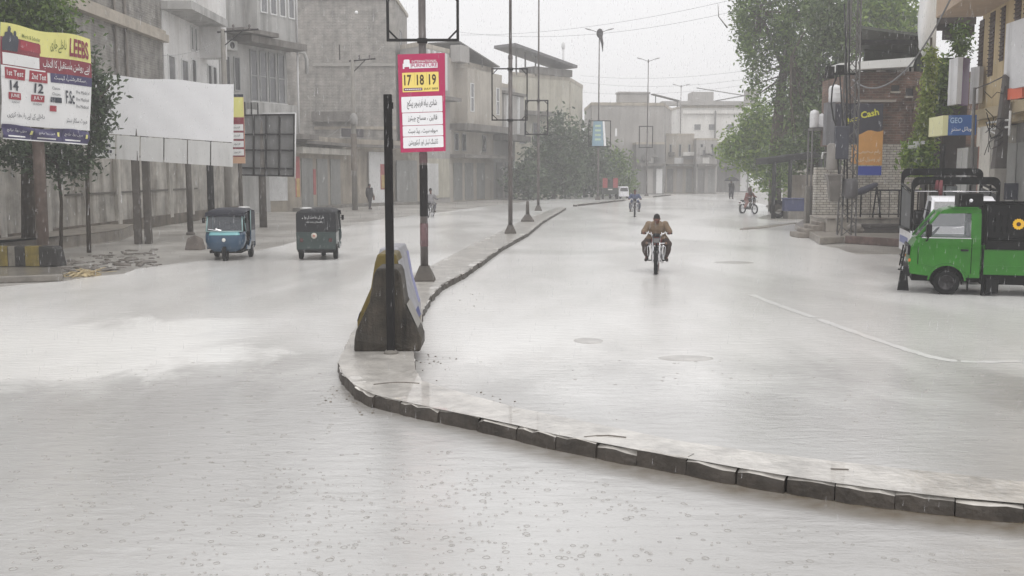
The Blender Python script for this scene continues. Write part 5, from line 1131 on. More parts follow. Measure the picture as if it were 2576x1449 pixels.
b = MB(M('box_dim', C(92,90,92), 0.6, 0.2)); a = L_(2138,478,-0.3); b.lathe([(0.2,-0.3),(0.28,-0.2),(0.28,0.3),(0.2,0.4)], c=a, seg=12); b.build('junction_pot', r)
b = MB(M('cable', C(30,30,32), 0.6)); b.tube([L_(2106,190), L_(2094,220), L_(2091,260), L_(2097,300), L_(2105,320), L_(2108,400), L_(2112,480)], 0.028, 6); b.tube([L_(2112,180), L_(2120,300), L_(2124,420), L_(2120,520)], 0.024, 6); b.tube([L_(2124,10), L_(2128,120), L_(2130,260), L_(2131,420), L_(2132,560)], 0.03, 6); b.tube([L_(2136,0), L_(2137,140), L_(2139,300)], 0.02, 6); b.build('cables', r)
b = MB(darksteel); a = L_(2108,186); b.tube([(a[0]-0.45,a[1],a[2]),(a[0]+0.6,a[1],a[2])], 0.04, 6); b.bx(a[0]-0.42,a[0]-0.15,a[1]-.1,a[1]+.1,a[2]-0.15,a[2]+0.25); b.bx(a[0]-0.05,a[0]+.2,a[1]-.1,a[1]+.1,a[2],a[2]+0.3); b.build('bracket', r)
# kiosk
Y = 56; r = thing('kiosk', 'open roadside kiosk with a thick dark tilted roof under the trees', 'kiosk', (SX(2000,520,Y), Y, 0))
kd = M('kiosk_dark', C(34,35,35), 0.7, 0.25, 2); a, c = P(1934,397,Y), P(2052,381,Y)
b = MB(kd); b.prism([a+Vector((0,0,-0.35)), P(2068,395,Y), c, a], (0,3,0)); b.build('roof', r, world=r.location, bevel=0.05)
for x in (1945, 1985, 2060): q = P(x,520,Y+0.1); b = MB(kd); b.tube([(q.x,Y+0.1,0),(q.x,Y+0.1,P(x,400,Y).z)], 0.11, 7); b.build('post', r, world=r.location)
b = MB(M('kiosk_wall', C(150,142,132), 0.8, 0.2, 1.5, streak=0.4)); b.bx(SX(1992,450,Y+2), SX(2075,450,Y+2), Y+2.0, Y+2.2, 0, zz(440,Y+2)); b.build('back_wall', r, world=r.location)
b = MB(concrete); b.bx(SX(1976,500,Y), SX(2030,500,Y), Y-0.7, Y+0.4, 0, 0.42); b.build('counter_base', r, world=r.location)
b = MB(M('crate_navy', C(66,72,104), 0.6, 0.15)); q = P(1998,500,Y-0.9); b.bx(-0.55,0.55,-.3,.3,0,0.62); b.bx(-0.58,0.58,-.33,.33,0.62,0.7)
tag(b.build('blue_crate', loc=(SX(1996,500,Y-.3),Y-.35,0.42), bevel=0.03), 'navy blue crate standing on the kiosk step', 'crate')
b = MB(rubber); b.torus((0,0,0.5), 0.38, 0.12, axis=(0.25,-1,0.1), seg=28, ms=10); tag(b.build('tractor_tyre', loc=(SX(1958,490,Y+.5),Y+.5,0)), 'big dark tyre leaning at the kiosk post', 'tyre')
b = MB(concrete)
for x, y, s in ((1955,528,.35),(1968,534,.3),(1940,522,.3),(1985,540,.4)): q = G(x,y); b.ell((q.x,q.y,s*.3),(s*1.3,s,s*.45),seg=8,rings=5)
tag(b.build('debris'), kind='stuff')
b = MB(concrete); q = G(2030,549); b.bx(-0.16,.16,-.15,.15,0,1.9); tag(b.build('gate_post', loc=(SX(2033,545,46),46,0), bevel=0.02), 'pale upright gate post at the head of the steps', 'post')
# beige building with louvred windows ------------------------------------------------
FA, FB = Vector((14.7,33.0)), Vector((12.98,23.8))
W = Wall(FA, FB, flip=False)
if W.n.x > 0: W = Wall(FA, FB, flip=True)
def tX(x, o=0.0):      # metres along the facade of the point seen at picture column x
    k = (x-1288)/2600.0; a = W.a + W.n*o
    return (k*a.y - a.x)/(W.u.x - k*W.u.y)
def zt(y, t, o=0.0): return P(2400, y, W(t,0,o).y).z
r = thing('beige_building', 'beige two storey building with tall brown louvred slots and a deep roof overhang', 'building', (FA.x, FA.y, 0))
back = Vector((9.0,1.7))
b = MB(beige); b.prism([(FA.x,FA.y,3.9),(FB.x,FB.y,3.9),(FB.x+9,FB.y+1.7,3.9),(FA.x+9,FA.y+1.7,3.9)], (0,0,7.5)); b.build('wall', r, world=r.location)
b = MB(M('ground_floor', C(132,130,128), 0.7, 0.15, 1.5, streak=0.4)); b.prism([(FA.x+.4,FA.y,0),(FB.x+.4,FB.y,0),(FB.x+9,FB.y+1.7,0),(FA.x+9,FA.y+1.7,0)], (0,0,3.897)); b.build('ground_floor', r, world=r.location)
b = MB(M('soffit', C(172,152,132), 0.8, 0.12, 1.2)); W.box(b, -0.2, W.len+0.5, 0.003, 1.35, 7.35, 7.95); b.build('overhang', r, world=r.location)
brn = M('louvre_brown', C(74,62,60), 0.6, 0.15, 3)
for (x0, x1, y0, y1) in [(2440,2451,50,176),(2465,2477,30,192),(2492,2502,16,154),(2525,2540,-30,60),(2548,2566,-30,60)]:
    t0, t1 = tX(x0), tX(x1); tm = (t0+t1)/2; za, zb = zt(y1,tm), min(7.3, zt(y0,tm))
    b = MB(brn); W.box(b, t0, t1, -0.02, 0.012, za, zb); o = b.build('window', r, world=r.location)
    b = MB(M('louvre_slat', C(92,78,74), 0.6)); z = za+0.06
    while z < zb-0.05: W.box(b, t0+0.02, t1-0.02, 0.013, 0.05, z, z+0.03); z += 0.12
    b.build('slats', o, world=r.location)
b = MB(M('beige_band', C(164,150,124), 0.8, 0.12)); W.box(b, 0.0, W.len, 0.003, 0.25, 4.1, 4.4); b.build('floor_band', r, world=r.location)
for (x0, x1, m) in [(2400,2412,winw),(2414,2426,winw),(2428,2440,shutter),(2452,2476,M('panel_redgrey', C(150,108,98), 0.6, 0.15, 2)),(2515,2548,shutter),(2551,2590,shutter)]:
    b = MB(m); W.box(b, tX(x0), tX(x1), -0.38, 0.02, 0.1, 3.3); b.build('shutter', r, world=r.location)
b = MB(M('pilaster_white', C(204,200,192), 0.7, 0.1, 2, streak=0.4)); W.box(b, tX(2480), tX(2508), -0.39, 0.3, 0, 3.85); b.build('pillar', r, world=r.location)
b = MB(M('pipe_white', C(214,214,212), 0.5)); t = tX(2530); 
for y in (305, 322): b.tube([W(tX(2508),zt(y,t),0.4), W(tX(2566),zt(y+2,t),0.4)], 0.03, 6)
b.tube([W(tX(2508),zt(322,t),0.4), W(tX(2545),zt(345,t),0.4)], 0.025, 6)
for x in (2545, 2566): b.tube([W(tX(x),zt(345,t),0.4), W(tX(x),zt(285,t),0.4)], 0.035, 6)
b.build('pipework', r, world=r.location)
# dark gap building behind, with ivy
Y = 37.6; r = thing('dark_building', 'dark brick building end between the white cloth and the beige building', 'building', (SX(2375,300,Y), Y, 0))
b = MB(M('dark_brickwork', C(70,66,66), 0.85, 0.25, 2, streak=0.4)); b.bx(SX(2346,300,Y), SX(2432,300,Y), Y, Y+0.9, 0, zt(92,4)+0.35); b.build('wall', r, world=r.location)
b = MB(M('dark_slab', C(66,60,58), 0.8)); b.bx(SX(2346,60,Y), SX(2440,60,Y), Y-0.5, Y+1.2, zz(66,Y), zz(44,Y)); b.bx(SX(2400,60,Y), SX(2440,60,Y), Y-.4, Y+1, zz(92,Y)+0.002, zz(67,Y)-0.002); b.build('roof_slab', r, world=r.location)
rd = random.Random(77)
def ivy(name, lab, blobs, n, size, m, stem, clump=0.16):
    base = Vector(stem[0]); r = thing(name, lab, 'creeper', base)
    b = MB(bark); b.tube([Vector(q)-base for q in stem], 0.04, 6); b.build('stem', r)
    b = MB(m); leaves(b, [(Vector(c)-base, rr) for c, rr in blobs], n, size, rd, clump, 0.5); b.build('foliage', r)
def bl3(x, y, Y, rx, rz, ry=0.35): s = Y/2600; return (tuple(P(x,y,Y)), (rx*s, ry, rz*s))
ivy('creeper', 'dark green creeper hanging on the dark building end behind the purple sign', [bl3(2420,110,37,16,30),(bl3(2375,190,37,18,34)),bl3(2365,235,37,18,30),bl3(2390,240,37,16,24),bl3(2410,80,37,8,20)], 2200, 0.1, leafC, [(SX(2370,400,37.2),37.2,0),(SX(2372,300,37.2),37.2,4),(SX(2380,180,37.2),37.2,6)])
YV = 35.5
ivy('creeper', 'lime green creeper climbing the pole under the white cloth', [bl3(2340,150,YV,9,30,.2),bl3(2338,200,YV,9,36,.2),bl3(2334,250,YV,10,34,.25),bl3(2326,300,YV,12,34,.25),bl3(2316,335,YV,12,22,.25),bl3(2330,350,YV,14,24,.25)], 2600, 0.095, leafY, [(SX(2345,500,YV),YV,0),(SX(2342,300,YV),YV,4),(SX(2341,130,YV),YV,7)], 0.11)
ivy('creeper', 'bushy olive creeper drooping just above the black pickup canopy', [bl3(2300,395,35.2,26,24),bl3(2325,400,35.2,22,30),bl3(2285,385,35.2,14,14)], 2000, 0.1, leafA, [(SX(2335,500,35.3),35.3,0),(SX(2333,420,35.3),35.3,2.4)], 0.14)
for i, (x0, x1, y0, y1) in enumerate([(2288,2308,364,374),(2304,2327,354,364)]):
    a, c = P(x0,y1,35.0), P(x1,y0,35.0); b = MB(plast); b.prism([a, (c.x,35.0,a.z+0.02), c, (a.x,35.0,c.z-0.02)], (0,0.25,0)); b.bx(a.x+.1,a.x+.16,35.05,35.2,a.z-0.2,a.z+.01)
    tag(b.build('awning_panel', world=a), ['lower white awning panel over the olive creeper','upper white awning panel over the olive creeper'][i], 'awning')
# white cloth wrapped round a tall pole
X = SX(2338,300,36); r = thing('wrapped_pole', 'tall pole wrapped in a long hanging white cloth', 'pole', (X,36,0))
b = MB(M('pole_white', C(196,196,192), 0.6, 0.12, 2, streak=0.3)); b.tube([(0.08,0,0),(0.05,0,5),(0,0,9.2)], [0.09,0.085,0.07], 9); b.build('shaft', r)
b = MB(M('white_cloth', C(226,226,226), 0.7, 0.05, 2)); prof = [(2330,142,.13),(2328,120,.26),(2329,80,.3),(2331,40,.27),(2334,0,.22),(2336,-30,.15)]
seg = 14; vs = []
for x, y, rad in prof:
    q = P(x,y,35.9)
    for k in range(seg): a = 2*math.pi*k/seg; f = 1+0.22*math.sin(3*a+y*0.02); vs.append((q.x-X+rad*f*math.cos(a), -0.1+rad*0.5*f*math.sin(a), q.z))
b.add(vs, [(i*seg+k,i*seg+(k+1)%seg,(i+1)*seg+(k+1)%seg,(i+1)*seg+k) for i in range(len(prof)-1) for k in range(seg)], True); b.build('cloth', r)
b = MB(M('white_cloth', C(226,226,226))); q0, q1 = P(2341,290,35.9), P(2345,140,35.9); b.tube([q0-Vector((X,36,0)), q0.lerp(q1,.5)-Vector((X,36,0))+Vector((0.03,0,0)), q1-Vector((X,36,0))], [0.06,0.1,0.1], 7); b.build('cloth_tail', r)
# projecting signs
def boxsign(name, lab, pl, y0, y1, faces, th=0.16, cat='sign'):
    # pl: list of (picture column, distance) along the plan; faces: material per segment
    r = None; pts = [Vector((seg_x(x,Y),Y)) for x, Y in pl]
    Ym = pl[0][1]; za, zb = P(pl[0][0],y1,Ym).z, P(pl[0][0],y0,Ym).z
    r = thing(name, lab, cat, (pts[0].x, pts[0].y, za)); r['_z'] = 0
    del r['_z']
    for i in range(len(pts)-1):
        b = MB(faces[i]); p, q = pts[i], pts[i+1]; n = Vector((q.y-p.y, -(q.x-p.x))).normalized()*th
        if n.y < 0: n = -n
        b.prism([(p.x,p.y,za),(q.x,q.y,za),(q.x,q.y,zb),(p.x,p.y,zb)], (n.x,n.y,0)); b.build(['front_face','side_face','rear_face'][i], r, world=r.location, bevel=0.01)
    return r, pts, za, zb
lilac = M('sign_lilac', C(132,96,150), 0.5, 0.08); steelw = M('sign_wornwhite', C(214,214,216), 0.5, 0.08, 2, streak=0.5)
boxsign('box_sign', 'white box sign with a lilac side hanging on the beige building corner', [(2381,33.4),(2403,32.6),(2420,33.3)], 150, 266, [steelw, lilac])
boxsign('box_sign', 'plain white panel sign right of the lilac one', [(2422,32.6),(2444,32.2)], 170, 262, [steelw])
rr_, pts, za, zb = boxsign('box_sign', 'cream and blue shop sign with the letters GEO', [(2338,33.2),(2373,31.6),(2443,31.3)], 297, 345, [M('sign_cream', C(226,224,176), 0.5, 0.06), M('sign_blue', C(54,92,150), 0.5, 0.12, 2)])
b = MB(M('sign_paleblue_text', C(170,196,224), 0.5)); p, q = pts[1], pts[2]; U = Vector((q.x-p.x,q.y-p.y,0)).normalized()
Nn = Vector((U.y,-U.x,0))*0.012; p = Vector((p.x,p.y,0))+U*0.05+Nn
b.text('GEO', (p.x,p.y,zb-0.24), U, (0,0,1), 0.34, 0.17, 0.004, 0.02); b.use(pwhite); b.text(urdu('موبائل سنٹر'), (p.x+U.x*0.05,p.y+U.y*0.05,za+0.1), U, (0,0,1), 0.62, 0.15, 0.004, 0.01); b.build('lettering', rr_, world=rr_.location)
rr_, pts, za, zb = boxsign('hanging_sign', 'large grey-white hanging sign with red lettering at the right edge', [(2519,28.9),(2576,27.4)], 60, 228, [steelw])
b = MB(M('sign_red_text', C(176,92,96), 0.5)); p, q = pts; U = Vector((q.x-p.x,q.y-p.y,0)).normalized(); hh = zb-za
p = Vector((p.x,p.y,0)) + Vector((U.y,-U.x,0))*0.012 + Vector((0,0.03,0)); b.text('CARE', (p.x+U.x*0.16,p.y+U.y*0.16-0.03,za+hh*0.42), U, (0,0,1), 0.42, 0.12, 0.004, 0.02)
b.use(M('sign_grey_block', C(120,120,126), 0.5)); b.add([Vector((p.x,p.y-0.03,0))+U*u+Vector((0,0,za+hh*v)) for u, v in ((.2,.12),(.5,.12),(.5,.28),(.2,.28))], [(0,1,2,3)]); b.use(M('sign_faint', C(196,190,192), 0.5)); b.add([Vector((p.x,p.y-0.03,0))+U*u+Vector((0,0,za+hh*v)) for u, v in ((.1,.62),(.55,.62),(.55,.66),(.1,.66))], [(0,1,2,3)])
b.build('lettering', rr_, world=rr_.location)
boxsign('box_sign', 'orange-red box sign below the large grey-white hanging sign', [(2511,28.6),(2552,27.8)], 224, 252, [M('sign_coral', C(216,110,84), 0.5, 0.08)])
boxsign('box_sign', 'faded pink upright panel left of the large hanging sign', [(2504,29.6),(2524,29.2)], 112, 215, [M('sign_fadedpink', C(206,176,172), 0.5, 0.12, 2, streak=0.3)])
# poles before the beige building
X = SX(2496,400,29); r = thing('concrete_pole', 'weathered concrete pole with a tangle of wires before the beige building', 'utility pole', (X,28.6,0))
b = MB(M('pole_concrete2', C(150,146,140), 0.8, 0.15, 2, streak=0.4)); b.prism([(-0.17,-.14,0),(.17,-.14,0),(.17,.14,0),(-.17,.14,0)], (0.0,0,2.6)); b.use(M('pole_grime', C(92,88,86), 0.8, 0.25, 2, streak=0.5)); b.add([(-0.165,-.135,2.6),(.165,-.135,2.6),(.165,.135,2.6),(-.165,.135,2.6),(0.02,-.1,5.15),(.2,-.1,5.0),(.2,.1,5.0),(0.02,.1,5.15)], [(0,1,5,4),(1,2,6,5),(2,3,7,6),(3,0,4,7),(4,5,6,7)]); b.build('shaft', r, bevel=0.02)
b = MB(M('cable', C(30,30,32)))
rd = random.Random(8)
for i in range(9):
    z = rd.uniform(3.2,4.9); pts = [(0,-0.16,z)]
    for k in range(1,5): pts.append((-0.12*k+rd.uniform(-.1,.1), -0.16+rd.uniform(-.1,.05), z-0.12*k+rd.uniform(-.16,.16)+0.06*k*k*rd.random()))
    b.tube(pts, 0.012, 5)
b.build('wires', r)
b = MB(M('box_dark', C(64,66,76))); b.bx(0.12,0.5,-.3,-.14,1.75,2.2); b.build('meter_box', r)
X = SX(2447,400,30); r = thing('steel_post', 'slim dark post beside the GEO sign', 'post', (X,30,0)); b = MB(greysteel); b.tube([(0,0,0),(-0.02,0,3),(-0.05,0,4.9)], [0.05,0.05,0.045], 8); b.build('shaft', r); b = MB(greysteel); b.tube([(-0.05,0,4.86),(0.3,-.1,5.0),(0.62,-.4,5.2)], 0.02, 5); b.build('stay', r)
X = SX(2384,400,33); r = thing('steel_post', 'dark post under the cream end of the GEO sign', 'post', (X,33.4,0)); b = MB(darksteel); b.tube([(0,0,0),(0,0,3.4)], 0.09, 8); b.build('shaft', r); b = MB(greysteel); b.tube([(0,0,1.9),(0.5,0,2.6)], 0.03, 5); b.tube([(0,0,2.7),(0.5,0,2.0)], 0.03, 5); b.build('brace', r)
# ------------------------------------------------------------------ VEHICLES
green = M('green_paint', C(36,108,10), 0.4, 0.16, 2.2, coat=0.25, streak=0.25, spec=0.3); whitep = M('white_paint', C(226,226,230), 0.35, 0.04, 2, coat=0.6)
undr = M('underbody', C(14,14,15), 0.8, 0.2, 4, spec=0.1); blackp = M('black_paint', C(12,12,13), 0.55, 0.2, 4, spec=0.18)
wglass = glassmat('windscreen', C(120,124,130), 0.06, 0.45); dglass = glassmat('dark_windscreen', C(70,74,80), 0.06, 0.8)
rimm = M('steel_rim', C(70,68,70), 0.45, 0.2, metal=0.6); seatm = M('seat_cover', C(210,210,212), 0.7, 0.1)
lampg = M('lamp_glass', C(220,220,215), 0.1, 0.03, coat=0.8); amber = M('amber_lens', C(200,110,30), 0.2, 0.05, coat=0.6); redl = M('red_lens', C(70,24,26), 0.2, 0.05, coat=0.6)
def arcpts(cx, cz, rad, a0, a1, n=10): return [(cx+rad*math.cos(R(a0+(a1-a0)*i/n)), cz+rad*math.sin(R(a0+(a1-a0)*i/n))) for i in range(n+1)]
def wheel(parent, c, rad, wd, axis=(0,1,0), out=-1, rim=None):
    b = MB(rubber); c = Vector(c)
    prof = [(rad*0.62,-wd/2),(rad*0.92,-wd/2),(rad,-wd*0.36),(rad,wd*0.36),(rad*0.92,wd/2),(rad*0.62,wd/2)]
    b.lathe(prof, c, axis, 28, caps=False); b.lathe([(rad*0.62,-wd*0.45),(rad*0.62,wd*0.45)], c, axis, 28, caps=False)
    o = b.build('wheel', parent)
    a = Vector(axis).normalized()*out; b = MB(rim or rimm)
    b.lathe([(rad*0.61,wd*0.42),(rad*0.55,wd*0.46),(rad*0.5,wd*0.3),(rad*0.3,wd*0.22),(rad*0.26,wd*0.4),(rad*0.1,wd*0.42),(0.004,wd*0.42)], c, a, 24); q = Vector((0,0,1)).rotation_difference(a)
    for k in range(5):
        an = 2*math.pi*k/5; b.ell(c + q @ Vector((rad*0.19*math.cos(an), rad*0.19*math.sin(an), wd*0.42)), 0.012, seg=6, rings=4)
    b.lathe([(rad*0.61,-wd*0.3),(0.004,-wd*0.3)], c, a, 24, caps=False); b.build('rim', o)
    return o
def cabover(root, paint, wb=1.84, hw=0.695, glass=wglass, rear_to=2.55, door_handle=True):
    # forward -x, near side -y; front axle x=0
    R0 = 0.335; zf = 0.36
    arch = list(reversed(arcpts(0, 0.27, R0, 15, 165, 10)))
    low = [(-0.70,0.40),(-0.72,0.55)] ; 
    side = [(-0.71,0.42),(-0.735,0.62),(-0.70,0.98),(-0.64,1.07),(-0.58,1.175),(0.62,1.175),(0.62,zf)] + list(reversed(arch)) + [(-0.36,zf+0.02)]
    b = MB(paint); b.prism([(x,-hw,z) for x, z in side], (0,2*hw,0)); o = b.build('body', root, bevel=0.022, seg=2)
    # greenhouse: pillars and roof with tumblehome
    hr = hw-0.10
    roof = [(-0.19,1.66),(-0.10,1.735),(0.05,1.77),(0.5,1.775),(0.60,1.76),(0.605,1.68),(-0.19,1.655)]
    b = MB(paint); b.prism([(x,-hr,z) for x, z in roof], (0,2*hr,0)); b.build('roof', root, bevel=0.03, seg=3)
    for s in (-1, 1):
        b = MB(paint); b.tube([(-0.60,s*(hw-0.03),1.14),(-0.185,s*(hr-0.015),1.69)], 0.034, 7); b.build('front_pillar', root); b = MB(paint); b.obox((0.52,s*(hw-0.065),1.42),(0.095,0,0),(0,s*0.012,0),(0,-s*0.045,0.255)); b.build('rear_pillar', root)
    g = MB(glass); g.quad((-0.575,-hw+0.05,1.18),(-0.575,hw-0.05,1.18),(-0.19,hr-0.03,1.665),(-0.19,-hr+0.03,1.665)); g.build('windscreen', root)
    for s in (-1, 1):
        g = MB(glass); g.quad((-0.54,s*(hw-0.02),1.185),(0.42,s*(hw-0.02),1.185),(0.42,s*(hr+0.0),1.66),(-0.155,s*(hr+0.0),1.66)); g.build('side_window', root)
        d = MB(paint); dp = [(-0.55,0.62),(-0.56,1.02),(-0.50,1.155),(0.44,1.155),(0.44,0.47),(0.40,0.42)] + [(x*1.0,z) for x, z in reversed(arcpts(0,0.27,R0+0.045,20,128,7))][::-1]
        d.prism([(x,s*(hw+0.001),z) for x, z in dp], (0,s*0.010,0)); do = d.build('door', root, bevel=0.006)
        t = MB(paint); t.bx(-0.66,0.61,s*(hw+0.006)-0.008,s*(hw+0.006)+0.008,0.985,1.0); t.build('moulding', do)
        k_ = MB(undr)
        for q0, q1, q2, q3 in ((0.441,0.452,0.45,1.16),(-0.566,-0.555,0.62,1.0),(0.641,0.652,0.40,1.7)): k_.bx(q0,q1,s*(hw+0.003)-0.004,s*(hw+0.003)+0.004,q2,min(q3,1.174))
        k_.build('door_gap', root)
        if door_handle: h = MB(blackpl); h.bx(0.24,0.39,s*(hw+0.02)-0.012,s*(hw+0.02)+0.012,0.905,0.945); h.build('handle', do, bevel=0.008)
        h = MB(chrome); h.bx(-0.50,0.43,s*(hw+0.004)-0.006,s*(hw+0.004)+0.006,1.158,1.178); h.build('window_trim', do)
        m = MB(blackpl); m.bx(-0.44,-0.33,s*(hw+0.19)-0.09,s*(hw+0.19)+0.09,1.19,1.46); mo = m.build('mirror', root, bevel=0.04, seg=3)
        m = MB(blackpl); m.tube([(-0.42,s*(hw),1.10),(-0.40,s*(hw+0.1),1.12),(-0.385,s*(hw+0.15),1.2)], 0.014, 6); m.tube([(-0.47,s*(hw-0.03),1.47),(-0.40,s*(hw+0.12),1.53),(-0.385,s*(hw+0.16),1.45)], 0.011, 6); m.build('mirror_arm', mo)
        a = MB(paint); aa = arcpts(0,0.27,R0+0.035,5,175,14); ab = arcpts(0,0.27,R0,5,175,14)
        a.add([(x,s*(hw+0.016),z) for x, z in aa]+[(x,s*(hw+0.016),z) for x, z in ab]+[(x,s*(hw-0.02),z) for x, z in aa]+[(x,s*(hw-0.02),z) for x, z in ab],
              [(i,i+1,15+i+1,15+i) for i in range(14)]+[(i,i+1,30+i+1,30+i) for i in range(14)]+[(15+i,15+i+1,45+i+1,45+i) for i in range(14)]); a.build('arch_trim', root)
    # front face
    b = MB(blackpl); b.bx(-0.765,-0.715,-hw+0.05,hw-0.05,0.80,1.0); g = b.build('grille', root, bevel=0.015)
    b = MB(chrome)
    for s in (-1,1): b.bx(-0.772,-0.75,s*0.5-0.1,s*0.5+0.1,0.825,0.84); b.bx(-0.772,-0.75,s*0.5-0.1,s*0.5+0.1,0.96,0.975); b.bx(-0.772,-0.75,s*0.6-0.008,s*0.6+0.008,0.842,0.958)
    b.build('grille_trim', g)
    for s in (-1,1):
        b = MB(lampg); b.bx(-0.775,-0.755,s*0.5-0.085,s*0.5+0.085,0.845,0.955); b.build('headlight', root, bevel=0.012)
        b = MB(amber); b.bx(-0.745,-0.70,s*(hw-0.03)-0.04,s*(hw-0.03)+0.04,0.67,0.73); b.build('indicator', root, bevel=0.01)
    b = MB(blackpl); b.prism([(-0.83,-hw+0.02,0.36),(-0.84,-hw+0.02,0.56),(-0.70,-hw+0.02,0.58),(-0.70,-hw+0.02,0.36)], (0,2*hw-0.04,0)); bo = b.build('bumper', root, bevel=0.02)
    b = MB(chrome); b.bx(-0.856,-0.842,-hw+0.06,hw-0.06,0.50,0.565); b.build('bumper_strip', bo)
    b = MB(chrome); b.tube([(-0.62,0.25,1.13),(-0.5,-0.25,1.22)], 0.008, 5); b.build('wiper', root)
    b = MB(undr); b.bx(-0.66,rear_to,-hw+0.14,hw-0.14,0.27,0.41); b.bx(-0.6,0.62,-hw+0.05,hw-0.05,0.411,0.46); b.tube([(0,-hw+0.1,0.27),(0,hw-0.1,0.27)], 0.045, 8); b.tube([(wb,-hw+0.1,0.27),(wb,hw-0.1,0.27)], 0.06, 8); b.build('chassis', root)
    b = MB(seatm)
    for s in (-1,1): b.bx(0.15,0.56,s*0.33-0.24,s*0.33+0.24,1.0,1.12); b.obox((0.50,s*0.33,1.3),(0.06,0,0.01),(0,0.22,0),(-0.02,0,0.2))
    b.build('seats', root, bevel=0.04)
    b = MB(blackpl); b.torus((-0.22,0.33,1.2), 0.17, 0.014, axis=(-0.75,0,0.65), seg=20, ms=6); b.bx(-0.56,-0.42,-hw+.06,hw-.06,1.12,1.19); b.build('dashboard', root)
    for x in (0, wb):
        for s in (-1, 1): wheel(root, (x, s*(hw-0.085), 0.255), 0.255, 0.15, out=s)
    for s in (-1,1):
        b = MB(rubber); b.bx(0.40,0.415,s*(hw-0.09)-0.09,s*(hw-0.09)+0.09,0.10,0.42); b.build('mudflap', root)
# green pickup with a high black bed -------------------------------------------------
pw = G(2378, 741); r = thing('pickup_truck', 'bright green small pickup with a high black slotted bed at the right edge', 'pickup truck', (pw.x-0.61*math.sin(R(-18)), pw.y+0.61*math.cos(R(-18)), 0), R(-18))
cabover(r, green); hw = 0.70
b = MB(green)
for s in (-1,1): b.bx(0.68,2.75,s*(hw-0.015)-0.015,s*(hw-0.015)+0.015,0.44,0.95)
b.bx(2.72,2.75,-hw+.03,hw-.03,0.44,0.95); b.bx(0.68,2.72,-hw+.031,hw-.031,0.44,0.5); b.build('cargo_bed', r, bevel=0.012)
b = MB(green)
for s in (-1,1): b.bx(0.69,2.74,s*(hw+0.003)-0.005,s*(hw+0.003)+0.005,0.60,0.625)
b.build('bed_rib', r)
b = MB(undr); b.bx(0.64,2.7,-hw+0.08,hw-0.08,0.24,0.437); b.build('bed_subframe', r)
# slotted black side walls
for s in (-1,1):
    b = MB(blackp); y0 = s*(hw+0.005)
    def pan(x0,x1,z0,z1): b.bx(x0,x1,y0-0.012,y0+0.012,z0,z1)
    rows = [(1.30,1.43),(1.52,1.64)]; xs = [0.84+0.115*k for k in range(16)]
    pan(0.70,2.75,0.955,1.12); pan(0.70,2.75,1.20,1.30); pan(0.70,2.75,1.43,1.52); pan(0.70,2.75,1.64,1.85)
    for za, zb in rows:
        xp = 0.70
        for x in xs:
            if abs(x-1.28) < 0.14: continue
            pan(xp, x-0.014, za, zb); xp = x+0.014
        pan(xp, 2.75, za, zb)
    for x in (0.715, 1.7, 2.735): pan(x-0.015, x+0.015, 1.12, 1.20)
    o = b.build('side_wall', r)
    b = MB(blackp); b.tube([(0.70,y0,1.87),(2.75,y0,1.87)], 0.022, 6); b.tube([(0.70,y0,1.16),(2.75,y0,1.16)], 0.016, 6)
    for x in (0.71,1.7,2.74): b.tube([(x,y0+s*0.02,0.95),(x,y0+s*0.02,1.86)], 0.018, 6)
    b.build('rail', o)
b = MB(blackp); b.bx(0.685,0.71,-hw,hw,1.05,1.85); b.build('headboard', r)
b = MB(M('flower_yellow', C(226,176,30), 0.5, 0.1)); n = 14; c = Vector((1.28,-(hw+0.022),1.47)); vs = [c+Vector((0,-0.004,0))]
for k in range(2*n):
    a = math.pi*k/n; q = 0.115 if k % 2 == 0 else 0.098; vs.append(c+Vector((q*math.cos(a),0,q*math.sin(a))))
b.add(vs, [(0,1+k,1+(k+1)%(2*n)) for k in range(2*n)]); fo = b.build('flower_emblem', r)
b = MB(M('flower_brown', C(70,40,20), 0.6)); b.ell(c+Vector((0,-0.006,0)), (0.042,0.008,0.042)); b.build('flower_eye', fo)
b = MB(blackp); b.bx(0.17,0.63,-0.62,0.25,1.80,2.07); bo = b.build('roof_box', r, bevel=0.015)
b = MB(whitep); b.lathe([(0.035,0),(0.035,0.012)], c=(0.40,-0.622,1.93), axis=(0,-1,0), seg=14); b.build('round_sticker', bo)
b = MB(green); b.bx(0.05,0.55,-0.63,0.3,1.774,1.797); b.build('roof_rack_base', r)
b = MB(undr); b.bx(0.66,0.72,-0.69,-0.6,0.02,0.95); b.build('mudguard_bar', r)
b = MB(rubber); b.bx(0.74,0.98,-0.68,-0.4,0.06,0.36); b.build('side_flap', r, bevel=0.02)
b = MB(rubber); b.prism([(-0.93,-0.55,0.05),(-0.70,-0.55,0.05),(-0.75,-0.55,0.46),(-0.88,-0.55,0.46)], (0,0.03,0)); fl = b.build('front_flap', r)
b = MB(blackp); b.tube([(-0.93,-0.54,0.49),(-0.6,-0.54,0.50)], 0.018, 6); b.tube([(-0.86,-0.5,0.5),(-0.80,-0.5,0.95)], 0.02, 6); b.tube([(-0.86,0.3,0.5),(-0.80,0.3,0.95)], 0.02, 6); b.tube([(-0.86,-0.5,0.74),(-0.86,0.3,0.74)], 0.02, 6); b.build('bull_bar', r)
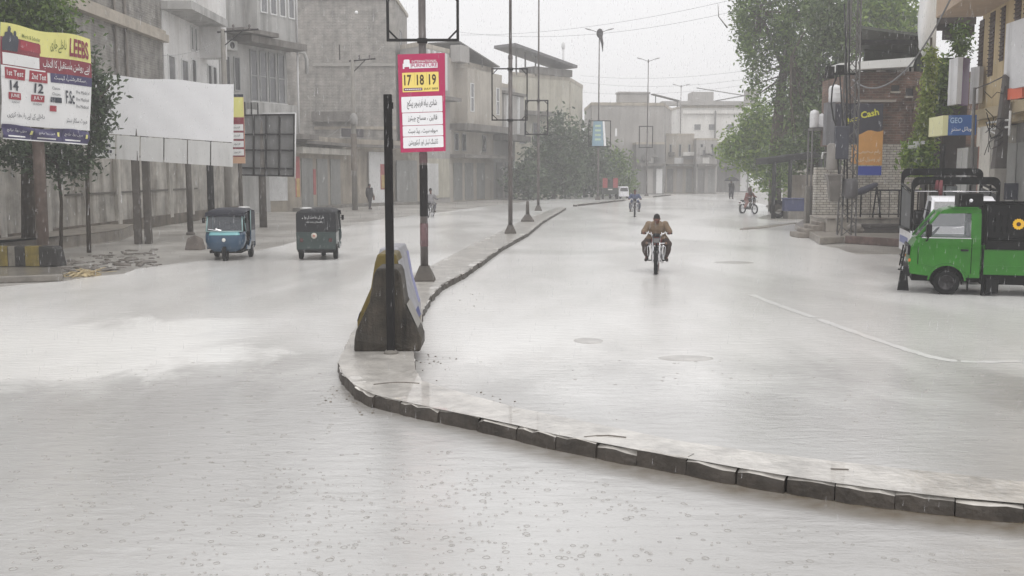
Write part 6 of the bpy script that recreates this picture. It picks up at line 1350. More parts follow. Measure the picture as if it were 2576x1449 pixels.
# white pickup with tall black canopy ------------------------------------------------
a0 = math.atan2(0.97, 0.243)            # rearward direction
r = thing('pickup_truck', 'white small pickup with a tall black open canopy parked behind the green one', 'pickup truck', (10.3, 23.75, 0), a0, None); r.scale = (1.1,1.1,1.1)
cabover(r, whitep, glass=dglass); hw = 0.70
b = MB(whitep)
for s in (-1,1): b.bx(0.68,2.75,s*(hw+0.17)-0.015,s*(hw+0.17)+0.015,0.48,1.0)
b.bx(2.72,2.75,-hw-.15,hw+.15,0.48,1.0); b.bx(0.68,2.719,-hw-.154,hw+.154,0.46,0.52); b.build('cargo_bed', r, bevel=0.012)
b = MB(M('stripe_blue', C(92,100,150), 0.4, 0.1))
for s in (-1,1): b.bx(1.2,2.6,s*(hw+0.188)-0.003,s*(hw+0.188)+0.003,0.66,0.82)
b.build('blue_stripe', r)
cw = 0.89
def hoop(x, ztop, zb, nm, wdt=cw, th=0.10, depth=0.10):
    b = MB(blackp); rr = 0.15
    out = [(-wdt,zb)]+[(-wdt+rr-rr*math.cos(R(k*18)), ztop-rr+rr*math.sin(R(k*18))) for k in range(6)]+[(wdt-rr+rr*math.sin(R(k*18)), ztop-rr+rr*math.cos(R(k*18))) for k in range(6)]+[(wdt,zb)]
    w2 = wdt-0.06; zt2 = ztop-th*1.6
    inn = [(-w2,zb)]+[(-w2+rr-rr*math.cos(R(k*18)), zt2-rr+rr*math.sin(R(k*18))) for k in range(6)]+[(w2-rr+rr*math.sin(R(k*18)), zt2-rr+rr*math.cos(R(k*18))) for k in range(6)]+[(w2,zb)]
    n = len(out)
    for xx in (x,): 
        vs = [(xx,y,z) for y,z in out]+[(xx,y,z) for y,z in inn]+[(xx+depth,y,z) for y,z in out]+[(xx+depth,y,z) for y,z in inn]
        b.add(vs, [f for i in range(n-1) for f in ((i,i+1,n+i+1,n+i),(2*n+i,3*n+i,3*n+i+1,2*n+i+1),(i,2*n+i,2*n+i+1,i+1),(n+i,n+i+1,3*n+i+1,3*n+i))]+[(0,n,3*n,2*n),(n-1,3*n-1,4*n-1,2*n-1)])
    return b.build(nm, r)
hoop(0.80, 2.17, 0.95, 'canopy_hoop'); hoop(2.72, 2.36, 0.95, 'canopy_hoop')
b = MB(blackp); tarp = M('grey_tarp', C(70,72,74), 0.5, 0.15, 2, streak=0.3)
for s in (-1,1):
    b = MB(tarp); b.prism([(0.91,s*(cw-0.02),1.02),(2.71,s*(cw-0.02),1.02),(2.71,s*(cw-0.02),1.92),(0.91,s*(cw-0.02),1.78)], (0,-s*0.03,0)); o = b.build('side_panel', r)
    b = MB(blackp); b.tube([(0.9,s*(cw-0.02),1.85),(2.72,s*(cw-0.02),2.0)], 0.03, 6); b.tube([(0.9,s*(cw),1.0),(2.74,s*(cw),1.0)], 0.03, 6); b.build('side_rail', o)
b = MB(chrome); b.tube([(0.79,-cw+0.06,1.86),(0.79,cw-0.06,1.86)], 0.014, 6); b.build('cross_rail', r)
b = MB(blackp)
for y in (-0.7,-0.3,0.2,0.6): b.tube([(0.84,y,1.0),(0.84,y,2.0)], 0.02, 5)
b.bx(0.83,0.86,-cw+0.07,cw-0.07,1.0,1.45); b.build('headboard', r)
b = MB(M('red_tassel', C(112,62,66), 0.8, 0.3, 9)); b.tube([(0.76,0.3,2.1),(0.75,0.32,1.95),(0.75,0.3,1.72)], [0.03,0.055,0.03], 6); b.tube([(0.76,0.38,2.1),(0.75,0.40,1.9)], [0.03,0.04], 6); b.build('tassel', r)
b = MB(M('grey_sack2', C(96,98,98), 0.8)); b.bx(2.45,2.5,-0.3,0.1,1.35,1.95); b.build('rear_curtain', r)
# ------------------------------------------------------------------ auto rickshaws (forward -y, front wheel y=-1.0)
def rickshaw(name, label, loc, rz, col_low, col_band, hood, back_col, writing, frame_col):
    r = thing(name, label, 'auto rickshaw', loc, rz, 'auto rickshaws on the left carriageway')
    W_ = 0.64
    paint = M(name+label[:8]+'_paint', col_low, 0.35, 0.12, 2, coat=0.5, streak=0.25); band = M(label[:8]+'_band', col_band, 0.4, 0.08, coat=0.4); hd = M(label[:8]+'_hood', hood, 0.6, 0.15, 3, streak=0.3); bk = M(label[:8]+'_back', back_col, 0.45, 0.2, 3, streak=0.3, coat=0.3); fr = M(label[:8]+'_frame', frame_col, 0.4, 0.08, coat=0.3)
    # front cowl: rounded shell
    b = MB(paint); n = 12; lev = [(0.30,0.40,-1.00),(0.42,0.56,-1.06),(0.62,0.63,-1.10),(0.82,0.635,-1.06),(0.93,0.62,-1.0)]
    vs = []
    for z, hw_, yf in lev:
        for k in range(n+1):
            t = -1+2*k/n; y = yf+0.28*(abs(t)**3.2); vs.append((hw_*math.sin(t*math.pi/2)*1.0, y, z))
        vs.append((hw_,-0.62,z)); vs.append((-hw_,-0.62,z))
    m = n+3; b.add(vs, [(i*m+k,i*m+(k+1)%m,(i+1)*m+(k+1)%m,(i+1)*m+k) for i in range(len(lev)-1) for k in range(m)]+[tuple(range(m))[::-1], tuple(range(4*m,5*m))], True); b.build('front_cowl', r)
    b = MB(band); vs = []
    for z, hw_, yf in ((0.83,0.50,-1.075),(0.925,0.48,-1.03)):
        for k in range(n+1): t = -1+2*k/n; vs.append((hw_*math.sin(t*math.pi/2), yf+0.10*(abs(t)**3), z))
    b.add(vs, [(k,k+1,n+1+k+1,n+1+k) for k in range(n)]); b.build('cowl_band', r)
    g = MB(dglass); g.add([(-0.55,-0.97,0.96),(0,-1.03,0.96),(0.55,-0.97,0.96),(0.52,-0.80,1.46),(0,-0.85,1.47),(-0.52,-0.80,1.46)], [(0,1,4,5),(1,2,3,4)]); wsd = g.build('windscreen', r)
    b = MB(fr); b.tube([(-0.57,-0.975,0.95),(0,-1.04,0.95),(0.57,-0.975,0.95)], 0.02, 6); b.tube([(-0.54,-0.80,1.48),(0,-0.855,1.49),(0.54,-0.80,1.48)], 0.028, 6)
    for s in (-1,1): b.tube([(s*0.57,-0.975,0.95),(s*0.54,-0.80,1.48)], 0.022, 6)
    b.build('windscreen_frame', wsd)
    b = MB(chrome); b.tube([(-0.5,-1.0,1.02),(-0.2,-1.05,0.98),(-0.12,-1.055,0.97)], 0.009, 5); b.tube([(-0.26,-1.05,1.03),(-0.08,-1.06,0.98)], 0.012, 5); b.build('wiper', wsd)
    # hood
    b = MB(hd); prof = [(-0.90,1.50),(-0.88,1.58),(-0.6,1.655),(0.2,1.68),(0.9,1.66),(1.13,1.58),(1.18,1.45)]; nx = 10; vs = []
    for y, z in prof:
        for k in range(nx+1): t = -1+2*k/nx; vs.append((t*(W_-0.02 if y < 0.5 else W_-0.01), y, z-0.10*abs(t)**4))
    b.add(vs, [(i*(nx+1)+k,i*(nx+1)+k+1,(i+1)*(nx+1)+k+1,(i+1)*(nx+1)+k) for i in range(len(prof)-1) for k in range(nx)], True)
    for v in list(range(0)): pass
    b.prism([(-W_+.03,-0.89,1.44),(W_-.03,-0.89,1.44),(W_-.03,-0.89,1.55),(-W_+.03,-0.89,1.55)], (0,0.05,0)); b.build('hood', r)
    b = MB(M('hood_wet', C(190,190,188), 0.3, 0.1, coat=0.5)); b.ell((0.38,0.6,1.66), (0.2,0.3,0.05)); b.build('roof_bundle', r)
    # sides: rear quarter panels and doors
    for s in (-1,1):
        b = MB(paint); b.prism([(s*W_,-0.62,0.36),(s*W_,0.05,0.30),(s*W_,0.35,0.55),(s*W_,1.12,0.5),(s*W_,1.2,0.9),(s*W_,0.30,0.92),(s*W_,0.25,0.62),(s*W_,-0.15,0.42),(s*W_,-0.55,0.5)], (-s*0.04,0,0)); b.build('side_panel', r, bevel=0.01)
        b = MB(hd); b.prism([(s*(W_-.005),0.32,0.92),(s*(W_-.005),1.2,0.9),(s*(W_-.005),1.17,1.5),(s*(W_-.015),0.45,1.56)], (-s*0.02,0,0)); b.build('side_curtain', r)
        b = MB(hd); b.prism([(s*(W_-.005),-0.62,0.95),(s*(W_-.005),-0.1,0.9),(s*(W_-.015),-0.22,1.52),(s*(W_-.03),-0.72,1.48)], (-s*0.02,0,0))
        if s > 0: b.build('door_curtain', r)
        b = MB(fr); b.tube([(s*(W_-.02),-0.60,0.92),(s*(W_-.06),-0.74,1.5)], 0.02, 6); b.tube([(s*(W_-.02),0.32,0.9),(s*(W_-.03),0.42,1.58)], 0.02, 6); b.build('pillar', r)
        b = MB(blackpl); b.obox((s*(W_+0.03),-0.86,1.30),(0.012,0.03,0),(-0.03,0.012,0),(0,0,0.085)); b.tube([(s*(W_-.06),-0.80,1.3),(s*(W_+0.03),-0.85,1.3)], 0.01, 5); b.build('mirror', r)
        b = MB(blackpl); b.prism([(s*(W_-.01),0.30,0.42),(s*(W_-.01),0.42,0.56),(s*(W_-.01),0.85,0.56),(s*(W_-.01),0.98,0.42)], (-s*0.12,0,0)); b.build('mudguard', r)
    # rear
    b = MB(bk); b.prism([(-W_+.01,1.19,0.34),(W_-.01,1.19,0.34),(W_-.01,1.2,0.92),(-W_+.01,1.2,0.92)], (0,0.04,0)); b.build('tailboard', r, bevel=0.015)
    b = MB(hd); b.prism([(-W_+.015,1.195,0.923),(W_-.015,1.195,0.923),(W_-.02,1.165,1.55),(-W_+.02,1.165,1.55)], (0,0.03,0)); rc = b.build('rear_curtain', r)
    if writing:
        b = MB(M('curtain_text', C(196,196,196), 0.6)); U = Vector((-1,0,0)); V = Vector((0,-0.04,1)).normalized()
        b.text(urdu('ماں کی دعا جنت کی ہوا'), (0.36,1.232,1.33), U, V, 0.62, 0.12, 0.008, 0.01); b.text(urdu('پاکستان زندہ باد'), (0.30,1.236,1.20), U, V, 0.52, 0.075, 0.008, 0.01); b.ell((0.42,1.235,1.36),(0.016,0.006,0.016),seg=8,rings=5); b.build('lettering', rc)
    b = MB(M('plate_round', C(196,186,176), 0.5, 0.15, 9)); b.lathe([(0.095,0),(0.095,0.012)], c=(0.06,1.245,0.80), axis=(0,1,0), seg=14); b.use(M('plate_mark', C(170,110,96), 0.5)); b.bx(0.03,0.09,1.257,1.262,0.77,0.83); b.build('sticker', r)
    for s in (-1,1):
        b = MB(redl); b.bx(s*0.46-0.05,s*0.46+0.05,1.238,1.262,0.60,0.72); b.build('tail_lamp', r, bevel=0.01)
        wheel(r, (s*0.56,0.62,0.24), 0.24, 0.13, axis=(1,0,0), out=s)
    b = MB(blackpl); b.bx(-0.6,0.6,1.20,1.27,0.28,0.36); b.build('rear_bumper', r, bevel=0.02)
    wheel(r, (0,-1.0,0.24), 0.24, 0.11, axis=(1,0,0), out=1)
    b = MB(blackpl); b.torus((0,-1.0,0.26), 0.285, 0.075, axis=(1,0,0), seg=16, ms=8, a0=R(-20), a1=R(190)); b.tube([(-0.1,-1.0,0.24),(-0.1,-0.98,0.62)], 0.025, 6); b.tube([(0.1,-1.0,0.24),(0.1,-0.98,0.62)], 0.025, 6); b.build('front_mudguard', r)
    b = MB(chrome); b.lathe([(0.04,0),(0.06,0.04),(0.065,0.07)], c=(0,-1.07,0.68), axis=(0,-1,0), seg=16); hl = b.build('headlight', r); b = MB(lampg); b.ell((0,-1.14,0.68),(0.058,0.015,0.058)); b.build('lens', hl)
    b = MB(undr); b.bx(-0.5,0.5,-0.9,1.15,0.24,0.33); b.tube([(-0.56,0.62,0.24),(0.56,0.62,0.24)], 0.04, 7); b.build('chassis', r)
    b = MB(M('seat_rexine', C(60,50,52), 0.5)); b.bx(-0.55,0.55,0.45,1.0,0.55,0.72); b.bx(-0.55,0.55,0.98,1.12,0.72,1.2); b.bx(-0.25,0.25,-0.35,0.0,0.5,0.72); b.build('seats', r, bevel=0.04)
    b = MB(chrome); b.tube([(-0.3,-0.6,0.98),(0,-0.68,1.0),(0.3,-0.6,0.98)], 0.014, 6); b.build('handlebar', r)
    return r
p = G(556, 657); r1 = rickshaw('auto_rickshaw', 'blue auto rickshaw coming head-on, pale band below its windscreen', (p.x+0.02, p.y+0.95, 0), R(5), C(32,66,92), C(112,170,176), C(24,26,40), C(36,52,68), False, C(150,180,180))
p = G(800, 646); r2 = rickshaw('auto_rickshaw', 'dark green auto rickshaw seen from behind with Urdu lettering on its curtain', (p.x+0.12, p.y-0.2, 0), R(184), C(58,72,72), C(70,90,88), C(27,28,32), C(44,58,56), True, C(70,74,74))
r1.scale = r2.scale = (0.88,0.88,0.88)
# a driver seen through the blue one's windscreen is built with the people
# far traffic -----------------------------------------------------------------------
Y = 96; p = G(1534, 495.5); p = Vector((seg_x(1534,Y), Y, 0)); r = thing('cargo_rickshaw', 'small dark cargo carrier with two red rear panels parked under the trees', 'cargo rickshaw', p, 0)
b = MB(M('cargo_dark', C(54,58,54), 0.6, 0.2)); b.bx(-0.75,0.75,0,1.6,0.45,1.05); b.build('body', r, bevel=0.03)
for s in (-1,1): b = MB(M('cargo_red', C(146,68,70), 0.5, 0.15)); b.bx(s*0.48-0.22,s*0.48+0.22,-0.03,0.03,1.06,1.95); b.build('red_panel', r)
b = MB(M('cargo_dark', C(54,58,54))); b.bx(-0.26,0.26,0,0.5,1.06,1.7); b.ell((0,0.1,1.75),(0.2,0.2,0.16)); b.build('load', r)
for s in (-1,1): wheel(r, (s*0.62,0.6,0.28), 0.28, 0.16, axis=(1,0,0), out=s)
b = MB(lampg); b.bx(-0.2,0.2,-0.02,0.0,0.85,0.95); b.build('number_plate', r)
Y = 97; p = Vector((seg_x(1566,Y), Y, 0)); r = thing('parked_car', 'small white van just right of the red-panelled cargo carrier', 'van', p, R(18)); r.scale = (0.8,0.8,0.8)
b = MB(whitep); pr = [(-0.75,0.35),(-0.76,1.0),(-0.6,1.75),(0.6,1.78),(0.72,1.0),(0.75,0.35)]; b.prism([(x*0.9,-0.3,z*0.82) for x, z in pr], (0,2.9,0)); b.build('body', r, bevel=0.08, seg=3)
b = MB(darkpane); b.prism([(-0.5,-0.315,0.9),(0.5,-0.315,0.9),(0.44,-0.315,1.32),(-0.44,-0.315,1.32)], (0,0.01,0)); b.build('windscreen', r)
b = MB(darkpane); b.bx(-0.69,-0.62,0.4,2.0,0.9,1.22); b.build('side_window', r)
for s in (-1,1):
    for y in (0.2,2.2): wheel(r, (s*0.66,y,0.27), 0.27, 0.15, axis=(1,0,0), out=s)
for s in (-1,1): b = MB(lampg); b.bx(s*0.5-0.12,s*0.5+0.12,-0.33,-0.3,0.65,0.8); b.build('headlight', r)
# ------------------------------------------------------------------ PEOPLE AND MOTORCYCLES
skinm = M('skin', C(104,68,56), 0.5, 0.08, 6); hairm = M('hair', C(30,26,25), 0.6, 0.15, 20); eyem = M('eye_dark', C(20,16,15), 0.2, 0.02)
shoe = M('sandal', C(40,32,28), 0.6, 0.1)
def limb(b, pts, rr, seg=10):
    b.tube(pts, rr, seg)
    for p, q in zip(pts, rr): b.ell(p, q*0.99, seg=10, rings=7)
def person(name, label, loc, rz, J, cols, voxel=0.011, grip=None, headdrop=0.0, hair='short', sleeve=1.0, long_shirt=0.0, bulk=1.0, group=None, veil=None):
    r = thing(name, label, 'person', loc, rz, group)
    V_ = {k: Vector(v) for k, v in J.items()}
    b = MB(skinm); pel, che, nek, hd = V_['pelvis'], V_['chest'], V_['neck'], V_['head']
    up = (hd-nek).normalized(); fwd = Vector(J.get('face', (0,-1,0))).normalized(); side = fwd.cross(Vector((0,0,1))).normalized()
    upv = side.cross(fwd).normalized() if abs(fwd.z) < 0.95 else up
    q = Matrix((side, -fwd, upv)).transposed().to_quaternion()
    limb(b, [pel, pel.lerp(che,.5), che], [0.13,0.12,0.14]); limb(b, [che, nek, hd-up*0.07], [0.08,0.058,0.055])
    b.ell(hd, (0.076,0.096,0.112), q); b.ell(hd+fwd*0.035-upv*0.055, (0.055,0.06,0.062), q); b.ell(hd+fwd*0.098-upv*0.012, (0.015,0.022,0.022), q); b.ell(hd+fwd*0.09+upv*0.03, (0.05,0.02,0.012), q)
    b.ell(hd+fwd*0.088-upv*0.052, (0.026,0.013,0.010), q)
    for s in (-1,1): b.ell(hd+side*(s*0.078)-upv*0.005, (0.014,0.024,0.034), q)
    for s in ('l','r'):
        sh, el, wr, hp, kn, an, to = (V_[k+s] for k in ('sh','el','wr','hip','kn','an','to'))
        limb(b, [che.lerp(sh,.5), sh, el, wr], [0.075,0.056,0.042,0.028]); limb(b, [pel, hp, kn, an], [0.11,0.085,0.058,0.04])
        d = (to-an).normalized(); limb(b, [an-Vector((0,0,0.02)), an.lerp(to,.5)-Vector((0,0,0.005)), to], [0.042,0.04,0.03])
        # hand: palm, four unequal fingers, thumb
        ax = (wr-el).normalized(); sx = 1 if s == 'l' else -1
        if grip is not None:      # closed round a bar lying along x
            bar = Vector(grip[s]); palm = bar + Vector((0,0.03,0.022)); b.tube([wr, palm], [0.03,0.034], 8); b.ell(palm, (0.042,0.034,0.02))
            for k, (ln, rad) in enumerate(((0.9,0.0095),(1.0,0.010),(0.96,0.0095),(0.8,0.0085))):
                x = (k-1.5)*0.021*sx; pts = [palm+Vector((x,-0.015,0.004))]
                for a in (100,150,205,255): pts.append(bar+Vector((x, 0.028*ln*math.cos(R(a)), 0.028*ln*math.sin(R(a)))))
                b.tube(pts, [rad*1.1,rad,rad,rad*.95,rad*.85], 6)
            b.tube([palm+Vector((-0.03*sx,0.01,-0.004)), bar+Vector((-0.045*sx,0.03,-0.012)), bar+Vector((-0.04*sx,0.0,-0.034))], [0.013,0.011,0.009], 6)
        else:
            pal = wr+ax*0.05; b.tube([wr, pal+ax*0.03], [0.026,0.034], 8); b.ell(pal+ax*0.01, (0.022,0.036,0.045))
            for k, ln in enumerate((0.072,0.082,0.076,0.058)):
                o = Vector((0,(k-1.5)*0.02,0)); p0 = pal+ax*0.035+o; b.tube([p0, p0+ax*ln*.5+Vector((-.006*sx,0,0)), p0+ax*ln+Vector((-.02*sx,0,0))], [0.0098,0.009,0.0075], 6)
            p0 = pal+Vector((0,-0.03,0)); b.tube([p0, p0+ax*0.03+Vector((-.012*sx,-.022,0)), p0+ax*0.058+Vector((-.016*sx,-.022,0))], [0.012,0.011,0.009], 6)
    body = remesh(b, voxel, 1); body.use(skinm)
    eyes = [hd+fwd*0.086+side*(s*0.031)+upv*0.012 for s in (-1,1)]
    body.mats = [skinm, eyem]
    for i, f in enumerate(body.f):
        c = sum((body.v[j] for j in f), Vector())/len(f)
        if min((c-e).length for e in eyes) < 0.014: body.mi[i] = 1
    body.build('body', r)
    # shirt
    sm = cols['shirt']; b = MB(sm); bk = bulk
    limb(b, [pel+Vector((0,0.0,-0.03)), pel.lerp(che,.5)+fwd*0.02, che, che.lerp(nek,.55)], [0.185*bk,0.185*bk,0.185*bk,0.10], 14)
    for s in ('l','r'):
        sh, el, wr = (V_[k+s] for k in ('sh','el','wr')); w2 = el.lerp(wr, sleeve)
        limb(b, [che+(sh-che)*0.35, sh, el, w2], [0.12*bk,0.088*bk,0.074*bk,0.052*bk])
        if long_shirt > 0:
            hp, kn = V_['hip'+s], V_['kn'+s]; limb(b, [pel, hp+Vector((0,0,0.02)), hp.lerp(kn,long_shirt)], [0.16*bk,0.135*bk,0.11*bk])
    b.tube([nek-up*0.045, nek+up*0.01], [0.085,0.072], 10)
    sh_ = remesh(b, voxel*1.1, 2); sh_.mats = [sm]
    for v in sh_.v: v += mnoise.noise_vector(v*9.0)*0.007
    sh_.build('shirt', r)
    b = MB(cols['trousers'])
    for s in ('l','r'):
        hp, kn, an = (V_[k+s] for k in ('hip','kn','an')); limb(b, [pel+Vector((0,0,-0.02)), hp, kn, kn.lerp(an,.55), an+Vector((0,0,0.05))], [0.14*bk,0.12*bk,0.098*bk,0.088*bk,0.062*bk])
    tr = remesh(b, voxel*1.1, 2); tr.mats = [cols['trousers']]
    for v in tr.v: v += mnoise.noise_vector(v*8.0)*0.008
    tr.build('trousers', r)
    for s in ('l','r'):
        an, to = V_['an'+s], V_['to'+s]; b = MB(shoe); b.tube([an+(an-to).normalized()*0.05-Vector((0,0,0.045)), an.lerp(to,.5)-Vector((0,0,0.022)), to+(to-an).normalized()*0.03-Vector((0,0,0.008))], [0.042,0.046,0.036], 9); b.build('shoe', r)
    b = MB(cols.get('hair', hairm))
    if hair == 'short':
        b.ell(hd-fwd*0.014+upv*0.022, (0.083,0.100,0.108), q); o = remesh(b, 0.012, 1)
        keep = [i for i, f in enumerate(o.f) if (lambda c: (c-hd).dot(upv) > 0.03-0.55*max(0,-(c-hd).dot(fwd)) + 0.25*max(0,(c-hd).dot(fwd)))(sum((o.v[j] for j in f), Vector())/len(f))]
        o.f = [o.f[i] for i in keep]; o.mi = [0]*len(keep); o.sm = [True]*len(keep); o.mats = [cols.get('hair', hairm)]; o.build('hair', r)
    elif hair == 'hood':
        b.ell(hd-fwd*0.02+upv*0.012, (0.105,0.118,0.13), q); b.tube([hd-fwd*0.03, nek-fwd*0.03, che.lerp(nek,.4)], [0.11,0.115,0.17], 12); o = remesh(b, 0.014, 2); o.mats = [cols['hair']]
        keep = [i for i, f in enumerate(o.f) if (lambda c: not ((c-hd).dot(fwd) > 0.045 and abs((c-hd).dot(side)) < 0.062 and -0.09 < (c-hd).dot(upv) < 0.075))(sum((o.v[j] for j in f), Vector())/len(f))]
        o.f = [o.f[i] for i in keep]; o.mi = [0]*len(keep); o.sm = [True]*len(keep); o.build('hood', r)
    return r
def motorcycle(label, loc, rz, tank_col):
    r = thing('motorcycle', label, 'motorcycle', loc, rz, 'motorcycles ridden through the rain')
    tk = M('tank_'+tank_col[0], tank_col[1], 0.3, 0.05, coat=0.7)
    for y, nm in ((-0.62,'f'),(0.60,'r')):
        b = MB(rubber); b.torus((0,y,0.30), 0.255, 0.045, axis=(1,0,0), seg=30, ms=8); w_ = b.build('wheel', r)
        b = MB(chrome); b.torus((0,y,0.30), 0.212, 0.016, axis=(1,0,0), seg=28, ms=6); b.lathe([(0.05,-0.05),(0.06,-0.02),(0.06,0.02),(0.05,0.05)], c=(0,y,0.30), axis=(1,0,0), seg=12)
        for k in range(16): a = math.pi*2*k/16; b.tube([(0.02*(-1)**k,y+0.05*math.cos(a+.2),0.3+0.05*math.sin(a+.2)),(0,y+0.205*math.cos(a),0.3+0.205*math.sin(a))], 0.003, 4)
        b.build('rim', w_)
    for s in (-1,1):
        b = MB(chrome); b.tube([(s*0.075,-0.62,0.30),(s*0.08,-0.52,0.62),(s*0.08,-0.45,0.92)], [0.022,0.026,0.02], 8); b.build('fork', r)
        b = MB(chrome); b.tube([(s*0.20,-0.30,0.42),(s*0.22,-0.33,0.66),(s*0.09,-0.28,0.75)], 0.013, 7); b.build('leg_guard', r)
        b = MB(chrome); b.tube([(s*0.11,0.60,0.33),(s*0.13,0.42,0.66)], [0.03,0.026], 8); b.build('shock_absorber', r)
        b = MB(rubber); b.tube([(s*0.10,0.02,0.30),(s*0.27,0.0,0.30)], 0.016, 7); b.build('footrest', r)
        b = MB(chrome); b.tube([(s*0.1,-0.50,0.76),(s*0.21,-0.50,0.765)], 0.008, 5); i_ = b.build('indicator_stalk', r); b = MB(M('amber_dull', C(120,96,80), 0.4)); b.ell((s*0.235,-0.50,0.765),(0.032,0.03,0.032)); b.build('indicator', i_)
        b = MB(chrome); b.tube([(s*0.09,-0.5,0.90),(s*0.125,-0.52,0.97),(s*0.13,-0.50,1.04)], 0.012, 6); b.build('control_cable', r)
        b = MB(rubber); b.tube([(s*0.26,-0.33,1.0),(s*0.38,-0.28,0.99)], 0.018, 8); b.build('grip', r)
    b = MB(chrome); b.tube([(-0.30,-0.32,1.01),(-0.22,-0.37,1.02),(-0.08,-0.43,0.95),(0.08,-0.43,0.95),(0.22,-0.37,1.02),(0.30,-0.32,1.01)], 0.012, 8); b.build('handlebar', r)
    b = MB(chrome); b.torus((0,-0.62,0.30), 0.315, 0.055, axis=(1,0,0), seg=16, ms=8, a0=R(20), a1=R(160)); b.build('front_mudguard', r)
    b = MB(tk); b.torus((0,0.60,0.30), 0.325, 0.06, axis=(1,0,0), seg=16, ms=8, a0=R(0), a1=R(130)); b.build('rear_mudguard', r)
    b = MB(blackpl); b.bx(-0.088,0.088,-0.60,-0.50,0.77,0.905); h = b.build('headlight', r, bevel=0.02); b = MB(M('lens_grey', C(116,114,114), 0.3, 0.1)); b.bx(-0.072,0.072,-0.612,-0.601,0.785,0.89); b.build('lens', h)
    b = MB(blackpl); b.bx(-0.085,0.085,-0.57,-0.44,0.915,1.0); b.build('instrument_cluster', r, bevel=0.025)
    b = MB(tk); b.ell((0,-0.16,0.80),(0.14,0.27,0.125)); b.build('fuel_tank', r)
    b = MB(M('bike_seat', C(28,27,28), 0.6)); b.bx(-0.125,0.125,0.02,0.74,0.74,0.82); b.build('seat', r, bevel=0.035)
    b = MB(blackpl); b.tube([(0,-0.43,0.88),(0,-0.30,0.55),(0,-0.1,0.28),(0,0.3,0.32),(0,0.42,0.70),(0,0.7,0.72)], 0.024, 7); b.tube([(0,-0.4,0.84),(0,0.1,0.72),(0,0.4,0.7)], 0.022, 7); b.build('frame', r)
    b = MB(M('engine_alloy', C(120,118,118), 0.4, 0.2, metal=0.6)); b.bx(-0.13,0.13,-0.16,0.16,0.28,0.46); b.obox((0,-0.14,0.54),(0.075,0,0),(0,0.07,0.02),(0,-0.03,0.11)); b.build('engine', r, bevel=0.03)
    b = MB(chrome); b.tube([(0.05,-0.24,0.54),(0.10,-0.30,0.36),(0.15,-0.1,0.26),(0.16,0.3,0.28),(0.165,0.85,0.36)], [0.02,0.02,0.022,0.036,0.034], 8); b.build('exhaust', r)
    b = MB(redl); b.bx(-0.06,0.06,0.93,0.96,0.60,0.68); b.build('tail_lamp', r); b = MB(M('number_plate', C(190,190,180), 0.5)); b.bx(-0.09,0.09,0.945,0.955,0.44,0.56); b.build('number_plate', r)
    return r
GR = {'l': (0.315,-0.305,0.995), 'r': (-0.315,-0.305,0.995)}
def rider_pose(lean=0.0, kx=0.27, head=(0,-0.29,1.355), face=(0.0,-0.76,-0.65)):
    return dict(pelvis=(0,0.18,0.88), chest=(0,-0.05,1.12), neck=(0,-0.15,1.25), head=head, face=face,
      shl=(0.20,-0.05,1.20), shr=(-0.20,-0.05,1.20), ell=(0.31,-0.12,1.03), elr=(-0.31,-0.12,1.03), wrl=(0.325,-0.24,1.03), wrr=(-0.325,-0.24,1.03),
      hipl=(0.11,0.14,0.86), hipr=(-0.11,0.14,0.86), knl=(kx,-0.20,0.72), knr=(-kx,-0.20,0.72), anl=(0.24,0.06,0.38), anr=(-0.24,0.06,0.38), tol=(0.26,-0.12,0.33), tor=(-0.26,-0.12,0.33))
khaki = M('kameez_khaki', C(124,106,86), 0.8, 0.14, 6, streak=0.2); brown = M('shalwar_brown', C(66,53,48), 0.8, 0.14, 6)
p = G(1660, 691)
motorcycle('nearest motorcycle, chrome forks and black headlamp, heading to the camera', (p.x,p.y+0.65,0), R(-9), ('red', C(120,26,28)))
person('person', 'bulky rider in soaked beige shalwar kameez, head lowered, nearest on a motorcycle', (p.x,p.y+0.65,0), R(-9), rider_pose(kx=0.28), dict(shirt=khaki, trousers=brown), 0.010, GR, long_shirt=0.55, bulk=1.08, group='riders in the rain')
p = G(1600, 546.5)
motorcycle('second motorcycle with a shiny front mudguard, under the rider in blue', (p.x,p.y+0.65,0), R(-7), ('black', C(30,30,34)))
person('person', 'rider in slate blue clothes with dark hair farther up the road', (p.x,p.y+0.65,0), R(-7), rider_pose(kx=0.24, head=(0,-0.17,1.43), face=(0,-0.95,-0.25)), dict(shirt=M('slate_blue', C(78,88,116), 0.7, 0.15, 6), trousers=M('slate_dark', C(72,76,92), 0.7, 0.15, 6)), 0.015, GR, long_shirt=0.5, group='riders in the rain')
p = G(1886, 538.5)
motorcycle('motorcycle at the right kerb turned side-on with a bright headlamp', (p.x,p.y+0.3,0), R(22), ('black', C(30,30,34)))
person('person', 'hooded rider in dull red clothes on a side-on motorcycle at the right kerb', (p.x,p.y+0.3,0), R(22), rider_pose(kx=0.24, head=(0,-0.08,1.48), face=(0,-1,-0.12)), dict(shirt=M('dull_red', C(124,84,78), 0.7, 0.15, 6), trousers=M('dull_rose', C(150,114,108), 0.7, 0.15, 6), hair=M('hood_dark', C(70,56,52), 0.8)), 0.015, GR, hair='hood', long_shirt=0.5, group='riders in the rain')
Y = 57.5; X = seg_x(1083,Y)
motorcycle('motorcycle ridden away behind the pink sign pole', (X,Y,0), R(172), ('black', C(30,30,34)))
person('person', 'grey-clad rider seen from behind, half hidden by the pink sign pole', (X,Y,0), R(172), rider_pose(kx=0.22, head=(0,-0.06,1.50), face=(0,-1,0)), dict(shirt=M('rider_grey', C(120,118,120), 0.7, 0.15, 6), trousers=M('rider_greydark', C(80,80,84), 0.7, 0.15, 6)), 0.016, GR, long_shirt=0.5, group='riders in the rain')
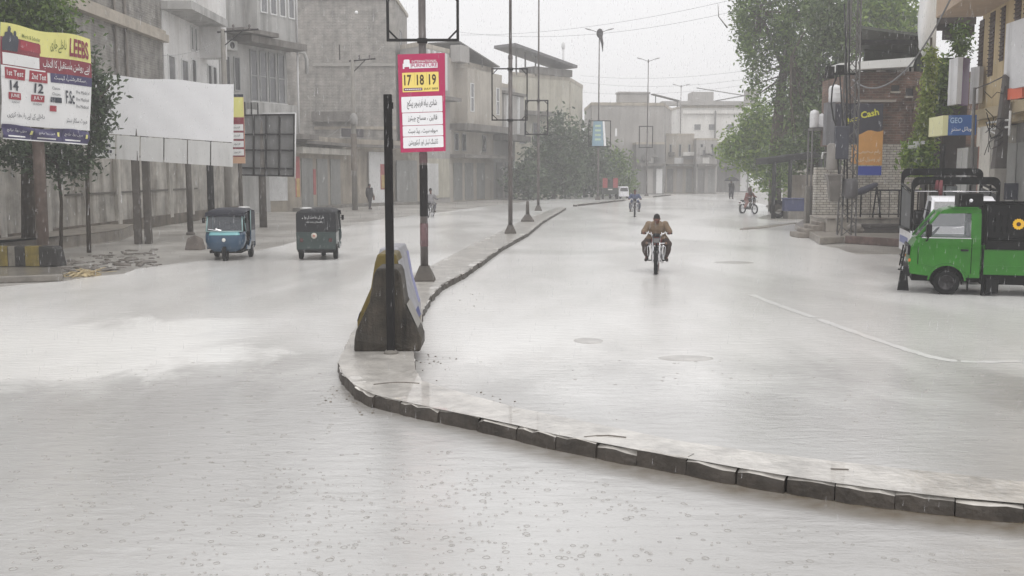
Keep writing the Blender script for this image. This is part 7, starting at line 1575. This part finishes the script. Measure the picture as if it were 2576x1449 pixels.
def standing(stride=0.0):
    return dict(pelvis=(0,0,0.93), chest=(0,0.0,1.27), neck=(0,0,1.46), head=(0,-0.015,1.60), face=(0,-1,-0.05),
      shl=(0.19,0,1.39), shr=(-0.19,0,1.39), ell=(0.24,0.02,1.10), elr=(-0.24,0.02,1.10), wrl=(0.245,-0.05,0.86), wrr=(-0.245,-0.05,0.86),
      hipl=(0.09,0,0.90), hipr=(-0.09,0,0.90), knl=(0.10,-0.04-stride,0.50), knr=(-0.10,-0.02+stride*.5,0.50), anl=(0.10,-stride*1.2,0.09), anr=(-0.10,stride*1.1,0.10), tol=(0.12,-0.17-stride*1.2,0.05), tor=(-0.12,-0.16+stride*1.1,0.05))
p = G(930, 526.5)
person('person', 'man in dark clothes walking past the white gate on the left pavement', (p.x,p.y,0), R(150), standing(0.14), dict(shirt=M('dark_cloth', C(58,54,56), 0.8, 0.15, 6), trousers=M('dark_cloth2', C(52,50,54), 0.8, 0.15, 6)), 0.014, None, long_shirt=0.75)
b = MB(M('brown_bag', C(112,90,80), 0.7)); b.bx(-0.05,0.05,-0.16,0.16,0.62,0.92); b.tube([(0,-0.1,0.92),(0,-0.06,1.05),(0,0.06,1.05),(0,0.1,0.92)], 0.01, 5)
tag(b.build('shoulder_bag', loc=(p.x+0.29,p.y,0.0), bevel=0.03), 'brown bag carried at the side of the man walking by the gate', 'bag')
# umbrella walker
Y = 97.0; X = seg_x(1837,Y); pz = 0.0
J = standing(0.08); J['elr'] = (-0.22,-0.10,1.14); J['wrr'] = (-0.06,-0.24,1.26)
person('person', 'person in dark clothes walking under the big black umbrella', (X,Y,0), R(5), J, dict(shirt=M('dusk_blue', C(40,40,48), 0.8, 0.15, 6), trousers=M('dusk_blue2', C(36,36,44), 0.8, 0.15, 6)), 0.016, None, long_shirt=0.95, bulk=1.1)
r = thing('umbrella', 'big open black umbrella held over the walker at the street end', 'umbrella', (X+0.02,Y-0.15,0), 0)
b = MB(M('umbrella_cloth', C(26,25,30), 0.5, 0.1)); n = 8; vs = []; rings = [(0.0,2.10),(0.25,2.06),(0.48,1.95),(0.64,1.80),(0.72,1.66)]
for rad, z in rings:
    for k in range(n*2): a = math.pi*k/n; f = 1.0 if k % 2 == 0 else 0.95; vs.append((rad*f*math.cos(a), rad*f*math.sin(a), z+(0.035 if k % 2 and rad > 0.6 else 0)))
m = 2*n; b.add(vs, [(i*m+k,i*m+(k+1)%m,(i+1)*m+(k+1)%m,(i+1)*m+k) for i in range(4) for k in range(m)]); b.build('canopy', r)
b = MB(greysteel); b.tube([(0,0,1.10),(0,0,2.16)], 0.012, 6); b.build('shaft', r); b = MB(blackpl); b.torus((0.035,0,1.10), 0.035, 0.012, axis=(0,1,0), seg=12, ms=6, a0=math.pi, a1=2*math.pi); b.build('handle', r)
b = MB(greysteel)
for k in range(n): a = 2*math.pi*k/n; b.tube([(0.3*math.cos(a)*0.1,0.3*math.sin(a)*0.1,1.82),(0.45*math.cos(a),0.45*math.sin(a),1.95)], 0.006, 4)
b.build('ribs', r)
# drivers inside the rickshaws
for (rr_, rz, lab, cl) in ((r1, R(5), 'driver in grey seen dimly through the blue auto rickshaw windscreen', C(96,96,100)),):
    J = rider_pose(head=(0,-0.10,1.28), face=(0,-1,-0.05)); J2 = {}
    for k, v in J.items(): J2[k] = v if k in ('face',) else (v[0], v[1]-0.34, v[2]-0.10)
    for s, sx in (('l',1),('r',-1)): J2['an'+s] = (sx*0.2,-0.62,0.42); J2['to'+s] = (sx*0.2,-0.78,0.40); J2['kn'+s] = (sx*0.2,-0.55,0.74); J2['el'+s] = (sx*0.33,-0.46,0.98); J2['wr'+s] = (sx*0.27,-0.54,1.0)
    person('person', lab, rr_.location, rz, J2, dict(shirt=M('driver_grey', cl, 0.8), trousers=M('driver_grey', cl)), 0.016, {'l': (0.27,-0.6,0.985), 'r': (-0.27,-0.6,0.985)}).scale = (0.88,0.88,0.88)
# ------------------------------------------------------------------ WIRES, BUBBLES AND RAIN
wirem = M('wire', C(120,120,122), 0.6, 0.05)
def wire(pts, rad, lab, name='overhead_wire', grp='thin power lines across the street'):
    b = MB(wirem); n = 18; a, c, sag = Vector(pts[0]), Vector(pts[1]), pts[2]
    b.tube([a.lerp(c, i/n) - Vector((0,0,4*sag*(i/n)*(1-i/n))) for i in range(n+1)], rad, 5)
    tag(b.build(name, world=a), lab, 'wire', grp)
wire((P(1160,88,70), P(1960,-30,52), 0.6), 0.008, 'topmost thin wire rising to the right above the fourth lamp')
wire((P(1150,80,70), P(1960,0,52), 0.9), 0.008, 'second wire from the top, just below the topmost one')
wire((P(1460,190,90), P(1960,165,70), 0.5), 0.008, 'wire running from the cream block roof towards the tall trees')
wire((P(1460,206,90), P(1960,185,70), 0.6), 0.008, 'lower wire of the pair from the cream block to the tall trees')
wire((P(1462,232,95), P(1960,200,72), 0.5), 0.008, 'wire crossing just above the far grey block')
mp = Vector((G(2129,592,0.26).x, G(2129,592,0.26).y, 0))
wire((P(2145,200,38.3), P(2418,-60,30), 1.35), 0.028, 'thick black cable drooping from the lattice mast up to the beige building', 'cable', None)
wire((P(565,90,56), P(330,130,42), 0.5), 0.008, 'thin wire from the left utility pole along the brown plastered block')
wire((P(894,285,68.5), P(770,360,60), 0.4), 0.008, 'sagging wire from the lamp box of the second utility pole')
b = MB(bark); b.tube([P(1830,70,64), P(1822,60,64), P(1808,42,64), P(1806,10,64)], [0.05,0.035,0.025,0.012], 6)
tag(b.build('bare_branch', world=P(1830,70,64)), 'bare crooked branch sticking out from the left of the tall tree', 'branch')
# bubbles and splash craters on the near water
rd = random.Random(99)
bub = bpy.data.materials.new('bubble'); bub.use_nodes = True; bb = bub.node_tree.nodes['Principled BSDF']
bb.inputs['Base Color'].default_value = C(190,187,182); bb.inputs['Roughness'].default_value = 0.12; bb.inputs['IOR'].default_value = 1.33; bb.inputs['Alpha'].default_value = 0.42
b = MB(bub)
def bubble(x, y, s):
    p = G(x, y, 0.006); k = 8; vs = []
    for t, z in ((1.0,0.0),(0.85,0.35),(0.5,0.62),(0.12,0.72)):
        for i in range(k): a = 2*math.pi*i/k; vs.append((p.x+s*t*math.cos(a), p.y+s*t*math.sin(a), p.z+s*z))
    b.add(vs, [(j*k+i,j*k+(i+1)%k,(j+1)*k+(i+1)%k,(j+1)*k+i) for j in range(3) for i in range(k)]+[tuple(range(3*k,4*k))], True)
def inroad(x, y):
    yk = 1045 + (x-1000)*0.215 + 30 if x > 860 else 0
    return x < 850 or y > yk + 25
for _ in range(620):
    x = rd.gauss(1000, 520); y = min(1446, 1150 + abs(rd.gauss(0, 150)) + rd.uniform(0, 60))
    if x < -20 or x > 2600 or not inroad(x, y): continue
    bubble(x, y, rd.choice((0.006,0.008,0.010,0.012,0.016)))
for _ in range(260):
    x = rd.uniform(0, 2560); y = rd.uniform(1000, 1446)
    if inroad(x, y): bubble(x, y, rd.uniform(0.004,0.009))
for _ in range(50): bubble(rd.uniform(0,420), rd.uniform(930,1040), rd.uniform(0.006,0.011))
for _ in range(160): bubble(rd.uniform(1150,2000), rd.uniform(900,1080)+0, rd.uniform(0.003,0.007))
def ring(x, y, s):
    p = G(x, y, 0.006); b.torus((p.x,p.y,p.z), s, s*0.09+0.0006, seg=14, ms=5)
for _ in range(700):
    x = rd.uniform(-20, 2590); y = rd.uniform(905, 1446)
    if inroad(x, y) or y < 900+(x-1100)*0.16: ring(x, y, rd.uniform(0.007,0.026))
tag(b.build('water_bubbles'), kind='stuff')
# rain: drops in the air, each a slim bead of water
rn = bpy.data.materials.new('rain_drop'); rn.use_nodes = True; rb = rn.node_tree.nodes['Principled BSDF']
rb.inputs['Base Color'].default_value = (0.8,0.8,0.82,1); rb.inputs['Roughness'].default_value = 0.2; rb.inputs['Alpha'].default_value = 0.19
b = MB(rn)
for _ in range(32000):
    Yd = 5 + 75*rd.random()**0.8; Xd = rd.uniform(-0.55,0.55)*Yd; z = rd.uniform(0.05, min(12, 2.5+Yd*0.22)); s = 0.0022+0.00014*Yd*rd.random(); l = rd.uniform(0.03,0.06)+0.0012*Yd
    p = Vector((Xd,Yd,z)); b.add([p+Vector((s,0,0)),p+Vector((-s*.5,s*.87,0)),p+Vector((-s*.5,-s*.87,0)),p+Vector((0.004,0,l)),p-Vector((0,0,s*1.5))], [(0,1,3),(1,2,3),(2,0,3),(1,0,4),(2,1,4),(0,2,4)])
tag(b.build('rain'), kind='stuff')
